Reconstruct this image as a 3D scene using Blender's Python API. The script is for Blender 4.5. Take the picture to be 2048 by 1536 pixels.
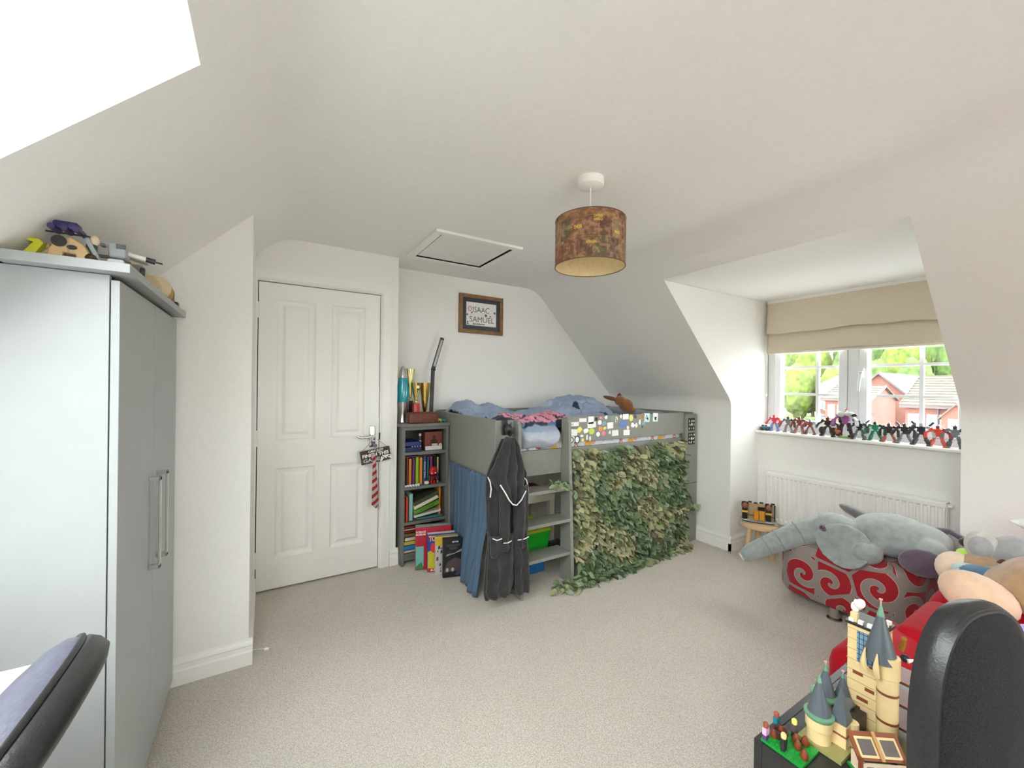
import bpy, bmesh, math, random
from mathutils import Vector, Matrix, noise
R = math.radians
PI = math.pi
for o in list(bpy.data.objects): bpy.data.objects.remove(o)
SC = bpy.context.scene
COL = SC.collection

# ------------------------------------------------------------------ camera, world, light, exposure
CAM_H, YAW, ROLL, FPX = 1.34, R(31.3), 0.012, 810.0
cd = bpy.data.cameras.new('camera'); cam = bpy.data.objects.new('camera', cd); COL.objects.link(cam)
cd.sensor_width = 36; cd.lens = FPX/2048*36; cd.shift_y = 3/2048; cd.clip_start = .03; cd.clip_end = 600
_f = Vector((math.sin(YAW), math.cos(YAW), 0)); _r = Vector((math.cos(YAW), -math.sin(YAW), 0)); _u = Vector((0, 0, 1))
_cr = _r*math.cos(ROLL)+_u*math.sin(ROLL); _cu = -_r*math.sin(ROLL)+_u*math.cos(ROLL)
_m = Matrix((( _cr.x, _cu.x, -_f.x, 0), (_cr.y, _cu.y, -_f.y, 0), (_cr.z, _cu.z, -_f.z, CAM_H), (0, 0, 0, 1)))
cam.matrix_world = _m
SC.camera = cam

w = bpy.data.worlds.new('overcast_sky'); SC.world = w; w.use_nodes = True
wn = w.node_tree.nodes['Background']
wn.inputs[0].default_value = (.945, .97, 1.0, 1); wn.inputs[1].default_value = 7.5
SC.view_settings.view_transform = 'Standard'; SC.view_settings.look = 'None'
SC.view_settings.exposure = 1.25; SC.view_settings.gamma = 1; SC.view_settings.use_curve_mapping = False
try: SC.cycles.max_bounces = 14; SC.cycles.diffuse_bounces = 8; SC.cycles.transparent_max_bounces = 12
except Exception: pass

def portal(name, loc, rot, sx, sy):
    l = bpy.data.lights.new(name, 'AREA'); l.shape = 'RECTANGLE'; l.size = sx; l.size_y = sy
    l.cycles.is_portal = True
    o = bpy.data.objects.new(name, l); COL.objects.link(o); o.location = loc; o.rotation_euler = rot
# daylight portals, one per window; gable and rear roof windows are added fill
portal('daylight_window_right', (3.93, 1.27, 1.48), (0, R(90), 0), 1.05, 1.24)
portal('added_daylight_gable', (1.8, -3.32, 1.325), (R(90), 0, 0), 1.4, 1.25)
portal('added_daylight_roof_rear', (-.732, -.68, 1.92), (0, R(-45.5), 0), 1.07, 1.14)
portal('daylight_roof_window', (-.732, .59, 1.92), (0, R(-45.5), 0), 1.07, 1.14)

# ------------------------------------------------------------------ materials
MATS = {}
def mat(name, col, rough=.6, metal=0., nscale=0, namt=.0, bump=0., bscale=None, spec=.5, sheen=0., col2=None, detail=3., coat=0., trans=0., sub=0.):
    if name in MATS: return MATS[name]
    m = bpy.data.materials.new(name); m.use_nodes = True
    nt = m.node_tree; b = nt.nodes['Principled BSDF']
    b.inputs['Base Color'].default_value = (*col, 1); b.inputs['Roughness'].default_value = rough
    b.inputs['Metallic'].default_value = metal; b.inputs['Specular IOR Level'].default_value = spec
    if sheen: b.inputs['Sheen Weight'].default_value = sheen; b.inputs['Sheen Roughness'].default_value = .5
    if coat: b.inputs['Coat Weight'].default_value = coat; b.inputs['Coat Roughness'].default_value = .08
    if trans: b.inputs['Transmission Weight'].default_value = trans
    if nscale or bump:
        tc = nt.nodes.new('ShaderNodeTexCoord')
    if nscale and (namt or col2):
        n = nt.nodes.new('ShaderNodeTexNoise'); n.inputs['Scale'].default_value = nscale; n.inputs['Detail'].default_value = detail
        nt.links.new(tc.outputs['Object'], n.inputs['Vector'])
        r = nt.nodes.new('ShaderNodeValToRGB'); r.color_ramp.elements[0].position = .35; r.color_ramp.elements[1].position = .65
        a = col2 if col2 else tuple(max(0, c*(1-namt)) for c in col)
        bb = col if col2 else tuple(min(1, c*(1+namt)) for c in col)
        r.color_ramp.elements[0].color = (*a, 1); r.color_ramp.elements[1].color = (*bb, 1)
        nt.links.new(n.outputs['Fac'], r.inputs['Fac']); nt.links.new(r.outputs['Color'], b.inputs['Base Color'])
    if bump:
        n2 = nt.nodes.new('ShaderNodeTexNoise'); n2.inputs['Scale'].default_value = bscale or nscale or 50; n2.inputs['Detail'].default_value = 4
        nt.links.new(tc.outputs['Object'], n2.inputs['Vector'])
        bp = nt.nodes.new('ShaderNodeBump'); bp.inputs['Strength'].default_value = bump; bp.inputs['Distance'].default_value = .01
        nt.links.new(n2.outputs['Fac'], bp.inputs['Height']); nt.links.new(bp.outputs['Normal'], b.inputs['Normal'])
    MATS[name] = m
    return m
def s2l(r, g, b):
    f = lambda c: (c/255/12.92) if c/255 <= .04045 else ((c/255+.055)/1.055)**2.4
    return (f(r), f(g), f(b))
def cmat(r, g, b, rough=.5, **k):          # plain coloured material keyed by its colour
    return mat('colour_%d_%d_%d_%d' % (r, g, b, int(rough*100)), s2l(r, g, b), rough, nscale=k.pop('nscale', 40), namt=k.pop('namt', .06), **k)

M_WALL = mat('matt_warm_white_paint', (.84, .828, .80), .85, nscale=60, namt=.012, bump=.03, bscale=260, spec=.25)
M_CEIL = mat('matt_white_ceiling_paint', (.84, .828, .80), .80, nscale=40, namt=.012, bump=.03, bscale=220, spec=.3)
M_TRIM = mat('white_gloss_trim', (.86, .85, .82), .38, nscale=12, namt=.01, spec=.4)
M_PVC = mat('white_upvc', (.80, .82, .84), .3, nscale=8, namt=.01)
M_GREYBED = mat('grey_painted_board', s2l(134, 135, 128), .55, nscale=25, namt=.025)
M_GREYCASE = mat('grey_painted_bookcase', s2l(110, 112, 106), .55, nscale=25, namt=.03)
M_WARD = mat('pale_grey_laminate', s2l(164, 167, 168), .5, nscale=14, namt=.012, spec=.45)
M_CHROME = mat('brushed_chrome', (.62, .62, .61), .22, metal=1, nscale=90, namt=.05)
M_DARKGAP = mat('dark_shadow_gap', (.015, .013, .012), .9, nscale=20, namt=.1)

def carpet():
    m = bpy.data.materials.new('beige_carpet_pile'); m.use_nodes = True; nt = m.node_tree; b = nt.nodes['Principled BSDF']
    tc = nt.nodes.new('ShaderNodeTexCoord')
    n = nt.nodes.new('ShaderNodeTexNoise'); n.inputs['Scale'].default_value = 190; n.inputs['Detail'].default_value = 4; n.inputs['Roughness'].default_value = .7
    r = nt.nodes.new('ShaderNodeValToRGB'); e = r.color_ramp.elements
    e[0].position = .36; e[0].color = (*s2l(208, 194, 176), 1); e[1].position = .62; e[1].color = (*s2l(252, 246, 236), 1)
    n2 = nt.nodes.new('ShaderNodeTexNoise'); n2.inputs['Scale'].default_value = 2.2; n2.inputs['Detail'].default_value = 3
    mx = nt.nodes.new('ShaderNodeMix'); mx.data_type = 'RGBA'; mx.blend_type = 'MULTIPLY'; mx.inputs[0].default_value = .15
    nt.links.new(tc.outputs['Object'], n.inputs['Vector']); nt.links.new(tc.outputs['Object'], n2.inputs['Vector'])
    nt.links.new(n.outputs['Fac'], r.inputs['Fac']); nt.links.new(r.outputs['Color'], mx.inputs[6]); nt.links.new(n2.outputs['Fac'], mx.inputs[7])
    nt.links.new(mx.outputs[2], b.inputs['Base Color'])
    bp = nt.nodes.new('ShaderNodeBump'); bp.inputs['Strength'].default_value = .8; bp.inputs['Distance'].default_value = .012
    nt.links.new(n.outputs['Fac'], bp.inputs['Height']); nt.links.new(bp.outputs['Normal'], b.inputs['Normal'])
    b.inputs['Roughness'].default_value = .95; b.inputs['Specular IOR Level'].default_value = .1
    b.inputs['Sheen Weight'].default_value = .2
    return m
M_CARPET = carpet()

def glassmat(name='clear_window_glass', tint=(.97, .99, .98), refl=.06):
    m = bpy.data.materials.new(name); m.use_nodes = True; nt = m.node_tree
    for n in list(nt.nodes):
        if n.type != 'OUTPUT_MATERIAL': nt.nodes.remove(n)
    out = [n for n in nt.nodes if n.type == 'OUTPUT_MATERIAL'][0]
    t = nt.nodes.new('ShaderNodeBsdfTransparent'); t.inputs[0].default_value = (*tint, 1)
    g = nt.nodes.new('ShaderNodeBsdfGlossy'); g.inputs['Roughness'].default_value = .02
    mx = nt.nodes.new('ShaderNodeMixShader'); mx.inputs[0].default_value = refl
    nt.links.new(t.outputs[0], mx.inputs[1]); nt.links.new(g.outputs[0], mx.inputs[2]); nt.links.new(mx.outputs[0], out.inputs[0])
    return m
M_GLASS = glassmat()

# ------------------------------------------------------------------ mesh helpers
INV = {}
class MB:
    """collects shapes (world coordinates) and links them as ONE mesh object"""
    def __init__(s): s.v = []; s.f = []; s.mi = []; s.cur = 0
    def add(s, vs, fs):
        n = len(s.v); s.v += [Vector(v) for v in vs]
        for f in fs: s.f.append(tuple(i+n for i in f)); s.mi.append(s.cur)
        return s
    def box(s, x0, x1, y0, y1, z0, z1):
        return s.add([(x0,y0,z0),(x1,y0,z0),(x1,y1,z0),(x0,y1,z0),(x0,y0,z1),(x1,y0,z1),(x1,y1,z1),(x0,y1,z1)],
              [(0,3,2,1),(4,5,6,7),(0,1,5,4),(1,2,6,5),(2,3,7,6),(3,0,4,7)])
    def obox(s, c, sx, sy, sz, rot=None):
        M = rot if rot is not None else Matrix.Identity(3)
        c = Vector(c); vs = []
        for z in (-1, 1):
            for x, y in ((-1,-1),(1,-1),(1,1),(-1,1)): vs.append(c + M @ Vector((x*sx/2, y*sy/2, z*sz/2)))
        return s.add(vs, [(0,3,2,1),(4,5,6,7),(0,1,5,4),(1,2,6,5),(2,3,7,6),(3,0,4,7)])
    def rbox(s, c, sx, sy, sz, r=.02, rot=None, n=3):
        """box with rounded edges (superellipsoid-free: 8 corner spheres joined)"""
        bm = bmesh.new(); bmesh.ops.create_cube(bm, size=1)
        for v in bm.verts: v.co = Vector((v.co.x*sx, v.co.y*sy, v.co.z*sz))
        bmesh.ops.bevel(bm, geom=bm.edges[:], offset=min(r, sx*.49, sy*.49, sz*.49), segments=n, profile=.5, affect='EDGES')
        s.bm(bm, c, rot); bm.free(); return s
    def bm(s, bm, c=(0,0,0), rot=None):
        M = rot if rot is not None else Matrix.Identity(3); c = Vector(c)
        bm.verts.index_update()
        return s.add([c + M @ v.co for v in bm.verts], [tuple(v.index for v in f.verts) for f in bm.faces])
    def ell(s, c, rx, ry, rz, rot=None, u=16, v=10):
        M = rot if rot is not None else Matrix.Identity(3); c = Vector(c)
        vs = [c + M @ Vector((0, 0, rz))]; fs = []
        for i in range(1, v):
            a = PI*i/v
            for j in range(u):
                b = 2*PI*j/u; vs.append(c + M @ Vector((rx*math.sin(a)*math.cos(b), ry*math.sin(a)*math.sin(b), rz*math.cos(a))))
        vs.append(c + M @ Vector((0, 0, -rz))); L = len(vs)-1
        for j in range(u):
            k = (j+1) % u
            fs.append((0, 1+j, 1+k))
            for i in range(v-2): fs.append((1+i*u+j, 1+(i+1)*u+j, 1+(i+1)*u+k, 1+i*u+k))
            fs.append((L, 1+(v-2)*u+k, 1+(v-2)*u+j))
        return s.add(vs, fs)
    def lathe(s, c, prof, n=24, rot=None, cap=True, sx=1., sy=1.):
        M = rot if rot is not None else Matrix.Identity(3); c = Vector(c); vs = []; fs = []
        for r, z in prof:
            for j in range(n): a = 2*PI*j/n; vs.append(c + M @ Vector((r*math.cos(a)*sx, r*math.sin(a)*sy, z)))
        for i in range(len(prof)-1):
            for j in range(n): k = (j+1) % n; fs.append((i*n+j, i*n+k, (i+1)*n+k, (i+1)*n+j))
        if cap:
            fs.append(tuple(range(n-1, -1, -1))); fs.append(tuple((len(prof)-1)*n+j for j in range(n)))
        return s.add(vs, fs)
    def cyl(s, p0, p1, r0, r1=None, n=12):
        p0 = Vector(p0); p1 = Vector(p1); r1 = r0 if r1 is None else r1
        d = (p1-p0); L = d.length
        q = d.to_track_quat('Z', 'Y').to_matrix()
        return s.lathe(p0, [(r0, 0), (r1, L)], n, q)
    def tube(s, pts, r, n=8, closed=False):
        pts = [Vector(p) for p in pts]; N = len(pts); vs = []; fs = []
        rr = r if isinstance(r, (list, tuple)) else [r]*N
        prev = None
        for i, p in enumerate(pts):
            a = pts[(i-1) % N] if (i > 0 or closed) else p; b = pts[(i+1) % N] if (i < N-1 or closed) else p
            t = (b-a).normalized()
            if prev is None: prev = t.orthogonal().normalized()
            x = (prev - t*prev.dot(t)); x = x.normalized() if x.length > 1e-6 else t.orthogonal().normalized(); prev = x; y = t.cross(x)
            for j in range(n): an = 2*PI*j/n; vs.append(p + x*rr[i]*math.cos(an) + y*rr[i]*math.sin(an))
        for i in range(N if closed else N-1):
            k = (i+1) % N
            for j in range(n): l = (j+1) % n; fs.append((i*n+j, i*n+l, k*n+l, k*n+j))
        if not closed: fs.append(tuple(range(n-1, -1, -1))); fs.append(tuple((N-1)*n+j for j in range(n)))
        return s.add(vs, fs)
    def prism(s, poly, a, b):
        """poly: list of 3D points (planar), extruded from offset vector a to offset vector b"""
        n = len(poly); a = Vector(a); b = Vector(b)
        vs = [Vector(p)+a for p in poly]+[Vector(p)+b for p in poly]
        fs = [tuple(range(n-1, -1, -1)), tuple(range(n, 2*n))]+[(i, (i+1) % n, n+(i+1) % n, n+i) for i in range(n)]
        return s.add(vs, fs)
    def grid(s, fn, nu, nv, thick=None):
        """fn(u,v)->point; optional thickness vector for a closed slab"""
        vs = [Vector(fn(i/nu, j/nv)) for j in range(nv+1) for i in range(nu+1)]; W = nu+1
        fs = [(j*W+i, j*W+i+1, (j+1)*W+i+1, (j+1)*W+i) for j in range(nv) for i in range(nu)]
        if thick is not None:
            t = Vector(thick); N = len(vs); vs += [v+t for v in vs]
            fs += [tuple(N+i for i in reversed(f)) for f in fs]
            ring = [i for i in range(W)]+[j*W+nu for j in range(1, nv+1)]+[nv*W+i for i in range(nu-1, -1, -1)]+[j*W for j in range(nv-1, 0, -1)]
            for a in range(len(ring)): b = ring[(a+1) % len(ring)]; fs.append((ring[a], N+ring[a], N+b, b))
        return s.add(vs, fs)
    def build(s, name, m, parent=None, smooth=None, bevel=0, subsurf=0, solid=0, remesh=0, origin=None, local=False, fixn=True):
        me = bpy.data.meshes.new(name)
        if parent is not None:
            base = Vector((0,0,0)); inv = Matrix.Identity(4) if local else INV[parent.name]
            vs = [inv @ v for v in s.v]
        else:
            if origin is None:
                xs = [v.x for v in s.v]; ys = [v.y for v in s.v]; zs = [v.z for v in s.v]
                origin = ((min(xs)+max(xs))/2, (min(ys)+max(ys))/2, min(zs))
            base = Vector(origin); vs = [v-base for v in s.v]
        me.from_pydata([tuple(v) for v in vs], [], s.f)
        ms = m if isinstance(m, (list, tuple)) else [m]
        for x in ms: me.materials.append(x)
        if len(ms) > 1: me.polygons.foreach_set('material_index', s.mi)
        if fixn:
            b = bmesh.new(); b.from_mesh(me); bmesh.ops.recalc_face_normals(b, faces=b.faces[:]); b.to_mesh(me); b.free()
        if smooth is not None:
            me.polygons.foreach_set('use_smooth', [True]*len(me.polygons))
            if smooth < 180: me.set_sharp_from_angle(angle=R(smooth))
        me.update()
        o = bpy.data.objects.new(name, me); COL.objects.link(o)
        if parent is not None: o.parent = parent
        else: o.location = base
        INV[o.name] = (Matrix.Translation(-base) @ Matrix.Identity(4)) if parent is None else INV[parent.name]
        if bevel:
            md = o.modifiers.new('bevel', 'BEVEL'); md.width = bevel; md.segments = 2; md.limit_method = 'ANGLE'; md.angle_limit = R(40)
        if remesh:
            md = o.modifiers.new('remesh', 'REMESH'); md.mode = 'VOXEL'; md.voxel_size = remesh; md.use_smooth_shade = True
            md = o.modifiers.new('smooth', 'SMOOTH'); md.iterations = 6; md.factor = .5
        if subsurf:
            md = o.modifiers.new('subsurf', 'SUBSURF'); md.levels = subsurf; md.render_levels = subsurf
        if solid:
            md = o.modifiers.new('solid', 'SOLIDIFY'); md.thickness = solid; md.offset = 0
        return o
def thing(name, label, cat, loc=(0,0,0), rotz=0, group=None, kind=None):
    o = bpy.data.objects.new(name, None); COL.objects.link(o); o.location = loc; o.rotation_euler = (0, 0, rotz); o.empty_display_size = .05
    INV[o.name] = (Matrix.Translation(loc) @ Matrix.Rotation(rotz, 4, 'Z')).inverted()
    return tag(o, label, cat, group, kind)
def tag(o, label=None, cat=None, group=None, kind=None):
    if label: o['label'] = label
    if cat: o['category'] = cat
    if group: o['group'] = group
    if kind: o['kind'] = kind
    return o
def struct(o): o['kind'] = 'structure'; return o
def lab(o, t): o['label'] = t; return o
def rz(a): return Matrix.Rotation(a, 3, 'Z')
def rx(a): return Matrix.Rotation(a, 3, 'X')
def ry(a): return Matrix.Rotation(a, 3, 'Y')
def euler(x, y, z): return rz(z) @ ry(y) @ rx(x)
def textmesh(txt, size, align='CENTER', extrude=0.0, bold=0.0, shear=0.):
    """flat text as (verts, faces) in the XY plane, centred on x, baseline centred on y"""
    cu = bpy.data.curves.new('t', 'FONT'); cu.body = txt; cu.size = size; cu.align_x = align; cu.align_y = 'CENTER'; cu.extrude = extrude; cu.offset = bold; cu.resolution_u = 2; cu.shear = shear
    ob = bpy.data.objects.new('t', cu); COL.objects.link(ob)
    me = bpy.data.meshes.new_from_object(ob)
    vs = [v.co.copy() for v in me.vertices]; fs = [tuple(p.vertices) for p in me.polygons]
    bpy.data.objects.remove(ob); bpy.data.curves.remove(cu); bpy.data.meshes.remove(me)
    return vs, fs
def text(mb, txt, size, c, ux, uy, bold=0., fit=None, curve=None):
    vs, fs = textmesh(txt, size, bold=bold)
    ux = Vector(ux).normalized(); uy = Vector(uy).normalized(); c = Vector(c)
    k = 1.
    if fit and vs:
        wd = max(v.x for v in vs)-min(v.x for v in vs); k = fit/wd
    if curve: mb.add([curve(v.x*k, v.y) for v in vs], fs)
    else: mb.add([c+ux*v.x*k+uy*v.y for v in vs], fs)
    return mb
def fillet(p0, p1, p2, r, n=6):
    """arc points rounding the corner p1 of a 2D polyline"""
    a = (Vector(p0)-Vector(p1)).normalized(); b = (Vector(p2)-Vector(p1)).normalized()
    ang = a.angle(b); d = r/math.tan(ang/2)
    s = Vector(p1)+a*d; e = Vector(p1)+b*d; out = []
    for i in range(n+1):
        t = i/n; out.append(tuple(s*(1-t)**2+Vector(p1)*2*t*(1-t)+e*t*t))
    return out
# ------------------------------------------------------------------ room shell
ZC = 2.28                      # flat ceiling
KX, KZ = 3.28, 1.235           # right knee wall
LX, LZ = -.95, 1.235           # left knee wall
YB, YF = 3.28, -3.2           # gable wall, wall behind the camera
def zl(x): return 2.2+1.016*x  # left slope
def zr(x): return 1.235+(KX-x)*1.0198
XL = .0787; XR = KX-(ZC-KZ)/1.0198
prof_l = [(LX, 0), (LX, LZ-.05)]+fillet((LX, 0), (LX, LZ), (XL, ZC), .09)
ARC_L = fillet((LX, LZ), (XL, ZC), (1, ZC), .26)
ARC_R = fillet((1, ZC), (XR, ZC), (KX, KZ), .30)
prof_r = fillet((XR, ZC), (KX, KZ), (KX, 0), .16)+[(KX, 0)]
# right dormer opening
DY0, DY1, DZ = .62, 1.915, 2.11
# left roof window opening
EY0, EY1, EZ, ELZ = .02, 1.163, 2.063, 1.30
ROOFW = ((EY0, EY1), (-1.25, -.11))   # the second, unseen behind the camera, is added for more daylight
def strips(name, pts, ranges, m):
    mb = MB()
    for i in range(len(pts)-1):
        for (a, b, zlo) in ranges:
            p, q = pts[i], pts[i+1]
            if zlo is not None:
                if max(p[1], q[1]) <= zlo: continue
                if min(p[1], q[1]) < zlo:
                    t = (zlo-p[1])/(q[1]-p[1]); c = (p[0]+(q[0]-p[0])*t, zlo)
                    if p[1] < zlo: p = c
                    else: q = c
            mb.add([(p[0], a, p[1]), (q[0], a, q[1]), (q[0], b, q[1]), (p[0], b, p[1])], [(0, 1, 2, 3)])
    o = struct(mb.build(name, m, smooth=35, fixn=False)); b = bmesh.new(); b.from_mesh(o.data); bmesh.ops.remove_doubles(b, verts=b.verts[:], dist=1e-5); b.to_mesh(o.data); b.free()
    return o
floor_mb = MB().box(-1.7, 4.1, YF-.1, YB+.1, -.12, 0)
struct(floor_mb.build('floor', M_CARPET))
# walls and slopes (slopes end where the dormers cut through)
sl_l = [(LX, 0)]+fillet((LX, 0), (LX, LZ), (XL, ZC), .09)+[ARC_L[0]]
strips('wall_left', sl_l, [(YF, -1.25, None), (-1.25, -.11, EZ), (-.11, EY0, None), (EY0, EY1, EZ), (EY1, YB, None)], M_WALL)
strips('wall_left_knee', [p for p in sl_l if p[1] < ELZ-.01]+[((ELZ-2.2)/1.016, ELZ)], [(a, b, None) for a, b in ROOFW], M_WALL)
strips('ceiling', ARC_L+ARC_R, [(YF, YB, None)], M_CEIL)
sl_r = [ARC_R[-1]]+fillet((XR, ZC), (KX, KZ), (KX, 0), .16)+[(KX, 0)]
strips('wall_right', sl_r, [(YF, DY0, None), (DY0, DY1, DZ), (DY1, YB, None)], M_WALL)
PROFILE = [(LX, 0)]+fillet((LX, 0), (LX, LZ), (XL, ZC), .09)+ARC_L+ARC_R+fillet((XR, ZC), (KX, KZ), (KX, 0), .16)+[(KX, 0)]
def gable(name, y, x0, x1, grow=0):
    top = [(x, z) for x, z in PROFILE if x0+1e-4 < x < x1-1e-4]
    def zt(x):
        for (a, za), (b, zb) in zip(PROFILE, PROFILE[1:]):
            if a <= x <= b and b > a: return za+(zb-za)*(x-a)/(b-a)
        return LZ
    if grow: return [(x0-grow, y, 0), (x0-grow, y, LZ+grow), (XL-.05, y, ZC+grow), (XR+.05, y, ZC+grow), (x1+grow, y, KZ+grow), (x1+grow, y, 0)]
    poly = [(x0, y, 0), (x0, y, zt(x0)+.03)]+[(x, y, z+.03) for x, z in top]+[(x1, y, zt(x1)+.03), (x1, y, 0)]
    return poly
struct(MB().prism(gable('b', YB, LX, KX, grow=.05), (0, 0, 0), (0, .1, 0)).build('wall_back', M_WALL))
FW = (1.1, 2.5, .70, 1.95)      # opening of an unseen gable window, added to brighten the room
pf = gable('f', YF, LX, KX, grow=.05); mb = MB()
a, b, c, d = FW
for poly in ([pf[0], pf[1], (XL-.05, YF, ZC+.05), (a, YF, ZC+.05), (a, YF, 0)], [(b, YF, 0), (b, YF, ZC+.05), pf[3], pf[4], pf[5]], [(a, YF, 0), (a, YF, c), (b, YF, c), (b, YF, 0)], [(a, YF, d), (a, YF, ZC+.05), (b, YF, ZC+.05), (b, YF, d)]):
    mb.prism(poly, (0, 0, 0), (0, -.1, 0))
struct(mb.build('wall_front', M_WALL))
root = struct(MB().box(a, b, YF-.09, YF-.03, c, c+.06).box(a, b, YF-.09, YF-.03, d-.06, d).box(a, a+.06, YF-.09, YF-.03, c+.06, d-.06).box(b-.06, b, YF-.09, YF-.03, c+.06, d-.06).box((a+b)/2-.04, (a+b)/2+.04, YF-.09, YF-.03, c+.06, d-.06).build('window_4', M_PVC))  # added gable window, out of view, throws daylight onto the back wall
for q in ((a+.06, (a+b)/2-.04), ((a+b)/2+.04, b-.06)): MB().box(q[0], q[1], YF-.064, YF-.056, c+.06, d-.06).build('pane', M_GLASS, root)
# door wall standing proud of the gable, with the door opening
DX0, DX1, DH, YD = -.048, .712, 1.988, 3.02
BXR = .838
poly = gable('d', YD, -.06, BXR)
mb = MB()
mb.prism([(-.06, YD, 0), (-.06, YD, DH), (DX0, YD, DH), (DX0, YD, 0)], (0,0,0), (0,.2,0))
mb.prism([(DX1, YD, 0), (DX1, YD, DH), (BXR, YD, DH), (BXR, YD, 0)], (0,0,0), (0,.255,0))
top = [p for p in poly if p[2] > DH]
mb.prism([(-.06, YD, DH)]+top+[(BXR, YD, DH)], (0,0,0), (0,.255,0))
struct(mb.build('wall_door', M_WALL))
# closet wall (faces the camera) with its return beside the door
CY = 2.295
mb = MB(); mb.prism(gable('c', CY, LX+.002, -.058), (0,0,0), (0,.08,0))
mb.box(-.14, -.0581, CY+.08, YD, 0, zl(-.10))
struct(mb.build('wall_closet', M_WALL))

# right dormer
WX, GX = 3.705, 3.85           # wall under the sill, window plane
mb = MB()
def cheek(y, t, xs, head, xend):
    out = [(xs[0], y, head)]+[(x, y, z) for x, z in xs[1:]]
    return out
edge_r = [(KX-(DZ-KZ)/1.0198, DZ)]+[p for p in fillet((XR, ZC), (KX, KZ), (KX, 0), .16)]+[(KX, 0)]
mb.prism([(x+.004, DY1, z-.004) for x, z in edge_r]+[(4.0, DY1, 0), (4.0, DY1, DZ)], (0,0,0), (0,.06,0))
struct(mb.build('wall_dormer_far_cheek', M_WALL))
mb = MB(); mb.prism([(x+.004, DY0, z-.004) for x, z in edge_r]+[(4.0, DY0, 0), (4.0, DY0, DZ)], (0,0,0), (0,-.06,0))
struct(mb.build('wall_dormer_near_cheek', M_WALL))
struct(MB().box(KX-(DZ-KZ)/1.0198, 4.0, DY0-.06, DY1+.06, DZ, DZ+.05).build('ceiling_dormer', M_CEIL))
mb = MB(); mb.box(WX, WX+.12, DY0, DY1, 0, .955); mb.box(GX+.09, GX+.15, DY0, DY1, 0, .97); mb.box(GX, GX+.15, DY0, DY1, 1.90, DZ)
struct(mb.build('wall_window', M_WALL))
# roof window in the left slope (daylight from beside the camera)
NL = Vector((-.7128, 0, .7014)); RD_ = .30
PA = Vector(((EZ-2.2)/1.016, 0, EZ)); PB = Vector(((ELZ-2.2)/1.016, 0, ELZ))
def at_y(p, y): return Vector((p.x, y, p.z))
mb = MB()
for ea, eb in ROOFW:
    mb.prism([at_y(q, eb) for q in (PA, PB, PB+NL*RD_, PA+NL*RD_)], (0,0,0), (0,.05,0)); mb.prism([at_y(q, ea) for q in (PA, PB, PB+NL*RD_, PA+NL*RD_)], (0,0,0), (0,-.05,0))
    UP = (PA-PB).normalized()*.05
    mb.prism([at_y(q, ea-.05) for q in (PA, PA+NL*RD_, PA+NL*RD_+UP, PA+UP)], (0,0,0), (0, eb-ea+.1, 0)); mb.prism([at_y(q, ea-.05) for q in (PB, PB+NL*RD_, PB+NL*RD_-UP, PB-UP)], (0,0,0), (0, eb-ea+.1, 0))
struct(mb.build('wall_roof_window_reveal', M_WALL))

# windows ---------------------------------------------------------------
def window(n, xg, y0, y1, z0, z1, sx, mull, bars_l, bars_r, zb):
    """xg: plane facing the room; sx=+1 the room is at smaller x"""
    d = .07*sx
    root = bpy.data.objects.new('window_%d' % n, None); COL.objects.link(root); root.location = (xg, (y0+y1)/2, z0)
    INV[root.name] = Matrix.Translation((-xg, -(y0+y1)/2, -z0)); root['kind'] = 'structure'
    lo, hi = (xg, xg+d) if d > 0 else (xg+d, xg)
    mb = MB(); t = .055
    mb.box(lo, hi, y0, y1, z0, z0+t); mb.box(lo, hi, y0, y1, z1-t, z1); mb.box(lo, hi, y0, y0+t, z0+t, z1-t); mb.box(lo, hi, y1-t, y1, z0+t, z1-t)
    mb.box(lo, hi, mull-.035, mull+.035, z0+t, z1-t)
    mb.build('frame', M_PVC, root, bevel=.004)
    for (a, b, bars) in ((y0+t, mull-.035, bars_r), (mull+.035, y1-t, bars_l)):
        mb = MB(); k = .055; so = -.014*sx
        l2, h2 = min(lo, lo+so), hi-.012
        if sx < 0: l2, h2 = lo+.012, hi-so
        mb.box(l2, h2, a+.003, b-.003, z0+t+.003, z0+t+k); mb.box(l2, h2, a+.003, b-.003, z1-t-k, z1-t-.003)
        mb.box(l2, h2, a+.003, a+k, z0+t+k, z1-t-k); mb.box(l2, h2, b-k, b-.003, z0+t+k, z1-t-k)
        sash = mb.build('sash', M_PVC, root, bevel=.006)
        xc = (lo+hi)/2
        mb = MB(); mb.box(xc-.004, xc+.004, a+k-.005, b-k+.005, z0+t+k-.005, z1-t-k+.005); mb.build('pane', M_GLASS, sash)
        for yb in bars: MB().box(xc-.012, xc+.012, yb-.011, yb+.011, z0+t+k-.004, z1-t-k+.004).build('glazing_bar', M_PVC, sash)
        for z in zb: MB().box(xc-.011, xc+.011, a+k-.004, b-k+.004, z-.010, z+.010).build('glazing_bar', M_PVC, sash)
    return root
wr = window(1, GX, DY0+.01, DY1-.004, .965, 1.90, 1, 1.295, [1.54], [.922], [1.295, 1.522])
mb = MB(); mb.box(GX-.034, GX-.014, 1.222, 1.248, 1.43, 1.50); mb.rbox((GX-.046, 1.235, 1.465), .022, .03, .03, .008); 
mb.tube([(GX-.05, 1.235, 1.46), (GX-.06, 1.238, 1.40), (GX-.055, 1.245, 1.33)], [.012, .009, .007])
mb.build('window_handle', M_PVC, wr, smooth=50)
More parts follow.
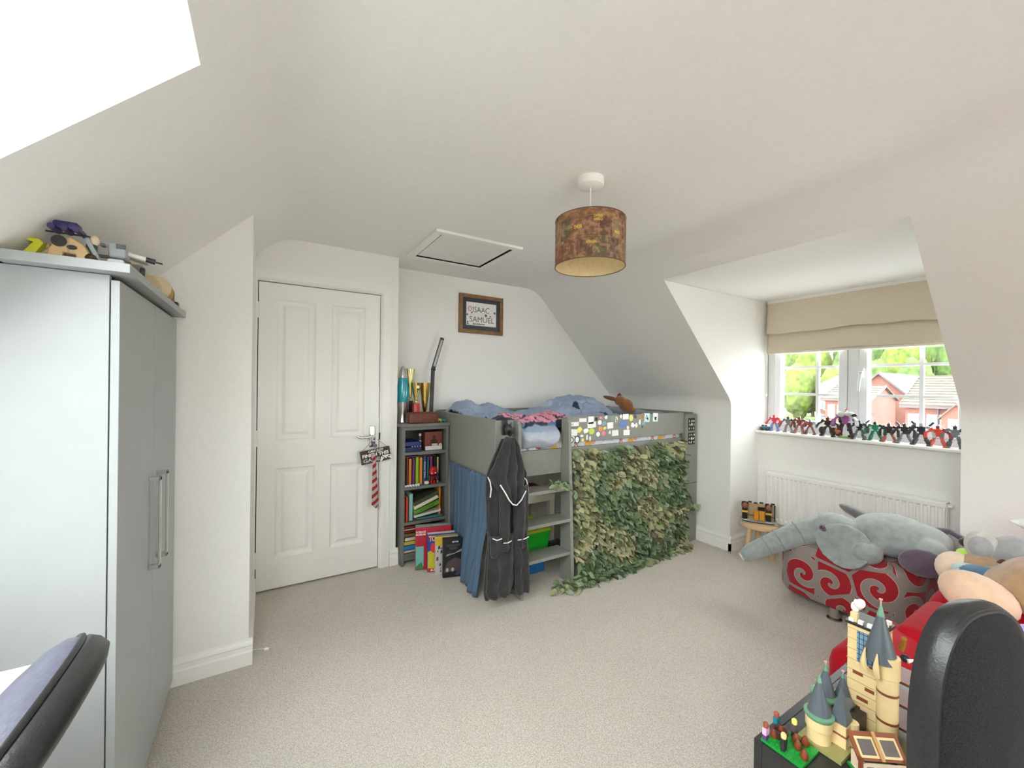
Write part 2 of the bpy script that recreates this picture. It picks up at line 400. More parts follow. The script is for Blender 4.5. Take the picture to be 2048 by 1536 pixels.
for wi, (ea, eb) in ((2, ROOFW[0]), (3, ROOFW[1])):  # the rear roof window is unseen, added for more light
    rw = bpy.data.objects.new('window_%d' % wi, None); COL.objects.link(rw); rw['kind'] = 'structure'; rw.location = at_y(PB, ea); INV[rw.name] = Matrix.Translation(-at_y(PB, ea))
    EU = (PA-PB); LU = EU.length; EU.normalize()
    def rwbox(mb, s0, s1, y0, y1, d0, d1):
        q = [PB+EU*s_+NL*d_ for (s_, d_) in ((s0, d0), (s1, d0), (s1, d1), (s0, d1))]; return mb.prism([at_y(p, y0) for p in q], (0,0,0), (0, y1-y0, 0))
    mb = MB()
    for (a, b, c, d) in ((0, .07, ea, eb), (LU-.07, LU, ea, eb), (.07, LU-.07, ea, ea+.07), (.07, LU-.07, eb-.07, eb)): rwbox(mb, a, b, c, d, .23, .295)
    mb.build('frame', M_PVC, rw); mb = MB(); rwbox(mb, .07, LU-.07, ea+.07, eb-.07, .26, .268); mb.build('pane', M_GLASS, rw)
# sill of the right window
mb = MB(); mb.box(3.655, GX+.02, DY0+.001, DY1-.001, .955, .975)
struct(mb.build('trim_1', M_TRIM, bevel=.006))

# skirting --------------------------------------------------------------
SK = [(0, 0), (.017, 0), (.017, .062), (.012, .068), (.012, .088), (.0155, .093), (.012, .103), (.006, .112), (.004, .122), (0, .122)]
def skirt(mb, a, b, nrm):
    a = Vector((*a, 0)); b = Vector((*b, 0)); n = Vector((*nrm, 0))
    poly = [a+n*d+Vector((0, 0, z)) for d, z in SK]
    return mb.prism(poly, (0, 0, 0), b-a)
struct(skirt(MB(), (-.95, CY), (-.041, CY), (0, -1)).build('baseboard_closet', M_TRIM))
struct(skirt(MB(), (-.058, CY), (-.058, YD-.001), (1, 0)).build('baseboard_closet_return', M_TRIM))
mb = MB(); skirt(mb, (.79, YD), (BXR+.017, YD), (0, -1)); skirt(mb, (BXR, YD), (BXR, YB), (1, 0))
struct(mb.build('baseboard_door', M_TRIM))
struct(skirt(MB(), (BXR+.02, YB), (KX-.02, YB), (0, -1)).build('baseboard_back', M_TRIM))
mb = MB(); skirt(mb, (KX, YB-.02), (KX, DY1-.017), (-1, 0)); skirt(mb, (KX-.017, DY1), (WX, DY1), (0, -1)); skirt(mb, (WX, DY1-.02), (WX, DY0), (-1, 0)); skirt(mb, (KX, DY0), (KX, YF), (-1, 0))
struct(mb.build('baseboard_right', M_TRIM))

# door ------------------------------------------------------------------
def door_leaf():
    root = bpy.data.objects.new('door_1', None); COL.objects.link(root); root.location = (.332, YD, 0); INV[root.name] = Matrix.Translation((-.332, -YD, 0)); root['kind'] = 'structure'
    x0, x1, z0, z1 = DX0+.005, DX1-.005, .012, DH-.006
    xs = [x0, .058, .288, .384, .606, x1]; zs = [z0, .205, .785, .965, 1.880, z1]
    mb = MB(); yf = YD+.004
    for i in range(5):
        for j in range(5):
            a, b, c, d = xs[i], xs[i+1], zs[j], zs[j+1]
            if i in (1, 3) and j in (1, 3):
                rings = [(0, 0), (.010, .009), (.024, .0125), (.034, .0125), (.052, .003)]
                prev = None
                for (k, dp) in rings:
                    cur = [(a+k, yf+dp, c+k), (b-k, yf+dp, c+k), (b-k, yf+dp, d-k), (a+k, yf+dp, d-k)]
                    if prev:
                        for q in range(4): mb.add([prev[q], prev[(q+1) % 4], cur[(q+1) % 4], cur[q]], [(0, 1, 2, 3)])
                    prev = cur
                mb.add(prev, [(0, 1, 2, 3)])
            else: mb.add([(a, yf, c), (b, yf, c), (b, yf, d), (a, yf, d)], [(0, 1, 2, 3)])
    yb = yf+.036
    mb.add([(x0, yb, z0), (x1, yb, z0), (x1, yb, z1), (x0, yb, z1)], [(3, 2, 1, 0)])
    for p, q in (((x0, z0), (x1, z0)), ((x1, z0), (x1, z1)), ((x1, z1), (x0, z1)), ((x0, z1), (x0, z0))):
        mb.add([(p[0], yf, p[1]), (q[0], yf, q[1]), (q[0], yb, q[1]), (p[0], yb, p[1])], [(3, 2, 1, 0)])
    mb.build('door_leaf', M_TRIM, root, fixn=False)
    # near-black sheet behind the leaf, painting the shade in the door gap
    mb = MB(); mb.box(DX0, DX1, yb+.003, yb+.02, 0, DH); mb.build('gap_shade_sheet', M_DARKGAP, root)
    # architrave
    mb = MB(); a = .006; wA = .066
    for (o, i, d0, dp) in ((0, wA, 0, .010), (.006, wA-.030, .010, .016), (.012, .030, .016, .019)):
        mb.box(DX1+a+o, DX1+a+i, YD-dp, YD-d0, 0, DH+a+o); mb.box(DX0-.0115, DX1+a+i, YD-dp, YD-d0, DH+a+o, DH+a+i)
    mb.box(DX0-.0115, DX0-.003, YD-.016, YD, 0, DH+a)
    mb.build('architrave', M_TRIM, root)
    for z in (1.80, .985, .215):
        mb = MB(); mb.box(DX0-.008, DX0+.004, YD-.006, YD+.004, z-.05, z+.05); mb.cyl((DX0, YD-.008, z-.05), (DX0, YD-.008, z+.05), .0075)
        mb.build('hinge', M_TRIM, root, smooth=40)
    # handle
    hx, hz = .66, .965
    mb = MB(); mb.rbox((hx, YD-.003, hz-.005), .042, .012, .15, .003); pl = mb.build('handle_plate', M_CHROME, root, smooth=40)
    mb = MB(); mb.cyl((hx, YD-.005, hz+.0), (hx, YD-.05, hz+.0), .0105); mb.tube([(hx, YD-.048, hz), (hx-.04, YD-.052, hz-.001), (hx-.085, YD-.05, hz-.006), (hx-.108, YD-.05, hz+.004), (hx-.112, YD-.05, hz+.010)], [.0105, .009, .008, .008, .007])
    mb.build('lever', M_CHROME, pl, smooth=50)
    mb = MB(); mb.box(DX1-.004, DX1+.004, YD-.002, YD+.004, hz-.03, hz+.02); mb.build('latch', mat('dark_bronze_latch', (.03, .025, .02), .4, metal=.6, nscale=30, namt=.1), root)
door_leaf()

# loft hatch ------------------------------------------------------------
t = thing('loft_hatch', 'white framed loft hatch set in the flat ceiling', 'hatch', (1.175, 2.62, ZC-.02))
mb = MB(); hx0, hx1, hy0, hy1 = .865, 1.485, 2.315, 2.925; k = .05
for (a, b, c, d) in ((hx0, hx1, hy0, hy0+k), (hx0, hx1, hy1-k, hy1), (hx0, hx0+k, hy0+k, hy1-k), (hx1-k, hx1, hy0+k, hy1-k)): mb.box(a, b, c, d, ZC-.018, ZC)
mb.build('frame', M_TRIM, t, bevel=.005)
MB().box(hx0+k+.013, hx1-k-.013, hy0+k+.013, hy1-k-.013, ZC-.006, ZC).build('hatch_panel', M_CEIL, t)
MB().box(hx0+k, hx1-k, hy0+k, hy1-k, ZC-.001, ZC).build('gap', M_DARKGAP, t)

for (a, b, c, d) in ((hx0+k, hx1-k, hy0+k, hy0+k+.003), (hx0+k, hx1-k, hy1-k-.003, hy1-k), (hx0+k, hx0+k+.003, hy0+k, hy1-k), (hx1-k-.003, hx1-k, hy0+k, hy1-k)): MB().box(a, b, c, d, ZC-.012, ZC-.001).build('painted_shadow_line', M_DARKGAP, t)  # near-black strips on the inner frame faces paint the recess shadow
# door stop on the closet skirting
t = thing('door_stop', 'white spring door stop on the skirting by the door', 'door stop', (-.041, 2.27, .05))
mb = MB(); mb.cyl((-.041, 2.31, .052), (.010, 2.295, .047), .0035); mb.build('spring', M_CHROME, t, smooth=50)
MB().cyl((.008, 2.2955, .0472), (.026, 2.290, .0455), .0065).build('tip', M_TRIM, t, smooth=50)
# small round patch on the left dormer cheek
tag(MB().lathe((-.42, EY1, 1.921), [(.022, 0), (.020, .006), (.008, .008)], 16, rx(R(90))).build('wall_cap', M_TRIM, smooth=50), 'small round white cap on the bright roof window reveal', 'wall cap')
# ------------------------------------------------------------------ wardrobe
WY0, WY1 = 1.47, 2.275
t = thing('wardrobe', 'tall pale grey two-door wardrobe under the sloping ceiling', 'wardrobe', (-.5, 1.87, 0))
def cutpoly(y, z1): return [(-.356, y, .0), (-.356, y, z1), ((z1+.012-2.2)/1.016, y, z1), (-.90, y, zl(-.90)-.02), (-.90, y, 0)]
for y in (WY0, WY1-.018):
    MB().prism(cutpoly(y, 1.619), (0, 0, 0), (0, .018, 0)).build('side_panel', M_WARD, t)
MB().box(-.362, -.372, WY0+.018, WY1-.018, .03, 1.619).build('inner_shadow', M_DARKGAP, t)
MB().box(-.375, -.385, WY0+.018, WY1-.018, 0, .06).build('plinth', M_WARD, t)
for i, (a, b, hy) in enumerate(((WY0, 1.8705, 1.815), (1.8745, WY1, 1.93))):
    d = MB().box(-.353, -.335, a, b, .035, 1.607).build('door', M_WARD, t, bevel=.0012)
    mb = MB(); mb.box(-.335, -.303, hy-.010, hy+.010, 1.0, 1.014); mb.box(-.335, -.303, hy-.010, hy+.010, .70, .714); mb.box(-.309, -.303, hy-.010, hy+.010, .70, 1.014)
    mb.build('handle', M_CHROME, d, bevel=.002)
MB().box(-.543, -.305, 1.42, 2.285, 1.621, 1.645).build('top_board', M_WARD, t, bevel=.0015)
MB().box(-.50, -.372, WY0+.018, WY1-.018, 1.60, 1.6205).build('top_rail', M_WARD, t)

# ------------------------------------------------------------------ white desk by the left dormer
t = thing('desk', 'bright white desk top in the lower left corner', 'desk', (-.66, .72, 0))
M_DESK = mat('white_desk_laminate', (.86, .87, .88), .35, nscale=10, namt=.01)
MB().box(-.935, -.362, .18, 1.285, .703, .725).build('table_top', M_DESK, t, bevel=.003)
for x in (-.90, -.45):
    for y in (.24, 1.20): MB().box(x-.02, x+.02, y-.02, y+.02, 0, .703).build('leg', M_DESK, t)

# ------------------------------------------------------------------ cabin bed
bed = thing('cabin_bed', 'grey mid-height cabin bed with ladder along the back wall', 'bed', (2.24, 2.75, 0))
B = M_GREYBED
def rp(poly, a, b): return MB().prism(poly, a, b)
MB().box(1.232, 1.252, 2.242, 3.265, .752, 1.122).build('end_panel', B, bed, bevel=.004)
MB().box(1.232, 1.368, 2.222, 2.2415, 0, 1.118).build('front_post', B, bed, bevel=.004)
for i, (x0, x1) in enumerate(((1.368, 1.390), (1.772, 1.797))):
    poly = [(x0, 2.112, 0), (x0, 2.165, 1.085), (x0, 2.178, 1.112), (x0, 2.2415, 1.118), (x0, 2.2415, 0)]
    rp(poly, (0,0,0), (x1-x0, 0, 0)).build('ladder_side', B, bed, bevel=.003)
for z in (.66, .445, .222):
    MB().box(1.3905, 1.7715, 2.128, 2.268, z-.022, z).build('step', B, bed, bevel=.003)
MB().box(1.368, 3.10, 2.2425, 2.2625, .735, .905).build('side_rail', B, bed, bevel=.003)
guard = MB().box(1.7975, 3.10, 2.222, 2.2415, .942, 1.125).build('guard_rail', B, bed, bevel=.004)
post = rp([(3.10, 2.205, 0), (3.10, 2.205, 1.095), (3.112, 2.205, 1.108), (3.25, 2.205, 1.108), (3.262, 2.205, 1.095), (3.262, 2.205, 0)], (0,0,0), (0,.04,0)).build('right_post', B, bed, bevel=.004)
MB().box(3.101, 3.2615, 2.2035, 2.206, .506, .509).build('seam', M_DARKGAP, post)
MB().box(3.242, 3.262, 2.2455, 3.262, .60, 1.122).build('end_panel', B, bed, bevel=.004)
MB().box(1.2525, 3.2415, 3.245, 3.262, .70, 1.128).build('back_panel', B, bed, bevel=.003)
for k in range(14):
    x = 1.32+k*.138; MB().box(x, x+.07, 2.27, 3.24, .775, .795).build('slat', mat('pine_slat', s2l(190, 160, 120), .6, nscale=30, namt=.1), bed)
# the dark printed panels on the right post
for i, (z0, z1) in enumerate(((.965, 1.075), (.845, .948))):
    p = MB().box(3.135, 3.225, 2.2025, 2.2048, z0, z1).build('print_panel', mat('black_print_card', s2l(34, 34, 32), .5, nscale=60, namt=.2), post)
    mb = MB(); rr = random.Random(i+3)
    for k in range(9):
        cx = 3.150+.03*(k % 3)+rr.uniform(-.005, .005); cz = z0+.02+.032*(k//3)
        mb.obox((cx, 2.2020, cz), .008+rr.random()*.006, .0008, .012+rr.random()*.01, ry(rr.uniform(-1, 1)))
    mb.lathe((3.18, 2.2022, (z0+z1)/2), [(.012, 0), (.012, .001)], 14, rx(R(90)))
    mb.build('print', mat('white_print', s2l(225, 222, 215), .6, nscale=60, namt=.05), p)
# stickers on the guard rail
STK = []
rr = random.Random(11)
cols = [(240, 238, 232), (236, 240, 238), (245, 245, 245), (236, 226, 110), (90, 128, 196), (236, 150, 80), (205, 235, 232), (240, 130, 160), (120, 170, 185), (60, 60, 66), (200, 215, 90)]
def sticker(u, v, w_, h_, c, shape='r', rot=0):
    # u: 0..1 across the left 70 percent of the rail in view, v: 0 bottom..1 top
    x = 1.805+u*1.28; z = .948+v*.17; y = 2.2213
    c_ = cmat(*c, rough=.45)
    mb = MB()
    if shape == 'r': mb.obox((x, y, z), w_, .0012, h_, ry(rot))
    elif shape == 'o': mb.lathe((x, y+.0006, z), [(w_/2, 0), (w_/2, .0012)], 18, rx(R(90)), sx=1, sy=h_/w_)
    elif shape == 'ring':
        mb.tube([(x+math.cos(a)*w_/2, y, z+math.sin(a)*h_/2) for a in [2*PI*i/16 for i in range(16)]], .004, 6, True)
    else:
        n = 9; pts = [(x+math.cos(2*PI*i/n)*w_/2*rr.uniform(.55, 1.1), y-.0006, z+math.sin(2*PI*i/n)*h_/2*rr.uniform(.55, 1.1)) for i in range(n)]
        mb.prism(pts, (0,0,0), (0, .0012, 0))
    return mb.build('sticker', c_, guard)
def zoomxy(px, py):     # picks a place on the rail from the rail's own proportions
    return (px-60)/1720, 1-(py-150)/290
SL = [(130,230,150,50,0,'r'),(255,185,90,45,0,'r'),(125,330,120,80,1,'r'),(215,300,90,80,3,'b'),(360,190,70,90,2,'r'),(370,250,110,70,0,'r'),(300,320,90,70,2,'b'),(370,330,75,75,10,'o'),(430,180,50,60,9,'b'),(490,165,60,40,7,'b'),(475,225,50,60,2,'o'),(560,165,50,55,1,'b'),(535,240,75,60,8,'b'),(485,305,55,60,5,'o'),(545,300,50,55,3,'b'),(620,270,80,80,2,'r'),(640,190,26,34,8,'ring'),(705,195,50,80,0,'b'),(770,160,30,60,0,'b'),(840,165,85,70,2,'r'),(800,270,120,120,4,'b'),(920,185,55,90,3,'o'),(980,165,50,70,9,'b'),(945,285,80,70,2,'b'),(1000,290,55,80,0,'b'),(1050,245,40,100,0,'b'),(1080,175,50,70,5,'ring'),(1165,190,85,120,6,'r'),(1115,260,60,60,8,'b'),(1090,315,25,40,9,'b'),(1300,190,80,120,1,'r'),(125,415,80,80,2,'o'),(185,420,50,75,2,'o'),(105,420,70,70,9,'ring'),(185,420,58,84,9,'ring'),(255,430,35,45,3,'o'),(245,378,40,30,2,'o'),(310,400,18,60,0,'r'),(350,415,26,80,0,'b'),(455,372,50,60,2,'o'),(530,365,65,70,7,'b'),(615,360,40,60,0,'b'),(690,370,90,75,0,'r'),(855,375,90,70,2,'r'),(870,310,45,60,0,'b')]
for (px, py, w_, h_, ci, sh) in SL:
    u, v = zoomxy(px, py); s_ = sticker(u, v, w_/1720*1.28, h_/290*.17, cols[ci], sh, rr.uniform(-.08, .08))
# printed motifs on a few stickers
for (px, py, wd) in ((1165, 190, .016), (1300, 190, .018), (705, 200, .012), (430, 185, .01)):
    u, v = zoomxy(px, py); x = 1.805+u*1.28; z = .948+v*.17
    mb = MB(); rr2 = random.Random(px)
    for k in range(5): mb.obox((x+rr2.uniform(-.6, .6)*wd, 2.2200, z+rr2.uniform(-1, 1)*wd), wd*.6, .0006, wd*rr2.uniform(.5, 1.3), ry(rr2.uniform(-1, 1)))
    mb.build('sticker_print', cmat(50, 62, 66), guard)
mb = MB(); text(mb, 'Isaac', .022, (1.842, 2.2200, 1.072), (1, 0, 0), (0, 0, 1)); mb.build('sticker_print', cmat(70, 70, 74), guard)

# ------------------------------------------------------------------ mattress with printed sheet
mt = thing('mattress', 'mattress in a white sheet with red and yellow print on the cabin bed', 'mattress', (2.25, 2.75, .797))
M_SHEET = mat('white_printed_sheet', s2l(228, 232, 238), .85, nscale=40, namt=.03, bump=.1, bscale=30)
MB().rbox((2.25, 2.755, .898), 1.975, .955, .198, .03).build('fitted_sheet', M_SHEET, mt, smooth=40)
yfr = 2.2765
red = cmat(206, 70, 50, .8); yel = cmat(232, 178, 70, .8); pnk = cmat(238, 168, 170, .8); ink = cmat(92, 92, 100, .8)
mb = MB()
for x, z in ((1.60, .946), (1.935, .918), (2.39, .918), (2.76, .918), (3.04, .930)): text(mb, 'THOR', .052, (x, yfr, z), (0, 0, -1), (1, 0, 0), bold=.0018, fit=.115)
mb.build('red_print', red, mt)
for x in (1.745, 2.06, 2.51, 2.865):
    mb = MB(); mb.add([(x-.03, yfr, .865), (x+.01, yfr, .862), (x+.028, yfr, .90), (x+.010, yfr, .935), (x+.03, yfr, .965), (x-.012, yfr, .985), (x-.02, yfr, .94), (x-.045, yfr, .91)], [tuple(range(8))]); mb.build('yellow_print', yel, mt)
mb = MB()
for x in (2.10, 2.555, 2.905): mb.lathe((x, yfr, .935), [(.028, 0), (.028, .0006)], 14, rx(R(90)))
mb.add([(1.40, yfr, .925), (1.455, yfr, .92), (1.465, yfr, .965), (1.43, yfr, .98), (1.395, yfr, .965)], [(0, 1, 2, 3, 4)])
mb.build('pink_print', pnk, mt)
mb = MB()
for x, z in ((1.51, .944), (1.845, .90)): text(mb, 'HULK', .048, (x, yfr, z), (0, 0, -1), (1, 0, 0), fit=.10)
for x in (2.25, 2.65): mb.tube([(x+.05*math.cos(a), yfr, .92+.02*math.sin(a)) for a in [PI*i/8 for i in range(9)]], .0012, 5); 
mb.build('ink_print', ink, mt)

# ------------------------------------------------------------------ duvet
def vcmat(name, rough=.9, bump=.15, bscale=120, sheen=.2):
    m = bpy.data.materials.new(name); m.use_nodes = True; nt = m.node_tree; b = nt.nodes['Principled BSDF']
    a = nt.nodes.new('ShaderNodeVertexColor'); a.layer_name = 'print'
    tc = nt.nodes.new('ShaderNodeTexCoord'); n = nt.nodes.new('ShaderNodeTexNoise'); n.inputs['Scale'].default_value = bscale
    mx = nt.nodes.new('ShaderNodeMix'); mx.data_type = 'RGBA'; mx.blend_type = 'MULTIPLY'; mx.inputs[0].default_value = .12
    nt.links.new(tc.outputs['Object'], n.inputs['Vector']); nt.links.new(a.outputs['Color'], mx.inputs[6]); nt.links.new(n.outputs['Fac'], mx.inputs[7]); nt.links.new(mx.outputs[2], b.inputs['Base Color'])
    bp = nt.nodes.new('ShaderNodeBump'); bp.inputs['Strength'].default_value = bump; bp.inputs['Distance'].default_value = .01
    nt.links.new(n.outputs['Fac'], bp.inputs['Height']); nt.links.new(bp.outputs['Normal'], b.inputs['Normal'])
    b.inputs['Roughness'].default_value = rough; b.inputs['Sheen Weight'].default_value = sheen; b.inputs['Specular IOR Level'].default_value = .2
    return m
M_PRINT = vcmat('printed_cotton')
def paint(o, fn, world):
    me = o.data; ca = me.color_attributes.new('print', 'FLOAT_COLOR', 'POINT')
    for i, v in enumerate(me.vertices):
        c = fn(world @ v.co); ca.data[i].color = (*c, 1)
def sm(a, b, x): t_ = max(0, min(1, (x-a)/(b-a))); return t_*t_*(3-2*t_)
def bumpf(x, y, cx, cy, rx_, ry_): d = ((x-cx)/rx_)**2+((y-cy)/ry_)**2; return math.exp(-d*1.4)
def nz(x, y, s, seed=0): return noise.noise(Vector((x*s, y*s, seed*7.3)))
def duvet_h(x, y):
    h = 1.055
    h += .13*bumpf(x, y, 1.36, 3.05, .13, .22)+.10*bumpf(x, y, 1.62, 3.02, .22, .22)
    h += .045*bumpf(x, y, 1.55, 2.48, .3, .3)
    h += .15*bumpf(x, y, 2.28, 2.86, .28, .30)+.10*bumpf(x, y, 2.52, 2.80, .18, .26)+.05*bumpf(x, y, 2.0, 2.6, .25, .25)
    h += .05*abs(nz(x, y, 5, 1))+.030*nz(x+y, y*.5, 9, 2)+.040*(.35-min(.35, abs(nz(x*.8+.6*y, y*.7-x*.4, 11, 3))*1.6))+.020*(.3-min(.3, abs(nz(x-.5*y, y, 21, 6))*1.8))+.006*nz(x, y, 30, 3)
    return h
LB, NV, PK, WT = s2l(150, 166, 192), s2l(46, 54, 76), s2l(232, 150, 172), s2l(226, 228, 232)
def duvet_print(p):
    x, y, z = p
    c = Vector(LB)*(1+.10*nz(x, y, 12, 5))
    # pink lettering band with dark outlines, navy patch beside it
    yy = y+.05*math.sin(x*5)
    if 1.46 < x < 1.98 and 2.33 < yy < 2.66:
        c = Vector(PK)
        if abs(((x+.25*(yy-2.3)) % .085)-.04) < .006 or abs(yy-2.47+.06*math.sin(x*14)) < .012: c = Vector(NV)
    elif 1.30 < x <= 1.46 and 2.34 < yy < 2.62: c = Vector(NV)
    elif 1.36 < x < 1.9 and 2.295 < yy <= 2.33: c = Vector(NV) if nz(x, y, 20, 8) > -.1 else Vector(s2l(96, 130, 176))
    elif z < 1.03 and y < 2.31: c = Vector(s2l(176, 184, 198))*(1+.12*nz(x*1.5, z*4, 9, 8))
    if x > 2.0 and nz(x, y, 9, 4) > .33 and y < 2.75: c = Vector(NV)
    if x > 2.05 and nz(x, y, 7, 9) > .42: c = Vector(s2l(180, 196, 216))
    return c
def dgrid(u, v):
    x = 1.275+u*(2.69-1.275); y0 = 2.30
    if v < .25:   # hanging front fold in the ladder opening, tucked back elsewhere
        k = v/.25; inl = sm(1.40, 1.46, x)*(1-sm(1.70, 1.76, x))
        zt = duvet_h(x, y0)
        ang = k*PI*.5
        zlow = .905+.02*nz(x, 0, 9, 6)+.02
        yy = y0-.012*inl-.085*inl*math.sin(PI*min(1, k*1.15))**.7 if inl > .02 else y0-.0*k
        zz = zt+(zlow-zt)*(1-k)
        if inl <= .02: zz = zt-(1-k)*.05
        else: zz = (1-inl)*(zt-(1-k)*.05)+inl*zz
        yy -= .036*inl*(1-k)**.5*(1 if k < .98 else 0)
        if inl < .5: zz = max(zz, 1.004)
        return (x, yy+.012*nz(x*.8+zz, zz, 16, 2)*inl+.004*nz(x, zz, 40, 2)*inl, zz)
    y = y0+(v-.25)/.75*(3.235-y0)
    e = 1-.0*u
    return (x, y, max(1.004, duvet_h(x, y)-.07*sm(2.60, 2.69, x)-.05*sm(3.17, 3.235, y)))
o = MB().grid(dgrid, 190, 130, thick=None).build('duvet', M_PRINT, smooth=180, solid=.012)
tag(o, 'rumpled blue-grey duvet with pink and navy print on the cabin bed', 'duvet')
paint(o, duvet_print, Matrix.Translation(o.location))
def pg(u, v):
    x = 2.70+u*.53; y = 2.275+v*.955
    e = min(u, 1-u, v, 1-v); k = sm(0, .22, e)
    return (x, y, 1.018+.085*k+.03*bumpf(x, y, 3.0, 2.9, .3, .3)+.012*nz(x, y, 7, 4))
o = MB().grid(pg, 60, 70).build('pillow', M_PRINT, smooth=180, solid=.01)
tag(o, 'grey-blue pillow with dark print at the window end of the bed', 'pillow')
paint(o, lambda p: Vector(NV) if (2.25 < p.y < 2.52 and 2.74 < p.x < 2.98 and (nz(p.x, p.y, 26, 3) > .02)) else Vector(s2l(136, 146, 164)), Matrix.Translation(o.location))

# brown plush dog on the duvet
M_DOG = mat('brown_plush', s2l(142, 86, 44), .95, nscale=70, namt=.25, bump=.5, bscale=220, sheen=.5)
t = thing('plush_dog', 'floppy brown plush dog lying on the duvet', 'plush toy', (2.74, 2.62, 1.16))
MB().ell((2.77, 2.58, 1.175), .055, .07, .06).ell((2.735, 2.62, 1.215), .05, .05, .045).ell((2.79, 2.55, 1.135), .04, .06, .035).build('body', M_DOG, t, remesh=.006)
MB().ell((2.66, 2.66, 1.235), .075, .022, .02, euler(.2, .25, -.5)).ell((2.77, 2.66, 1.235), .03, .02, .05).build('ears', mat('dark_brown_plush', s2l(104, 58, 28), .95, nscale=70, namt=.2, sheen=.5), t, remesh=.006)
# ------------------------------------------------------------------ blue curtain under the bed end
M_CURT = mat('blue_cotton_curtain', s2l(80, 104, 128), .9, nscale=200, namt=.08, bump=.15, bscale=300)
def cur(u, v):
    y = 2.268+u*.64; z = .7515-v*.7365
    wv = math.sin(u*31+1.3*nz(u, 0, 4))*(.012+.006*v)+.02*nz(u*3, v*1.2, 2, 3)
    flare = .075*sm(.15, 1, v)*(1-sm(.33, .6, u))
    return (1.226-abs(wv)*(.5+.8*(1-sm(.45, .65, u)))-flare, y, z)
tag(MB().grid(cur, 150, 24).build('bed_curtain', M_CURT, smooth=180, solid=.003), 'gathered blue cloth curtain under the bed end', 'curtain')

# ------------------------------------------------------------------ dressing gown on a hook
M_ROBE = mat('charcoal_fleece', s2l(46, 45, 46), .95, nscale=16, namt=.22, bump=.25, bscale=140, sheen=.18)
M_PIPE = mat('white_piping', s2l(235, 235, 235), .6, nscale=80, namt=.04)
rb = thing('dressing_gown', 'charcoal fleece dressing gown with white piping hanging on the bed post', 'dressing gown', (1.28, 2.16, .07))
def outline(pts):
    def f(z):
        for (za, a, b), (zb, c, d) in zip(pts, pts[1:]):
            if zb <= z <= za:
                k = (za-z)/(za-zb) if za > zb else 0
                return a+(c-a)*k, b+(d-b)*k
        return pts[-1][1], pts[-1][2]
    return f
def sheetpart(name, pts, ybase, amp, nf, seed, m=M_ROBE, bulge=.03, nu=46, nv=60):
    f = outline(pts); z1, z0 = pts[0][0], pts[-1][0]
    def g(u, v):
        z = z1+(z0-z1)*v; a, b = f(z); x = a+(b-a)*u
        d = bulge*math.sin(PI*u)**.6+amp*math.sin(u*nf*2*PI+seed+2.2*nz(v*1.5, seed, 2))*min(1, v*3+.15)+.010*nz(u*3, v*4, 2, seed)
        return (x-.05, ybase-.032-d, z)
    return MB().grid(g, nu, nv, thick=(0, .012, 0)).build(name, m, rb, smooth=180)
sheetpart('back', [(1.02, 1.26, 1.33), (.93, 1.21, 1.37), (.80, 1.155, 1.435), (.70, 1.15, 1.432), (.45, 1.168, 1.42), (.28, 1.155, 1.44), (.12, 1.15, 1.445), (.085, 1.155, 1.44)], 2.128, .012, 4, 1, bulge=.012)
sheetpart('hood', [(1.035, 1.275, 1.318), (.99, 1.24, 1.352), (.90, 1.195, 1.39), (.81, 1.152, 1.405), (.76, 1.185, 1.41), (.70, 1.235, 1.39), (.655, 1.28, 1.33), (.638, 1.295, 1.31)], 2.096, .013, 3.5, 2, bulge=.045)
sheetpart('sleeve', [(.72, 1.22, 1.30), (.55, 1.228, 1.295), (.42, 1.232, 1.295), (.37, 1.238, 1.29)], 2.085, .006, 1.5, 3, bulge=.03, nu=20, nv=30)
sheetpart('sleeve', [(.74, 1.32, 1.425), (.55, 1.325, 1.42), (.42, 1.328, 1.415), (.368, 1.335, 1.405)], 2.085, .006, 1.5, 4, bulge=.03, nu=20, nv=30)
sheetpart('front_panel', [(.46, 1.165, 1.33), (.30, 1.16, 1.335), (.14, 1.152, 1.335), (.10, 1.165, 1.30)], 2.092, .009, 2, 5, bulge=.018, nu=24, nv=30)
sheetpart('front_panel', [(.46, 1.33, 1.425), (.30, 1.335, 1.435), (.14, 1.345, 1.445), (.085, 1.35, 1.442)], 2.092, .009, 1.5, 6, bulge=.018, nu=24, nv=30)
sheetpart('pocket', [(.46, 1.163, 1.228), (.37, 1.162, 1.225), (.345, 1.172, 1.215)], 2.072, .002, 1, 7, bulge=.012, nu=12, nv=12)
for pts, r_ in (
    ([(1.212, 2.060, .765), (1.235, 2.048, .725), (1.262, 2.040, .675), (1.285, 2.036, .648), (1.31, 2.036, .640), (1.345, 2.040, .665), (1.385, 2.052, .712)], .004),
    ([(1.152, 2.10, .81), (1.163, 2.092, .78), (1.170, 2.092, .74), (1.168, 2.098, .69)], .004),
    ([(1.385, 2.088, .79), (1.41, 2.086, .765), (1.424, 2.088, .72), (1.426, 2.09, .65), (1.418, 2.092, .57)], .004),
    ([(1.168, 2.064, .462), (1.19, 2.052, .452), (1.222, 2.052, .456)], .0035),
    ([(1.238, 2.058, .425), (1.262, 2.050, .425), (1.29, 2.056, .43)], .003),
    ([(1.335, 2.058, .425), (1.375, 2.050, .426), (1.412, 2.058, .43)], .003),
    ):
    MB().tube([(x_-.05, y_-.032, z_) for x_, y_, z_ in pts], r_, 6).build('piping', M_PIPE, rb, smooth=60)
t = thing('hook', 'black over-post hook holding the dressing gown', 'hook', (1.30, 2.19, 1.02))
mb = MB(); mb.rbox((1.296, 2.2145, 1.075), .04, .014, .10, .006); mb.tube([(1.296, 2.21, 1.05), (1.296, 2.15, 1.03), (1.296, 2.12, 1.055)], .009)
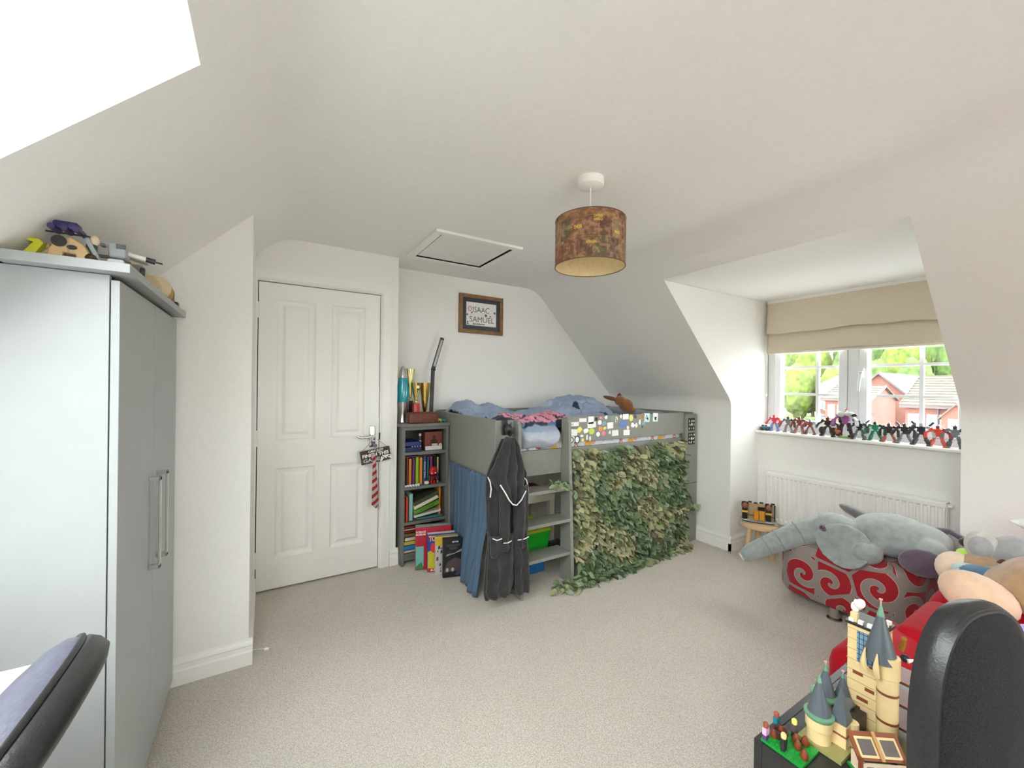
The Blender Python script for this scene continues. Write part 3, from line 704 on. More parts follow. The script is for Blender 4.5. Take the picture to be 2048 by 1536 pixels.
mb.ell((1.294, 2.165, 1.07), .026, .03, .03); mb.tube([(1.305, 2.17, 1.08), (1.315, 2.165, 1.11)], [.009, .002]); mb.build('hook_body', mat('black_plastic', (.02, .02, .022), .45, nscale=30, namt=.1), t, smooth=60)
# ------------------------------------------------------------------ bookcase
bc = thing('bookcase', 'narrow grey bookcase between the door and the bed', 'bookcase', (1.03, 3.1, 0))
G = M_GREYCASE
BX0, BX1, BY0, BY1 = .858, 1.222, 2.945, 3.255
for x in (BX0, BX1-.022): MB().box(x, x+.022, BY0, BY1, 0, 1.025).build('side', G, bc, bevel=.002)
MB().box(BX0-.018, BX1+.004, BY0-.018, BY1, 1.025, 1.048).build('top', G, bc, bevel=.003)
MB().box(BX0+.022, BX1-.022, BY1-.01, BY1, .06, 1.025).build('back', G, bc)
MB().box(BX0+.022, BX1-.022, BY0+.002, BY0+.02, 1.0, 1.025).build('top_rail', G, bc)
SHZ = [.835, .578, .318, .085]
for z in SHZ: MB().box(BX0+.022, BX1-.022, BY0+.004, BY1-.01, z-.022, z).build('shelf', G, bc, bevel=.0015)
MB().box(BX0+.022, BX1-.022, BY0+.01, BY0+.026, .035, .063).build('plinth', G, bc)

# books: each its own thing
PAGE = cmat(228, 220, 200, .8)
def book(name, label, c, dims, col, rot=None, group=None, spine_txt=None, tcol=(240, 240, 230)):
    """dims: (thickness x, depth y, height z) for an upright book centred on c; spine faces -y"""
    w_, d_, h_ = dims; Mx = rot if rot is not None else Matrix.Identity(3); c = Vector(c)+Vector((0, 0, .001))
    t = thing(name, label, 'book', tuple(c), 0, group)
    def ob(m, cc, a, b, e): m.obox(Vector(c)+Mx @ Vector(cc), a, b, e, Mx)
    mb = MB(); k = min(.0025, w_*.15)
    ob(mb, (-w_/2+k/2, 0, 0), k, d_, h_); ob(mb, (w_/2-k/2, 0, 0), k, d_, h_); ob(mb, (0, -d_/2+k/2, 0), w_, k, h_)
    mb.build('cover', cmat(*col, rough=.45), t, fixn=True)
    mb = MB(); ob(mb, (0, .003, 0), w_-2*k, d_-.008, h_-.006); mb.build('pages', PAGE, t)
    if spine_txt:
        mb = MB(); cc = Vector(c)+Mx @ Vector((0, -d_/2-.0004, 0))
        text(mb, spine_txt, w_*.7, cc, Mx @ Vector((0, 0, -1)), Mx @ Vector((1, 0, 0)), fit=h_*.6); mb.build('spine_print', cmat(*tcol, rough=.6), t)
    return t
# second shelf: a row of upright paperbacks
x = BX0+.026
row = [(.016,.205,.2,(62,50,40),'dark brown paperback at the left end of the second bookcase shelf'),(.014,.21,.2,(120,60,40),'rust brown paperback second on the second bookcase shelf'),
       (.024,.2,.2,(214,128,56),'orange paperback beside the purple one on the bookcase'),(.022,.205,.2,(112,44,110),'purple paperback next to the lime green one on the bookcase'),
       (.026,.21,.2,(156,190,48),'lime green paperback in the middle of the second bookcase shelf'),(.026,.205,.2,(222,138,40),'bright orange paperback right of the lime green one'),
       (.026,.21,.2,(40,84,140),'blue paperback with white spine print on the second bookcase shelf'),(.020,.205,.2,(40,104,96),'teal green paperback right of the blue one on the bookcase'),
       (.024,.205,.2,(142,52,104),'magenta paperback behind the red figurine'),(.026,.21,.2,(26,28,30),'black paperback near the right end of the second bookcase shelf'),(.016,.195,.2,(206,190,140),'cream paperback at the right end of the second bookcase shelf')]
for (w_, h_, d_, c, l) in row:
    book('book', l, (x+w_/2+.001, BY0+.095+.03, .578+h_/2), (w_, .15, h_), c, group='paperbacks on the second shelf', spine_txt='ROALD DAHL' if c == (40,84,140) else None); x += w_+.0035
for i, (w_, c, l, xx, a) in enumerate(((.010, (96, 40, 70), 'thin dark plum book lying across the row of paperbacks', .99, .05), (.009, (226, 208, 60), 'thin yellow book lying on top of the paperbacks', 1.10, -.01))):
    book('book', l, (xx, BY0+.10, .796+i*.0125), (w_, .13, .20), c, ry(R(90)+a*0), 'paperbacks on the second shelf')
# figurine, pebble and white scallop edge on the second shelf
t = thing('figurine', 'chunky red hooded figurine with big head on the bookcase', 'figurine', (1.105, 2.975, .578))
RD = cmat(186, 24, 34, .35); DRD = cmat(96, 16, 26, .4)
MB().rbox((1.105, 2.975, .668), .058, .05, .05, .02).ell((1.108, 2.972, .69), .03, .028, .022).build('head', RD, t, smooth=60)
MB().box(1.083, 1.095, 2.9475, 2.95, .662, .668).box(1.112, 1.124, 2.9475, 2.95, .662, .668).build('eyes', cmat(245, 240, 235), t)
MB().rbox((1.105, 2.977, .622), .036, .03, .042, .01).build('torso', DRD, t, smooth=60)
for s_ in (-1, 1):
    MB().rbox((1.105+s_*.011, 2.977, .592), .016, .022, .028, .006).build('leg', RD, t, smooth=60)
    MB().cyl((1.105+s_*.022, 2.975, .638), (1.105+s_*.03, 2.968, .608), .007).build('arm', DRD, t, smooth=60)
MB().tube([(1.12, 2.985, .66), (1.148, 2.985, .655), (1.152, 2.985, .62), (1.148, 2.985, .60)], .006).build('cape', cmat(70, 40, 110), t, smooth=60)
tag(MB().ell((1.055, 2.972, .592), .020, .018, .014).build('pebble', cmat(232, 220, 205, .7), smooth=180), 'pale round pebble beside the red figurine', 'pebble')
for k in range(6): tag(MB().ell((.892+k*.019, 2.958+.002*(k % 2), .586), .011, .012, .008, euler(.3*k, .2, .5*k)).build('shell', cmat(226, 226, 222, .6), smooth=60), '%s small white shell from the left on the second bookcase shelf' % ('first', 'second', 'third', 'fourth', 'fifth', 'sixth')[k], 'shell', 'white shells on the second bookcase shelf')
# top shelf: navy boxes, framed card, small white toys
book('book', 'navy blue book lying flat on the top bookcase shelf', (.945, 3.06, .852), (.034, .2, .125), (24, 30, 84), ry(R(90)))
book('book', 'navy book with pale page edge resting on another navy book', (.945, 3.06, .894), (.03, .2, .12), (30, 40, 110), ry(R(90))@rx(.0))
t = thing('card_box', 'boxed toy with brown picture front on the top bookcase shelf', 'toy box', (1.115, 3.02, .835))
MB().box(1.045, 1.185, 2.99, 3.09, .836, .975).build('carton', cmat(120, 58, 44, .4), t, bevel=.002)
MB().box(1.048, 1.182, 2.987, 2.9895, .836, .866).build('white_band', cmat(225, 222, 218, .5), t)
mb = MB(); mb.lathe((1.118, 2.9895, .935), [(.014, 0), (.014, .001)], 14, rx(R(90))); mb.add([(1.085, 2.989, .885), (1.15, 2.989, .885), (1.14, 2.989, .915), (1.125, 2.989, .925), (1.11, 2.989, .925), (1.095, 2.989, .912)], [tuple(range(6))]); mb.build('dark_print', cmat(60, 26, 24, .5), t)
MB().lathe((1.168, 2.9868, .872), [(.013, 0), (.013, .001)], 16, rx(R(90))).box(1.10, 1.145, 2.9865, 2.9875, .868, .884).build('badge_print', cmat(210, 196, 192, .5), t)
t = thing('toy_set', 'small grey and white toy figures in clear box on the top bookcase shelf', 'toy', (.985, 2.985, .835))
MB().box(.93, 1.02, 2.965, 3.0, .836, .842).build('base', cmat(60, 66, 66), t)
for k in range(4): MB().lathe((.942+k*.021, 2.98, .842), [(.009, 0), (.010, .012), (.005, .022), (.007, .03), (.001, .04)], 10).build('figure', cmat(206, 212, 210, .5), t, smooth=60)
t = thing('toy_robot', 'small teal and white stacked toy behind the navy books', 'toy', (1.018, 3.03, .835))
for k, c in enumerate(((40, 60, 66), (60, 110, 110), (200, 205, 205), (50, 60, 70), (215, 215, 215))): MB().rbox((1.018, 3.03, .848+k*.026), .024-.002*k, .022, .022, .004).build('block', cmat(*c), t, smooth=50)
# third shelf: leaning and lying books
Z3 = .318
book('book', 'tall red book at the left end of the third bookcase shelf', (.890, 3.06, Z3+.088), (.012, .15, .175), (196, 36, 40), group=None)
book('book', 'orange red book with white label on the third bookcase shelf', (.907, 3.055, Z3+.09), (.018, .16, .18), (214, 66, 44))
book('book', 'pale blue green thick book with green lower spine on the third bookcase shelf', (.937, 3.055, Z3+.10), (.030, .16, .198), (140, 190, 186))
def lying(l, c, dims, col, tilt, **k): return book('book', l, c, dims, col, ry(R(90)-tilt), **k)
lying('teal book lying flat at the bottom of the third bookcase shelf', (1.085, 3.05, Z3+.008), (.014, .16, .20), (70, 140, 136), 0)
lying('white paged book lying just above the teal one', (1.065, 3.045, Z3+.040), (.022, .16, .21), (222, 214, 196), R(6))
lying('white book with green lettered spine leaning on the third bookcase shelf', (1.055, 3.035, Z3+.090), (.034, .16, .20), (96, 150, 44), R(17), spine_txt='MINECRAFT', tcol=(30, 60, 20))
lying('cream thick book leaning above the green lettered one', (1.05, 3.04, Z3+.126), (.028, .16, .20), (226, 216, 192), R(20))
lying('dark green book with yellow cover picture on top of the leaning pile', (1.052, 3.045, Z3+.158), (.028, .16, .20), (70, 78, 54), R(20))
book('book', 'tall orange book standing at the right end of the third bookcase shelf', (1.165, 3.06, Z3+.115), (.020, .16, .228), (214, 142, 56))
book('book', 'dark brown book at the far right of the third bookcase shelf', (1.188, 3.055, Z3+.10), (.016, .15, .2), (96, 52, 36))
# bottom shelf: flat pile
zz = .085
for (h_, c, l) in ((.020, (196, 190, 176), 'pale grey book at the bottom of the lowest bookcase pile'), (.034, (44, 130, 190), 'bright blue book in the lowest bookcase pile'), (.030, (206, 180, 70), 'mustard yellow book in the lowest bookcase pile'), (.028, (214, 208, 192), 'cream book above the mustard one in the lowest bookcase pile'), (.030, (112, 92, 60), 'olive brown book in the lowest bookcase pile'), (.018, (120, 40, 36), 'dark red book near the top of the lowest bookcase pile'), (.012, (190, 196, 160), 'thin pale green book on the lowest bookcase pile'), (.018, (140, 34, 40), 'maroon book on top of the lowest bookcase pile')):
    book('book', l, (.955+random.Random(int(h_*9999)+c[0]).uniform(-.01, .01), 3.05, zz+h_/2+.0005), (h_, .17, .14), c, ry(R(90))); zz += h_+.001

# ------------------------------------------------------------------ boxes on the floor beside the bookcase
def carton(name, label, cx, cy, w_, d_, h_, yaw, tilt, col, topcol, sidecol=None, w0=None, h0=None):
    """stands on the floor; front face looks to -y before turning by yaw; leans back by tilt"""
    t = thing(name, label, 'box', (cx, cy, 0), 0)
    Mx = rz(yaw) @ rx(-tilt)
    def P(x, y, z): return Vector((cx, cy, d_*math.sin(tilt)*0)) + Mx @ Vector((x, y, z))
    lift = -min((Mx @ Vector((x, y, 0))).z for x in (-w_/2, w_/2) for y in (0, d_))
    L = Vector((0, 0, lift+.001))
    mb = MB(); vs = [P(x, y, z)+L for z in (0, h_) for (x, y) in ((-w_/2, 0), (w_/2, 0), (w_/2, d_), (-w_/2, d_))]
    mb.add(vs, [(0,3,2,1)]); mb.cur = 1; mb.add(vs, [(4,5,6,7)]); mb.cur = 0; mb.add(vs, [(0,1,5,4),(1,2,6,5),(2,3,7,6)]); mb.cur = 2; mb.add(vs, [(3,0,4,7)])
    mb.build('carton', [cmat(*col, rough=.3), cmat(*topcol, rough=.35), cmat(*(sidecol or col), rough=.35)], t, fixn=True)
    ux = Mx @ Vector((1, 0, 0)); uz = Mx @ Vector((0, 0, 1)); n = Mx @ Vector((0, -1, 0)); uy = Mx @ Vector((0, 1, 0))
    kx = w_/(w0 or w_); kz = h_/(h0 or h_)
    def front(x, z, k=.0008): return P(x*kx, 0, z*kz)+L+n*k
    def topf(x, y, k=.0008): return P(x*kx, y, h_)+L+uz*k
    def side(y, z, k=.0008): return P(-w_/2, y, z*kz)+L-ux*k
    return t, front, topf, side, ux, uy, uz
def quad(t, name, pts, col, rough=.4): mb = MB(); mb.add(pts, [tuple(range(len(pts)))]); return mb.build(name, cmat(*col, rough=rough), t, fixn=False)
t, f, tp, sd, ux, uy, uz = carton('science_kit_box', 'red and teal science kit box reading Mechanics, rearmost of the row', 1.056, 2.806, .255, .07, .30, R(-15), R(3), (178, 30, 52), (170, 190, 190), (190, 36, 56), .36, .275)
quad(t, 'blue_print', [tp(-.05, .002), tp(.178, .002), tp(.178, .05), tp(-.01, .05)], (110, 176, 200)); quad(t, 'tan_print', [tp(-.09, .05), tp(.178, .052), tp(.178, .073), tp(-.09, .073)], (176, 140, 92))
mb = MB(); text(mb, 'Mechanics', .034, tp(.06, .026, .0014), ux, uy, bold=.001, fit=.105); mb.build('title_print', cmat(240, 246, 248), t)
quad(t, 'teal_print', [f(-.178, .02), f(-.10, .02), f(-.10, .15), f(-.178, .15)], (116, 184, 180)); quad(t, 'green_print', [f(-.178, .003, .0012), f(-.10, .003, .0012), f(-.12, .05, .0012), f(-.178, .02, .0012)], (70, 130, 60))
mb = MB(); text(mb, 'SCIENCE\nMUSEUM', .018, f(-.13, .235), ux, uz, bold=.0006); mb.build('front_print', cmat(245, 225, 225), t)
quad(t, 'side_print', [sd(.004, .01), sd(.07, .01), sd(.07, .15), sd(.004, .15)], (176, 170, 164))
t, f, tp, sd, ux, uy, uz = carton('toy_box', 'blue and yellow toy box with white top and red round badge', 1.090, 2.740, .195, .045, .265, R(-15), R(3), (40, 70, 160), (240, 240, 240), None, .30, .232)
quad(t, 'yellow_print', [f(-.148, .02), f(-.03, .02), f(-.03, .145), f(-.148, .125)], (196, 184, 52)); quad(t, 'red_print', [f(-.148, .002), f(-.03, .002), f(-.03, .022), f(-.148, .025)], (196, 50, 44))
mb = MB(); mb.add([f(-.085+.034*math.cos(a), .148+.03*math.sin(a), .0014) for a in [2*PI*i/18 for i in range(18)]], [tuple(range(18))]); mb.build('badge_print', cmat(206, 44, 60), t, fixn=False)
mb = MB(); text(mb, 'TOY', .05, f(-.085, .203, .0012), ux, uz, bold=.003, fit=.07); mb.build('title_print', cmat(236, 160, 50), t)
mb = MB(); text(mb, 'A A', .02, f(-.09, .012, .0012), ux, uz, bold=.001); mb.build('letter_print', cmat(250, 240, 235), t)
t, f, tp, sd, ux, uy, uz = carton('puzzle_box', 'yellow-topped black and white box behind the dark box', 1.108, 2.683, .16, .045, .26, R(-15), R(3), (196, 192, 188), (196, 170, 60), None, .26, .222)
quad(t, 'yellow_print', [f(-.128, .17), f(-.02, .17), f(-.02, .218), f(-.128, .218)], (214, 176, 40))
rr = random.Random(5)
for k in range(12):
    a, b = -.122+rr.random()*.08, .01+rr.random()*.15; s_ = .012+rr.random()*.015
    quad(t, 'ink_print', [f(a, b, .001), f(a+s_, b+.004, .001), f(a+s_*.9, b+s_, .001), f(a+.002, b+s_*.8, .001)], ((40, 36, 40), (70, 62, 66), (110, 60, 66))[k % 3])
t, f, tp, sd, ux, uy, uz = carton('car_kit_box', 'black box with a grey car picture at the front of the row', 1.124, 2.614, .135, .045, .262, R(-15), R(3), (30, 31, 33), (44, 44, 42), (64, 60, 54), .215, .228)
quad(t, 'grey_print', [f(-.075, .125), f(.10, .15), f(.10, .165), f(.02, .142), f(-.06, .138)], (150, 150, 156)); quad(t, 'car_print', [f(-.10, .03), f(.10, .04), f(.10, .10), f(.03, .115), f(-.06, .09)], (84, 74, 76)); quad(t, 'violet_print', [f(.03, .01, .0012), f(.10, .012, .0012), f(.10, .06, .0012), f(.05, .05, .0012)], (70, 66, 100))
for a in (-.06, .0): mb = MB(); mb.add([f(a+.016*math.cos(q), .045+.012*math.sin(q), .0016) for q in [2*PI*i/14 for i in range(14)]], [tuple(range(14))]); mb.build('lamp_print', cmat(186, 170, 160), t, fixn=False)
mb = MB(); text(mb, 'MIDNIGHT\nRIDER', .02, f(.01, .178), ux, uz, fit=.095); mb.build('title_print', cmat(104, 112, 116), t)
mb = MB(); text(mb, 'MOTOR', .012, f(.03, .208), ux, uz, bold=.0006); mb.build('logo_print', cmat(230, 230, 230), t)

# ------------------------------------------------------------------ on top of the bookcase
ZT = 1.048
t = thing('lava_lamp', 'silver lava lamp with turquoise liquid on the bookcase', 'lamp', (.905, 3.11, ZT))
M_SILV = mat('satin_aluminium', (.60, .60, .60), .28, metal=1, nscale=60, namt=.04)
MB().lathe((.905, 3.11, ZT), [(.042, 0), (.042, .006), (.028, .05), (.030, .07), (.043, .155)], 28).build('base', M_SILV, t, smooth=50)
MB().lathe((.905, 3.11, ZT+.155), [(.043, 0), (.046, .03), (.045, .09), (.038, .15), (.033, .185)], 28).build('globe', mat('turquoise_liquid', s2l(20, 150, 168), .12, nscale=9, namt=.12, coat=.5), t, smooth=50)
MB().lathe((.905, 3.11, ZT+.341), [(.0325, 0), (.024, .055), (.012, .085), (.003, .092)], 28).build('cap', M_SILV, t, smooth=50)
t = thing('wooden_block', 'carved reddish wooden block on top of the bookcase', 'box', (1.02, 2.985, ZT))
M_MAH = mat('carved_mahogany', s2l(104, 52, 34), .45, nscale=45, namt=.3, bump=.6, bscale=90)
MB().rbox((1.02, 2.99, ZT+.037), .225, .10, .072, .006).build('block', M_MAH, t, smooth=40)
MB().rbox((1.02, 2.99, ZT+.0765), .20, .08, .008, .003).build('lid', M_MAH, t, smooth=40)
M_GOLD = mat('polished_gold_cup', (.80, .58, .18), .16, metal=1, nscale=30, namt=.1)
M_PGOLD = mat('pale_gold_cup', (.78, .70, .36), .2, metal=1, nscale=30, namt=.1)
def trophy(label, x, y, h, r, base, bh, flutes=0, m=M_GOLD, z0=ZT):
    t = thing('trophy', label, 'trophy', (x, y, z0), 0, 'trophies on the bookcase')
    MB().rbox((x, y, z0+bh/2), .048, .048, bh, .003).build('base', base, t, smooth=40)
    prof = [(.014, bh), (.008, bh+.012), (.009, bh+.02), (.020, bh+.06), (r*.8, bh+(h-bh)*.72), (r, h), (r-.003, h), (r*.75, bh+(h-bh)*.7), (.012, bh+.06)]
    mb = MB(); mb.lathe((x, y, z0), prof, 28, cap=False)
    if flutes:
        n = len(mb.v)
        for v in mb.v:
            a = math.atan2(v.y-y, v.x-x); k = 1+.16*math.cos(flutes*a)*sm(bh+.03, h, v.z-z0); v.x = x+(v.x-x)*k; v.y = y+(v.y-y)*k
            if v.z-z0 > h-.002: v.z += .02*math.cos(flutes*a)
    mb.build('cup', m, t, smooth=50)
    return t
trophy('tall pale gold fluted trophy, back one of the three on the bookcase', .985, 3.19, .40, .036, cmat(40, 26, 24, .3), .16, 5, M_PGOLD)
t = trophy('gold trophy cup with white badge on a red base', 1.0, 3.08, .305, .04, cmat(178, 32, 34, .3), .145)
MB().lathe((1.003, 3.043, ZT+.272), [(.013, 0), (.012, .003), (.006, .003)], 18, rx(R(90))).build('badge', cmat(236, 230, 225), t, smooth=40)
mb = MB(); 
for k in range(6): mb.lathe((1.008-.001*k, 3.046+.004*k, ZT+.24-k*.012), [(.005, 0), (.003, .002)], 8, rx(R(90)))
mb.build('star_trim', cmat(235, 220, 170), t)
trophy('plain gold trophy cup, nearest the black desk lamp', 1.085, 3.12, .305, .045, cmat(120, 92, 40, .3), .05, 0)
t = thing('desk_lamp', 'slim black folding desk lamp on the bookcase', 'desk lamp', (1.155, 3.14, ZT))
M_BLK = mat('satin_black', (.022, .022, .024), .4, nscale=30, namt=.1)
MB().rbox((1.165, 3.14, ZT+.008), .10, .10, .016, .004).build('base', M_BLK, t, smooth=40)
MB().obox((1.147, 3.13, ZT+.215), .030, .014, .40, ry(R(2))).build('stem', M_BLK, t, bevel=.002)
MB().cyl((1.140, 3.13, ZT+.416), (1.172, 3.13, ZT+.416), .012).build('joint', M_BLK, t, smooth=40)
hd = MB().obox((1.192, 3.128, ZT+.545), .030, .016, .27, ry(R(16.5))).build('head', M_BLK, t, bevel=.002)
MB().obox((1.192, 3.119, ZT+.548), .018, .004, .225, ry(R(16.5))).build('light_strip', cmat(170, 172, 176, .4), hd)
t = thing('small_toy', 'tiny yellow and teal toy vehicle on the bookcase corner', 'toy', (1.165, 2.98, ZT))
MB().rbox((1.15, 2.98, ZT+.016), .035, .03, .026, .006).build('front', cmat(196, 178, 60), t, smooth=50)
MB().rbox((1.185, 2.98, ZT+.013), .035, .03, .02, .005).build('rear', cmat(50, 130, 136), t, smooth=50)
for dx in (0, .035): MB().cyl((1.15+dx, 2.962, ZT+.007), (1.15+dx, 2.998, ZT+.007), .007).build('wheels', M_BLK, t, smooth=50)

# ------------------------------------------------------------------ picture on the back wall
t = thing('picture_frame', 'oak framed name print with dark mount on the back wall', 'picture', (1.655, 3.27, 1.80))
M_OAK = mat('brown_oak_frame', s2l(134, 98, 62), .5, nscale=30, namt=.18)
fx0, fx1, fz0, fz1 = 1.436, 1.876, 1.80, 2.146
mb = MB(); k = .033
mb.box(fx0, fx1, 3.256, 3.2795, fz0, fz0+k); mb.box(fx0, fx1, 3.256, 3.2795, fz1-k, fz1); mb.box(fx0, fx0+k, 3.256, 3.2795, fz0+k, fz1-k); mb.box(fx1-k, fx1, 3.256, 3.2795, fz0+k, fz1-k)
mb.build('frame', M_OAK, t, bevel=.002)
MB().box(fx0+k, fx1-k, 3.270, 3.274, fz0+k, fz1-k).build('mount', mat('slate_mount', s2l(66, 68, 76), .25, nscale=20, namt=.05), t)
pp = MB().box(fx0+.070, fx1-.070, 3.267, 3.2695, fz0+.072, fz1-.068).build('paper', cmat(232, 230, 226, .7), t)
mb = MB(); text(mb, 'ISAAC', .072, (1.650, 3.2664, 2.012), (1, 0, 0), (0, 0, 1), fit=.165); mb.build('lettering', cmat(84, 84, 84, .8), pp)
mb = MB(); text(mb, 'SAMUEL', .072, (1.660, 3.2664, 1.925), (1, 0, 0), (0, 0, 1), fit=.245); mb.build('lettering', cmat(96, 96, 98, .8), pp)
MB().tube([(1.540+.016*math.cos(a), 3.2664, 2.018+.02*math.sin(a)) for a in [2*PI*i/16 for i in range(16)]], .0035, 6, True).build('red_ring_print', cmat(206, 140, 146, .8), pp)
rr = random.Random(2)
for (x, z, s_) in ((1.79, 2.0, .012), (1.70, 1.97, .014), (1.515, 1.965, .009), (1.52, 1.90, .008), (1.52, 1.885, .008), (1.56, 1.985, .008), (1.745, 1.965, .008)): MB().obox((x, 3.2664, z), s_*1.6, .0006, s_*1.6, ry(.78)).build('doodle_print', cmat(90, 90, 88, .8), pp)
for k in range(10): MB().obox((1.575+k*.012, 3.2664, 1.886), .009, .0006, .008+rr.random()*.006).build('doodle_print', cmat(90, 90, 88, .8), pp)

# ------------------------------------------------------------------ sign and tie on the door handle
t = thing('door_sign', 'brown wooden gaming sign hanging from the door handle', 'sign', (.675, 2.965, .79))
Ms = ry(R(-8.5)); c = Vector((.672, 2.958, .832))
MB().obox(c, .205, .008, .096, Ms).build('board', mat('dark_brown_board', s2l(66, 46, 38), .6, nscale=25, namt=.2), t, bevel=.001)
def sp(x, z): return c+Ms @ Vector((x, -.0046, z))
wht = cmat(236, 232, 228, .6)
mb = MB(); text(mb, 'CAN I JUST', .022, sp(.005, .034), Ms @ Vector((1,0,0)), Ms @ Vector((0,0,1)), bold=.0006, fit=.105); text(mb, 'FINISH THIS', .032, sp(0, .008), Ms @ Vector((1,0,0)), Ms @ Vector((0,0,1)), bold=.001, fit=.182)
mb.build('lettering', wht, t)
mb = MB(); text(mb, 'GAME', .034, sp(-.032, -.026), Ms @ Vector((1,0,0)), Ms @ Vector((0,0,1)), bold=.001, fit=.115); mb.build('lettering', cmat(176, 182, 196, .6), t)
def sp2(x, z): return c+Ms @ Vector((x, -.0046, z))
cp = MB().prism([sp2(x, z) for x, z in ((.025, -.046), (.033, -.018), (.05, -.009), (.09, -.009), (.105, -.018), (.110, -.043), (.10, -.043), (.09, -.033), (.048, -.033), (.036, -.046))], (0,0,0), (0, -.002, 0)).build('controller', wht, t)
mb = MB()
for x, z in ((.047, -.020), (.090, -.020)): mb.obox(sp2(x, z)+Vector((0, -.0022, 0)), .012, .001, .004, Ms); mb.obox(sp2(x, z)+Vector((0, -.0022, 0)), .004, .001, .012, Ms)
for x in (.058, .078): mb.lathe(sp2(x, -.029)+Vector((0, -.002, 0)), [(.005, 0), (.005, .001)], 10, rx(R(90)))
mb.build('buttons', cmat(50, 46, 48), cp)
mb = MB(); mb.tube([sp(-.085, .048), (.64, 2.966, .93), (.655, 2.966, .968)], .0015, 5); mb.tube([sp(.085, .048), (.70, 2.966, .93), (.668, 2.966, .968)], .0015, 5); mb.build('cord', cmat(120, 106, 92), t)
t = thing('key_ring', 'white heart key ring hanging from the door lever', 'key ring', (.662, 2.95, .90))
MB().tube([(.662+.017*math.cos(a)*(1 if math.sin(a) < 0 else 1), 2.950, .955+.018*math.sin(a)-.006*abs(math.cos(a))) for a in [2*PI*i/16 for i in range(16)]], .0035, 6, True).build('heart', cmat(240, 238, 235), t, smooth=60)
MB().lathe((.666, 2.956, .902), [(.0145, 0), (.0145, .004)], 18, rx(R(90))).build('disc', cmat(96, 100, 124, .4), t, smooth=40)
def stripes(name, c1, c2, scale, ang):
    m = bpy.data.materials.new(name); m.use_nodes = True; nt = m.node_tree; b = nt.nodes['Principled BSDF']
    tc = nt.nodes.new('ShaderNodeTexCoord'); mp = nt.nodes.new('ShaderNodeMapping'); mp.inputs['Rotation'].default_value = (0, ang, 0)
    wv = nt.nodes.new('ShaderNodeTexWave'); wv.bands_direction = 'X'; wv.inputs['Scale'].default_value = scale
    r = nt.nodes.new('ShaderNodeValToRGB'); r.color_ramp.interpolation = 'CONSTANT'; r.color_ramp.elements[0].color = (*c1, 1); r.color_ramp.elements[1].position = .5; r.color_ramp.elements[1].color = (*c2, 1)
    nt.links.new(tc.outputs['Object'], mp.inputs[0]); nt.links.new(mp.outputs[0], wv.inputs[0]); nt.links.new(wv.outputs['Fac'], r.inputs[0]); nt.links.new(r.outputs[0], b.inputs['Base Color']); b.inputs['Roughness'].default_value = .7
    return m
M_TIE = stripes('red_grey_diagonal_stripe', s2l(150, 22, 40), s2l(176, 164, 152), 7.6, R(-52))
t = thing('neck_tie', 'red and grey striped school tie in front of the door sign', 'tie', (.675, 2.93, .46))
mb = MB(); mb.grid(lambda u, v: (.660+(u-.5)*(.020+.030*v)+.010*v, 2.944-.006*math.sin(PI*u), .812-v*.325), 8, 24, thick=(0, .005, 0))
mb.prism([(.645, 2.944, .487), (.695, 2.944, .487), (.676, 2.943, .458)], (0, 0, 0), (0, .005, 0)); mb.build('blade', M_TIE, t, smooth=40)
MB().rbox((.656, 2.943, .828), .030, .014, .035, .006).build('knot', M_TIE, t, smooth=40)
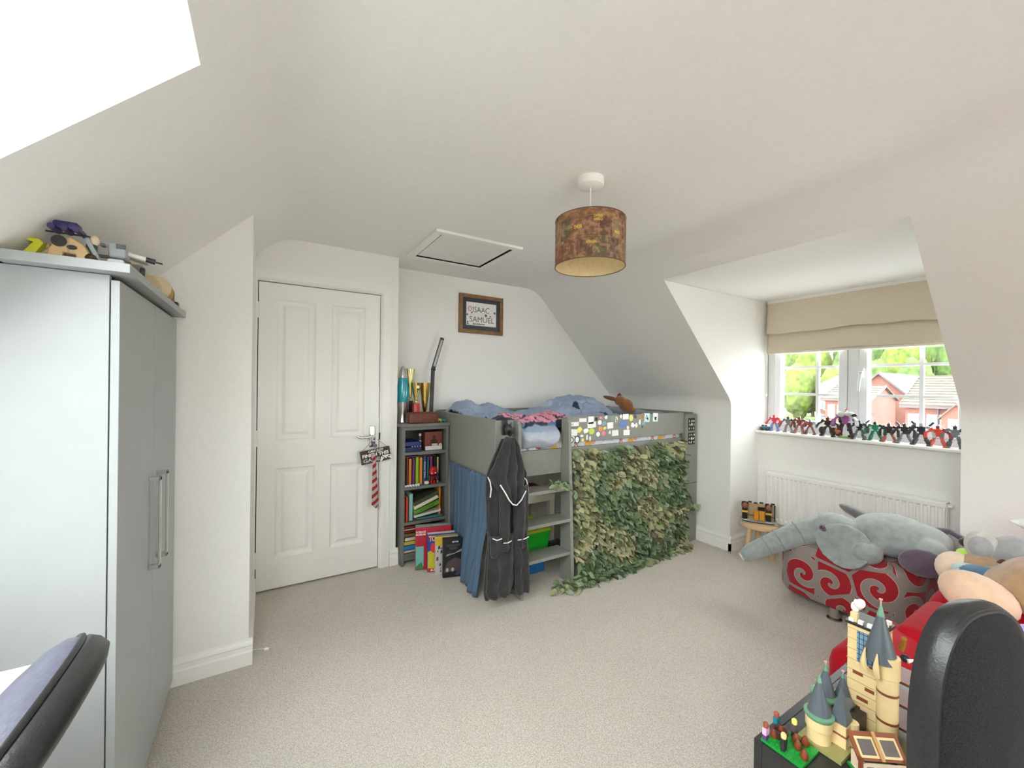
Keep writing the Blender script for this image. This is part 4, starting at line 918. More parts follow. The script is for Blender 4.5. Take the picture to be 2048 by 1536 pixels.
# ------------------------------------------------------------------ pendant lamp
PX, PY = 1.25, 1.39
t = thing('pendant_lamp', 'ceiling pendant with a drum shade printed with comic covers', 'lamp', (PX, PY, 1.88))
MB().lathe((PX, PY, ZC-.034), [(.020, -.004), (.056, 0), (.059, .004), (.059, .034)], 32).build('ceiling_rose', M_TRIM, t, smooth=50)
MB().cyl((PX, PY, 2.06), (PX, PY, ZC-.03), .0028).build('cord', M_TRIM, t, smooth=50)
MB().cyl((PX, PY, 1.985), (PX, PY, 2.065), .019).build('lamp_holder', M_TRIM, t, smooth=50)
def comicmat():
    m = bpy.data.materials.new('comic_cover_print'); m.use_nodes = True; nt = m.node_tree; b = nt.nodes['Principled BSDF']
    uv = nt.nodes.new('ShaderNodeUVMap'); uv.uv_map = 'UVMap'
    def node(t_, **k):
        n = nt.nodes.new(t_)
        for a_, v_ in k.items(): setattr(n, a_, v_)
        return n
    br = node('ShaderNodeTexBrick'); br.offset = .37; br.squash = 1; br.inputs['Scale'].default_value = 1
    br.inputs['Brick Width'].default_value = 1.0; br.inputs['Row Height'].default_value = 1.45; br.inputs['Mortar Size'].default_value = .02; br.inputs['Color1'].default_value = (0, 0, 0, 1); br.inputs['Color2'].default_value = (1, 1, 1, 1); br.inputs['Mortar'].default_value = (.12, .1, .1, 1)
    nt.links.new(uv.outputs[0], br.inputs[0])
    r = node('ShaderNodeValToRGB'); r.color_ramp.interpolation = 'CONSTANT'
    cs = [(160, 124, 92), (104, 66, 52), (134, 112, 66), (84, 70, 74), (148, 98, 74), (100, 96, 66), (122, 74, 58), (166, 140, 106)]
    for i, c in enumerate(cs):
        e = r.color_ramp.elements[i] if i < 2 else r.color_ramp.elements.new(i/len(cs))
        e.position = i/len(cs); e.color = (*s2l(*c), 1)
    nt.links.new(br.outputs['Color'], r.inputs[0])
    n1 = node('ShaderNodeTexNoise'); n1.inputs['Scale'].default_value = 1.9; n1.inputs['Detail'].default_value = 6; n1.inputs['Roughness'].default_value = .65
    nt.links.new(uv.outputs[0], n1.inputs['Vector'])
    r2 = node('ShaderNodeValToRGB'); e = r2.color_ramp.elements; e[0].position = .38; e[0].color = (*s2l(54, 40, 42), 1); e[1].position = .60; e[1].color = (*s2l(186, 148, 108), 1); q = r2.color_ramp.elements.new(.49); q.color = (*s2l(112, 78, 54), 1)
    nt.links.new(n1.outputs['Fac'], r2.inputs[0])
    v = node('ShaderNodeTexVoronoi'); v.inputs['Scale'].default_value = 5.5; nt.links.new(uv.outputs[0], v.inputs['Vector'])
    mx = node('ShaderNodeMix', data_type='RGBA'); mx.inputs[0].default_value = .5; nt.links.new(r.outputs[0], mx.inputs[6]); nt.links.new(r2.outputs[0], mx.inputs[7])
    mx2 = node('ShaderNodeMix', data_type='RGBA', blend_type='OVERLAY'); mx2.inputs[0].default_value = .12; nt.links.new(mx.outputs[2], mx2.inputs[6]); nt.links.new(v.outputs['Color'], mx2.inputs[7])
    nt.links.new(mx2.outputs[2], b.inputs['Base Color']); b.inputs['Roughness'].default_value = .75
    return m
M_COMIC = comicmat(); M_LINING = mat('cream_shade_lining', s2l(226, 204, 160), .8, nscale=60, namt=.05)
SR, SZ0, SZ1 = .157, 1.88, 2.087
def drum():
    mb = MB(); n = 64
    vs = []; fs = []
    for z in (SZ0, SZ1):
        for j in range(n): a = 2*PI*j/n; vs.append((PX+SR*math.cos(a), PY+SR*math.sin(a), z))
    for j in range(n): k = (j+1) % n; fs.append((j, k, n+k, n+j))
    mb.add(vs, fs); o = mb.build('shade', M_COMIC, t, smooth=60, fixn=False)
    uvl = o.data.uv_layers.new(name='UVMap')
    for p in o.data.polygons:
        for li in p.loop_indices:
            vi = o.data.loops[li].vertex_index; j = vi % n
            if j == 0 and max(o.data.loops[q].vertex_index % n for q in p.loop_indices) > 2: j = n
            uvl.data[li].uv = (j/n*16.4, (0 if vi < n else 1)*(SZ1-SZ0)/.06)
    mb = MB(); mb.lathe((PX, PY, SZ0), [(SR-.002, .001), (SR-.002, SZ1-SZ0-.001)], n, cap=False); mb.build('lining', M_LINING, o, smooth=60)
    mb = MB()
    for z in (SZ0, SZ1): mb.tube([(PX+(SR-.0005)*math.cos(2*PI*j/n), PY+(SR-.0005)*math.sin(2*PI*j/n), z) for j in range(n)], .0022, 5, True)
    mb.build('rim', cmat(96, 70, 52), o, smooth=60)
    # cover titles, wrapped round the drum (angle 0 faces the middle of the room towards the lens)
    a0 = math.atan2(-PY, -PX)
    def wrap(txt, size, deg, z, col, fit):
        def cv(x, y): a = a0+R(deg)+x/SR; return (PX+(SR+.0008)*math.cos(a), PY+(SR+.0008)*math.sin(a), z+y)
        mb = MB(); vs, fs = textmesh(txt, size, bold=.0006); wd = max(q.x for q in vs)-min(q.x for q in vs)
        # split long edges is not needed: letters are small next to the radius
        mb.add([cv(q.x*fit/wd, q.y) for q in vs], fs); mb.build('cover_title', cmat(*col, rough=.7), o, fixn=False)
    wrap('THOR', .022, -19, 2.010, (226, 196, 80), .038); wrap('CAPTAIN\nAMERICA', .015, 12, 2.042, (196, 168, 70), .040); wrap('AVENGERS', .016, 2, 1.942, (200, 168, 76), .044)
    wrap('IRON MAN', .014, -2, 2.068, (186, 84, 56), .046); wrap('AVENGERS', .015, -25, 2.062, (172, 112, 100), .042); wrap('AVENGERS', .015, 22, 1.930, (172, 112, 100), .042); wrap('THOR', .016, 45, 1.99, (226, 196, 80), .03); wrap('HULK', .016, -50, 1.96, (170, 170, 90), .03)
    # spider fitting
    mb = MB()
    for k in range(3): a = 2*PI*k/3+.4; mb.cyl((PX+.018*math.cos(a), PY+.018*math.sin(a), 2.06), (PX+SR*math.cos(a), PY+SR*math.sin(a), SZ1-.004), .0015, n=6)
    mb.build('shade_carrier', M_TRIM, o)
drum()

# ------------------------------------------------------------------ roman blind
M_BLIND = mat('beige_linen_blind', s2l(216, 205, 184), .9, nscale=260, namt=.07, bump=.1, bscale=300)
bl = thing('roman_blind', 'half-drawn beige roman blind above the window', 'blind', (3.80, 1.27, 1.65))
Y0b, Y1b = DY0+.02, DY1-.02
def fold(u, v, z1, z0, xo, sag): 
    y = Y1b+(Y0b-Y1b)*u; z = z1+(z0-z1)*v
    return (xo-.012*math.sin(PI*v*.5)-.010*v**6-.004*math.sin(u*5+v*2)*v-.003*nz(u*6, v*3, 2, 3)*v, y, z-sag*(.006*math.sin(u*9)+.004*math.sin(u*23))*v**3)
MB().grid(lambda u, v: fold(u, v, 2.100, 1.818, 3.795, 1), 80, 24, thick=(.003, 0, 0)).build('upper_fold', M_BLIND, bl, smooth=180)
MB().grid(lambda u, v: fold(u, v, 1.835, 1.662, 3.808, .5), 80, 16, thick=(.003, 0, 0)).build('lower_fold', M_BLIND, bl, smooth=180)
MB().grid(lambda u, v: fold(u, v, 1.86, 1.652, 3.822, .2), 60, 12, thick=(.003, 0, 0)).build('back_fold', M_BLIND, bl, smooth=180)
MB().box(3.800, 3.814, Y0b+.004, Y1b-.004, 1.643, 1.660).build('bottom_bar', cmat(226, 222, 212, .6), bl, bevel=.002)
MB().box(3.79, 3.845, Y0b, Y1b, 2.085, 2.1095).build('headrail', M_TRIM, bl)
mb = MB()
for dy in (0, .010): mb.tube([(3.80, 1.905-dy, 1.70), (3.803, 1.908-dy, 1.5), (3.80, 1.903-dy, 1.30)], .0016, 5)
mb.build('cord', M_TRIM, bl); MB().lathe((3.80, 1.900, 1.268), [(.005, 0), (.010, .008), (.008, .022), (.004, .032)], 12).build('cord_knob', M_TRIM, bl, smooth=50)

# ------------------------------------------------------------------ radiator
ra = thing('radiator', 'white panel radiator with vertical flutes under the window', 'radiator', (3.65, 1.28, .22))
def rprof():
    pts = []; y = .752; n = 31; p = (1.802-.752)/n
    for k in range(n):
        a = y+k*p
        pts += [(a, 0), (a+p*.30, 0), (a+p*.42, .010), (a+p*.86, .010), (a+p*.98, 0)]
    return pts+[(1.802, 0)]
mb = MB(); pr = rprof()
for i in range(len(pr)-1):
    (a, da), (b, db) = pr[i], pr[i+1]
    mb.add([(3.632+da, a, .262), (3.632+db, b, .262), (3.632+db, b, .595), (3.632+da, a, .595)], [(0, 1, 2, 3)])
    for z0_, z1_ in ((.25, .262), (.595, .607)):
        mb.add([(3.634, a, z0_), (3.634, b, z0_), (3.632+db, b, z1_), (3.632+da, a, z1_)] if z0_ < .3 else [(3.632+da, a, z0_), (3.632+db, b, z0_), (3.634, b, z1_), (3.634, a, z1_)], [(0, 1, 2, 3)])
mb.build('fluted_panel', M_TRIM, ra, smooth=25)
MB().box(3.633, 3.646, .748, 1.806, .222, .252).box(3.633, 3.646, .748, 1.806, .605, .632).box(3.645, 3.652, .748, 1.806, .222, .632).build('panel_border', M_TRIM, ra, bevel=.003)
mb = MB(); mb.box(3.637, 3.695, .744, 1.81, .632, .638)
for k in range(60): y = .76+k*.0173; mb.box(3.648, 3.688, y, y+.011, .638, .6395)
mb.build('top_grille', M_TRIM, ra)
for y in (.744, 1.806): MB().box(3.637, 3.695, y, y+.004, .225, .636).build('side_cover', M_TRIM, ra)
MB().cyl((3.665, .744, .615), (3.665, .725, .615), .012).cyl((3.665, .744, .25), (3.665, .722, .25), .014).cyl((3.665, .722, .25), (3.665, .722, .0), .008).build('valve', M_TRIM, ra, smooth=50)
MB().cyl((3.665, 1.81, .245), (3.665, 1.835, .245), .012).cyl((3.665, 1.83, .245), (3.665, 1.83, .0), .008).build('pipe', M_TRIM, ra, smooth=50)

# ------------------------------------------------------------------ toy figures on the sill
def robot(label, x, y, z, h, c1, c2, c3, seed, spread=.5, arms=.7, yaw=0, wings=False):
    t = thing('toy_robot', label, 'toy figure', (x, y, z), 0, 'toy figures along the window sill'); rr = random.Random(seed)
    Mz = rz(R(-90)+yaw); s = h/.14*1.12
    def P(a, b, c_): return Vector((x, y, z)) + Mz @ Vector((a*s, b*s, c_*s))
    A, Bm, Cm = cmat(*c1, rough=.35), cmat(*c2, rough=.35), cmat(*c3, rough=.35)
    def seg(mb, p, q, w0, w1):
        p, q = P(*p), P(*q); d = q-p; mb.obox((p+q)/2, w0*s, w1*s, d.length, d.to_track_quat('Z', 'Y').to_matrix() @ rz(.3)); return mb
    mb = MB(); mb.obox(P(0, 0, .092), .034*s, .022*s, .030*s, Mz); mb.obox(P(0, -.010, .100), .022*s, .012*s, .016*s, Mz @ rx(.4)); mb.obox(P(0, 0, .070), .020*s, .016*s, .018*s, Mz); mb.build('torso', A, t, bevel=.001)
    mb = MB(); mb.obox(P(0, -.004, .118), .015*s, .016*s, .018*s, Mz @ rx(.1)); mb.obox(P(0, .0, .128), .004*s, .014*s, .010*s, Mz); mb.build('head', Cm, t, bevel=.001)
    for sd_ in (-1, 1):
        fx = sd_*(.018+.016*spread+rr.uniform(-.003, .003)); fy = rr.uniform(-.012, .012)
        mb = MB(); k = (sd_*.017, fy*.5-.004, .036)
        seg(mb, (sd_*.011, 0, .066), (sd_*.020, fy*.5-.004, .038), .013, .012); seg(mb, (sd_*.020, fy*.5-.004, .038), (fx, fy, .008), .018, .014); mb.obox(P(fx, fy-.006, .0045), .017*s, .030*s, .009*s, Mz); mb.build('leg', Bm if sd_ < 0 else Bm, t, bevel=.001)
        ax = sd_*(.036+.012*arms); az = .066+rr.uniform(-.012, .014); ay = rr.uniform(-.024, .004)
        mb = MB(); mb.obox(P(sd_*.027, 0, .102), .018*s, .020*s, .018*s, Mz @ ry(sd_*.4)); seg(mb, (sd_*.030, 0, .098), (ax, ay*.4, .080), .010, .010); seg(mb, (ax, ay*.4, .080), (ax+sd_*rr.uniform(-.004, .012), ay-.012, az-.016), .014, .012); mb.build('arm', A if sd_ < 0 else Cm, t, bevel=.001)
        if wings:
            mb = MB(); mb.obox(P(sd_*.034, .016, .118), .010*s, .004*s, .040*s, Mz @ ry(sd_*.7)); mb.build('wing', Bm, t)
    return t
ZS = .975
tt = thing('toy_camper', 'small teal and white toy van at the far end of the sill', 'toy car', (3.735, 1.872, ZS))
MB().rbox((3.735, 1.872, ZS+.022), .04, .066, .026, .008).build('lower_body', cmat(52, 110, 130, .3), tt, smooth=50)
MB().rbox((3.735, 1.872, ZS+.044), .036, .058, .026, .010).build('roof', cmat(236, 238, 236, .3), tt, smooth=50)
MB().box(3.7155, 3.718, 1.85, 1.868, ZS+.036, ZS+.048).box(3.7155, 3.718, 1.873, 1.893, ZS+.036, ZS+.048).build('windows', cmat(70, 80, 86, .2), tt)
for y in (1.852, 1.892): MB().cyl((3.713, y, ZS+.010), (3.757, y, ZS+.010), .010).build('wheels', M_BLK, tt, smooth=50)
BK, GY, WH = (34, 34, 38), (130, 132, 136), (226, 228, 230)
robot('slim red and blue toy figure next to the teal toy van', 3.74, 1.80, ZS, .135, (206, 60, 76), (120, 130, 180), (210, 60, 70), 1, .6, 1.0)
robot('grey and black toy robot third along the sill from the blind cord', 3.74, 1.692, ZS, .13, (110, 112, 108), (140, 140, 136), (50, 52, 50), 2, .5, .9)
robot('red and brown toy robot with spread legs, fourth on the sill', 3.735, 1.607, ZS, .135, (132, 58, 50), (150, 110, 104), (120, 60, 60), 3, 1.0, .9)
robot('red-brown toy robot with pale blue arm, fifth on the sill', 3.745, 1.535, ZS, .12, (150, 70, 58), (120, 80, 80), (130, 180, 200), 4, .7, 1.0)
t = robot('bulky dark brown toy robot near the middle of the sill', 3.735, 1.412, ZS, .145, (62, 42, 34), (56, 46, 38), (84, 56, 44), 5, 1.0, 1.6)
MB().ell((3.735, 1.45, ZS+.045), .016, .022, .03).ell((3.735, 1.375, ZS+.045), .016, .022, .03).build('shin_guard', cmat(48, 38, 34, .4), t, smooth=60)
t = robot('tall purple and white toy monster on a green base', 3.735, 1.300, ZS+.012, .19, (150, 90, 150), (60, 30, 44), (220, 222, 218), 6, .4, .8)
MB().ell((3.735, 1.30, ZS+.006), .03, .05, .008).build('base', cmat(140, 190, 90, .5), t, smooth=60)
MB().ell((3.72, 1.275, ZS+.182), .024, .034, .018).ell((3.72, 1.32, ZS+.178), .02, .03, .022).build('jaws', cmat(210, 214, 210, .35), t, smooth=60); MB().ell((3.715, 1.245, ZS+.175), .012, .022, .012).ell((3.73, 1.33, ZS+.14), .014, .014, .03).build('dark_armour', cmat(40, 34, 40, .35), t, smooth=60); MB().tube([(3.73, 1.305, ZS+.195), (3.73, 1.29, ZS+.222)], [.010, .004]).build('crest', cmat(220, 90, 120, .4), t, smooth=60)
t = thing('toy_claw', 'orange toy dinosaur lying between the brown robot and the monster', 'toy figure', (3.735, 1.352, ZS), 0, 'toy figures along the window sill')
MB().ell((3.735, 1.352, ZS+.05), .014, .028, .02).tube([(3.735, 1.36, ZS+.05), (3.73, 1.345, ZS+.02), (3.73, 1.335, ZS+.003)], [.012, .008, .006]).build('body', cmat(200, 110, 70, .4), t, remesh=.003); MB().ell((3.735, 1.366, ZS+.062), .01, .012, .012).build('head', cmat(120, 56, 46, .4), t, smooth=60)
robot('black and white toy robot just right of the tall monster', 3.735, 1.214, ZS, .135, BK, (90, 92, 96), (60, 62, 66), 7, .9, 1.0, wings=True)
robot('green toy robot on the sill', 3.735, 1.125, ZS, .135, (40, 140, 96), (46, 120, 90), (60, 70, 66), 8, .9, 1.2)
robot('dark toy robot with red legs beside the green one', 3.735, 1.050, ZS, .13, (60, 44, 46), (170, 84, 76), (80, 50, 50), 9, .7, .9)
robot('black and silver winged toy robot beside the red-legged one', 3.735, .968, ZS, .135, (44, 46, 50), (120, 122, 128), (70, 72, 76), 10, .9, 1.0, wings=True)
robot('black and purple toy robot second from the orange one', 3.735, .886, ZS, .145, (52, 44, 60), (62, 60, 68), (180, 184, 190), 11, 1.0, 1.0, wings=True)
robot('bright orange-red toy robot near the cheek wall end of the sill', 3.735, .808, ZS, .135, (222, 72, 46), (206, 96, 80), (150, 50, 70), 12, 1.0, 1.2)
robot('grey toy robot at the near end of the sill', 3.735, .732, ZS, .14, (120, 124, 130), (90, 94, 100), (60, 62, 68), 13, .8, 1.2)

# ------------------------------------------------------------------ stool with toy playset
M_PINE = mat('pale_birch', s2l(222, 190, 146), .5, nscale=9, namt=.08)
sx, sy = 3.42, 1.755
t = thing('stool', 'small round birch stool with three legs by the radiator', 'stool', (sx, sy, 0))
MB().lathe((sx, sy, .222), [(.118, 0), (.134, .006), (.137, .018), (.132, .030), (.10, .032)], 36).build('seat', M_PINE, t, smooth=50)
for a in (R(150), R(255), R(30)):
    c_, s_ = math.cos(a), math.sin(a); MB().lathe((0, 0, 0), [(.020, 0), (.022, .05), (.018, .222)], 16).build('leg', M_PINE, t, smooth=50)
    o = t.children[-1] if False else bpy.data.objects[-1] if False else None
for ch, a in zip([c for c in COL.objects if c.parent == t and c.name.startswith('leg')], (R(160), R(262), R(30))):
    for v in ch.data.vertices:
        w_ = INV[t.name].inverted() @ v.co; k = 1-w_.z/.222
        v.co = Vector((.085*math.cos(a)+.028*math.cos(a)*k+w_.x, .085*math.sin(a)+.028*math.sin(a)*k+w_.y, w_.z))
t = thing('toy_playset', 'toy fortress playset with tan wall and two guard figures on the stool', 'toy', (sx, sy, .254))
Mq = rz(R(-58))
def Q(a, b, c_): return Vector((sx, sy, .2545)) + Mq @ Vector((a, b, c_))
DK = cmat(40, 28, 26, .4); TN = cmat(176, 152, 110, .5)
MB().obox(Q(0, .02, .006), .25, .10, .010, Mq).build('base', cmat(186, 186, 180, .5), t, bevel=.001)
wall_ = MB().obox(Q(.0, .055, .075), .22, .010, .128, Mq).build('rear_wall', TN, t)
mb = MB()
for k in range(6): mb.obox(Q(-.10+k*.04, .055, .142+.006*(k % 2)), .026, .012, .010, Mq)
for k in (-1, 1): mb.obox(Q(k*.113, .05, .075), .008, .014, .13, Mq)
mb.obox(Q(0, .049, .04), .22, .002, .005, Mq); mb.obox(Q(.02, .049, .1), .05, .002, .03, Mq); mb.build('dark_edge', DK, wall_)
for a in (-.10, .065):
    f_ = MB(); f_.obox(Q(a, .0, .045), .036, .030, .05, Mq); f_.obox(Q(a, 0, .10), .040, .034, .02, Mq); g_ = f_.build('guard_body', DK, t, bevel=.003)
    MB().ell(Q(a, -.004, .128), .022, .020, .024).build('head', cmat(150, 92, 70, .5), g_, smooth=60)
    mb = MB(); mb.obox(Q(a-.018, .0, .148), .010, .012, .02, Mq); mb.obox(Q(a+.018, 0, .148), .010, .012, .02, Mq); mb.obox(Q(a, .012, .13), .046, .008, .03, Mq); mb.build('helmet', DK, g_)
    MB().obox(Q(a, 0, .082), .042, .036, .014, Mq).build('collar', cmat(226, 186, 70, .4), g_); MB().obox(Q(a, -.004, .014), .046, .05, .014, Mq).build('plinth', cmat(190, 192, 196, .3), g_, bevel=.002)
MB().obox(Q(-.02, -.005, .058), .034, .012, .07, Mq @ rz(.25)).obox(Q(.022, -.005, .058), .034, .012, .07, Mq @ rz(-.25)).build('gate', cmat(226, 152, 36, .4), t, bevel=.001)
mb = MB(); mb.tube([Q(-.12, -.03, .012), Q(-.05, -.055, .012), Q(.03, -.05, .012), Q(.10, -.04, .012)], .004, 6); mb.build('kerb', DK, t)

# ------------------------------------------------------------------ things under the bed
t = thing('play_table', 'white play table with red top under the bed', 'table', (1.78, 2.74, 0))
WHT = cmat(222, 214, 196, .5)
MB().box(1.56, 1.985, 2.62, 2.90, .485, .500).build('table_top', cmat(150, 26, 34, .5), t)
mb = MB(); mb.box(1.55, 2.0, 2.605, 2.63, .425, .487); mb.box(1.55, 2.0, 2.89, 2.915, .425, .487); mb.build('apron', WHT, t)
for x, y in ((1.555, 2.61), (1.955, 2.61), (1.555, 2.875), (1.955, 2.875)): MB().box(x, x+.045, y, y+.04, 0, .425).build('leg', WHT, t)
t = thing('storage_tub', 'bright green plastic tub with olive lid under the bed', 'storage box', (1.66, 2.46, 0))
mb = MB(); mb.lathe((1.66, 2.46, .13), [(.130, 0), (.158, .17)], 4, rz(R(45)), sx=1.0, sy=1.0); mb.build('tub', cmat(22, 150, 34, .35), t, bevel=.006)
mb = MB(); mb.lathe((1.66, 2.46, .30), [(.165, 0), (.165, .018), (.14, .03)], 4, rz(R(45))); mb.build('lid', cmat(150, 160, 30, .4), t, bevel=.005)
MB().rbox((1.63, 2.46, .36), .12, .10, .07, .03).build('soft_toy', cmat(176, 190, 30, .7), t, smooth=60)
t = thing('blue_crate', 'blue plastic crate beneath the green tub', 'storage box', (1.64, 2.47, 0))
MB().rbox((1.64, 2.47, .064), .20, .20, .126, .012).build('crate_body', cmat(30, 110, 180, .4), t, smooth=40); MB().box(1.53, 1.75, 2.36, 2.58, .120, .129).build('rim', cmat(60, 140, 200, .4), t)
t = thing('black_console', 'black electronic unit with white dots behind the ladder', 'console', (1.92, 2.62, 0))
MB().rbox((1.93, 2.56, .05), .24, .12, .10, .006).build('case', mat('gloss_black', (.012, .012, .013), .25, nscale=20, namt=.1), t, smooth=40)
MB().box(1.80, 1.81, 2.498, 2.4995, .06, .068).box(1.93, 1.94, 2.498, 2.4995, .075, .083).build('buttons', cmat(225, 225, 225), t)
# ------------------------------------------------------------------ camouflage net
net = thing('camouflage_net', 'green and tan camouflage net hanging under the bed guard rail', 'net', (2.45, 2.17, 0))
LEAFC = [(164, 166, 122), (112, 132, 92), (190, 184, 148), (78, 100, 68), (132, 146, 106), (112, 106, 76), (146, 166, 138)]
LEAFM = [mat('net_leaf_%d' % i, s2l(*c), .75, nscale=30, namt=.12) for i, c in enumerate(LEAFC)]
def netsurf(u, v):
    x = 1.828+u*1.245
    top = .882+.012*math.sin(u*20)+.006*u
    L = 1.02; d = v*L
    hang = top-.02*math.sin(u*3)
    foot = .10+.05*math.sin(u*7+1)*0+.04*(1-u)
    if d < hang: z = top-d; y = 2.196-.035*math.sin(PI*min(1, d/hang))*(.6+.4*math.sin(u*11))-.05*sm(.55, 1, d/hang)*(1-.6*u)
    else: z = .018; y = 2.196-.05*(1-.6*u)-(d-hang)*(.85-.4*u)
    xo = .03*math.sin(v*9+u*4)*v
    return Vector((min(3.075, max(1.825, x+xo*.5)) if v < .9 else x+xo*.3, y, z))
rl = random.Random(77)
leafbase = []
for kind in range(3):
    w_, l_ = ((.026, .046), (.034, .040), (.022, .055))[kind]
    # a curled, notched flap of cut cloth
    vs = [(-w_*.5, 0, 0), (0, -.002, .006), (w_*.5, 0, 0), (-w_*.62, -.010, -l_*.4), (0, -.004, -l_*.42), (w_*.62, -.012, -l_*.35), (-w_*.30, -.022, -l_*.8), (w_*.15, -.016, -l_*1.0), (w_*.45, -.024, -l_*.72)]
    fs = [(0, 1, 4, 3), (1, 2, 5, 4), (3, 4, 7, 6), (4, 5, 8, 7)]
    leafbase.append((vs, fs))
leafme = {}
for ki, (vs, fs) in enumerate(leafbase):
    for ci, m in enumerate(LEAFM):
        me = bpy.data.meshes.new('leaf'); me.from_pydata(vs, [], fs); me.materials.append(m); me.polygons.foreach_set('use_smooth', [True]*4); leafme[(ki, ci)] = me
spots = []
NU, NVV = 45, 40
for i in range(NU):
    for j in range(NVV):
        u = (i+.5*(j % 2)+rl.uniform(-.3, .3))/NU; v = (j+rl.uniform(-.3, .3))/NVV
        if not 0 <= u <= 1 or not 0 <= v <= 1: continue
        p = netsurf(u, v); spots.append((p, v, u))
rl.shuffle(spots)
def leafM(p, v):
    flat = sm(.86, .95, v)
    tilt = rl.uniform(-1.05, -.1)-flat*.6
    e = euler(tilt, 0, 0); e = ry(rl.uniform(-.9, .9)) @ e; e = rz(rl.uniform(-.7, .7)) @ e
    s_ = rl.uniform(.85, 1.35)
    return e, s_
rest = MB(); nb = 0
for k, (p, v, u) in enumerate(spots):
    e, s_ = leafM(p, v)
    cn = noise.noise(Vector((u*4, v*4, 3)))
    ci = rl.choice((0, 2, 4, 0, 2, 5)) if cn > .08 else (rl.choice((1, 3, 4, 6, 1)) if cn < -.05 else rl.choice((0, 1, 4, 6, 5)))
    ki = rl.randrange(3)
    if nb < 290 and .05 < v < .85:
        o = bpy.data.objects.new('leaf', leafme[(ki, ci)]); COL.objects.link(o); o.parent = net
        o.matrix_local = INV[net.name] @ (Matrix.Translation(p+Vector((0, -.006, 0))) @ (e*s_).to_4x4()); nb += 1
    else:
        rest.cur = ci; vs, fs = leafbase[ki]; rest.add([p+(e @ Vector(q))*s_ for q in vs], fs)
# loose clumps at the corners of the net
def clump(c, n, sp, seed):
    for k in range(n):
        e = euler(rl.uniform(-1.5, .5), rl.uniform(-1, 1), rl.uniform(-3, 3)); q = Vector(c)+Vector((rl.gauss(0, sp[0]), rl.gauss(0, sp[1]), abs(rl.gauss(0, sp[2]))))
        rest.cur = rl.choice((0, 1, 4, 6)); vs, fs = leafbase[rl.randrange(3)]; rest.add([q+(e @ Vector(w_))*1.0 for w_ in vs], fs)
clump((1.70, 2.15, .665), 26, (.03, .02, .018), 1); clump((1.72, 2.08, .02), 40, (.055, .03, .012), 2); clump((1.80, 2.05, .02), 40, (.05, .03, .02), 5); clump((3.20, 2.185, .27), 14, (.012, .006, .03), 3)
o = rest.build('small_leaves', LEAFM, net, smooth=180, fixn=False); o['kind'] = 'stuff'
mb = MB(); mb.tube([(1.70, 2.12, .68), (1.77, 2.09, .63), (1.81, 2.17, .56)], .004, 6); mb.tube([(3.06, 2.17, .48), (3.13, 2.185, .42), (3.20, 2.185, .30)], .004, 6)
for i in range(14):
    u = i/13; mb.tube([netsurf(u, q/12)+Vector((0, .012, 0)) for q in range(11)], .0018, 5)
for j in range(1, 12):
    mb.tube([netsurf(q/16, j/13)+Vector((0, .012, 0)) for q in range(17)], .0018, 5)
mb.build('netting', cmat(74, 84, 58, .9), net, fixn=False)
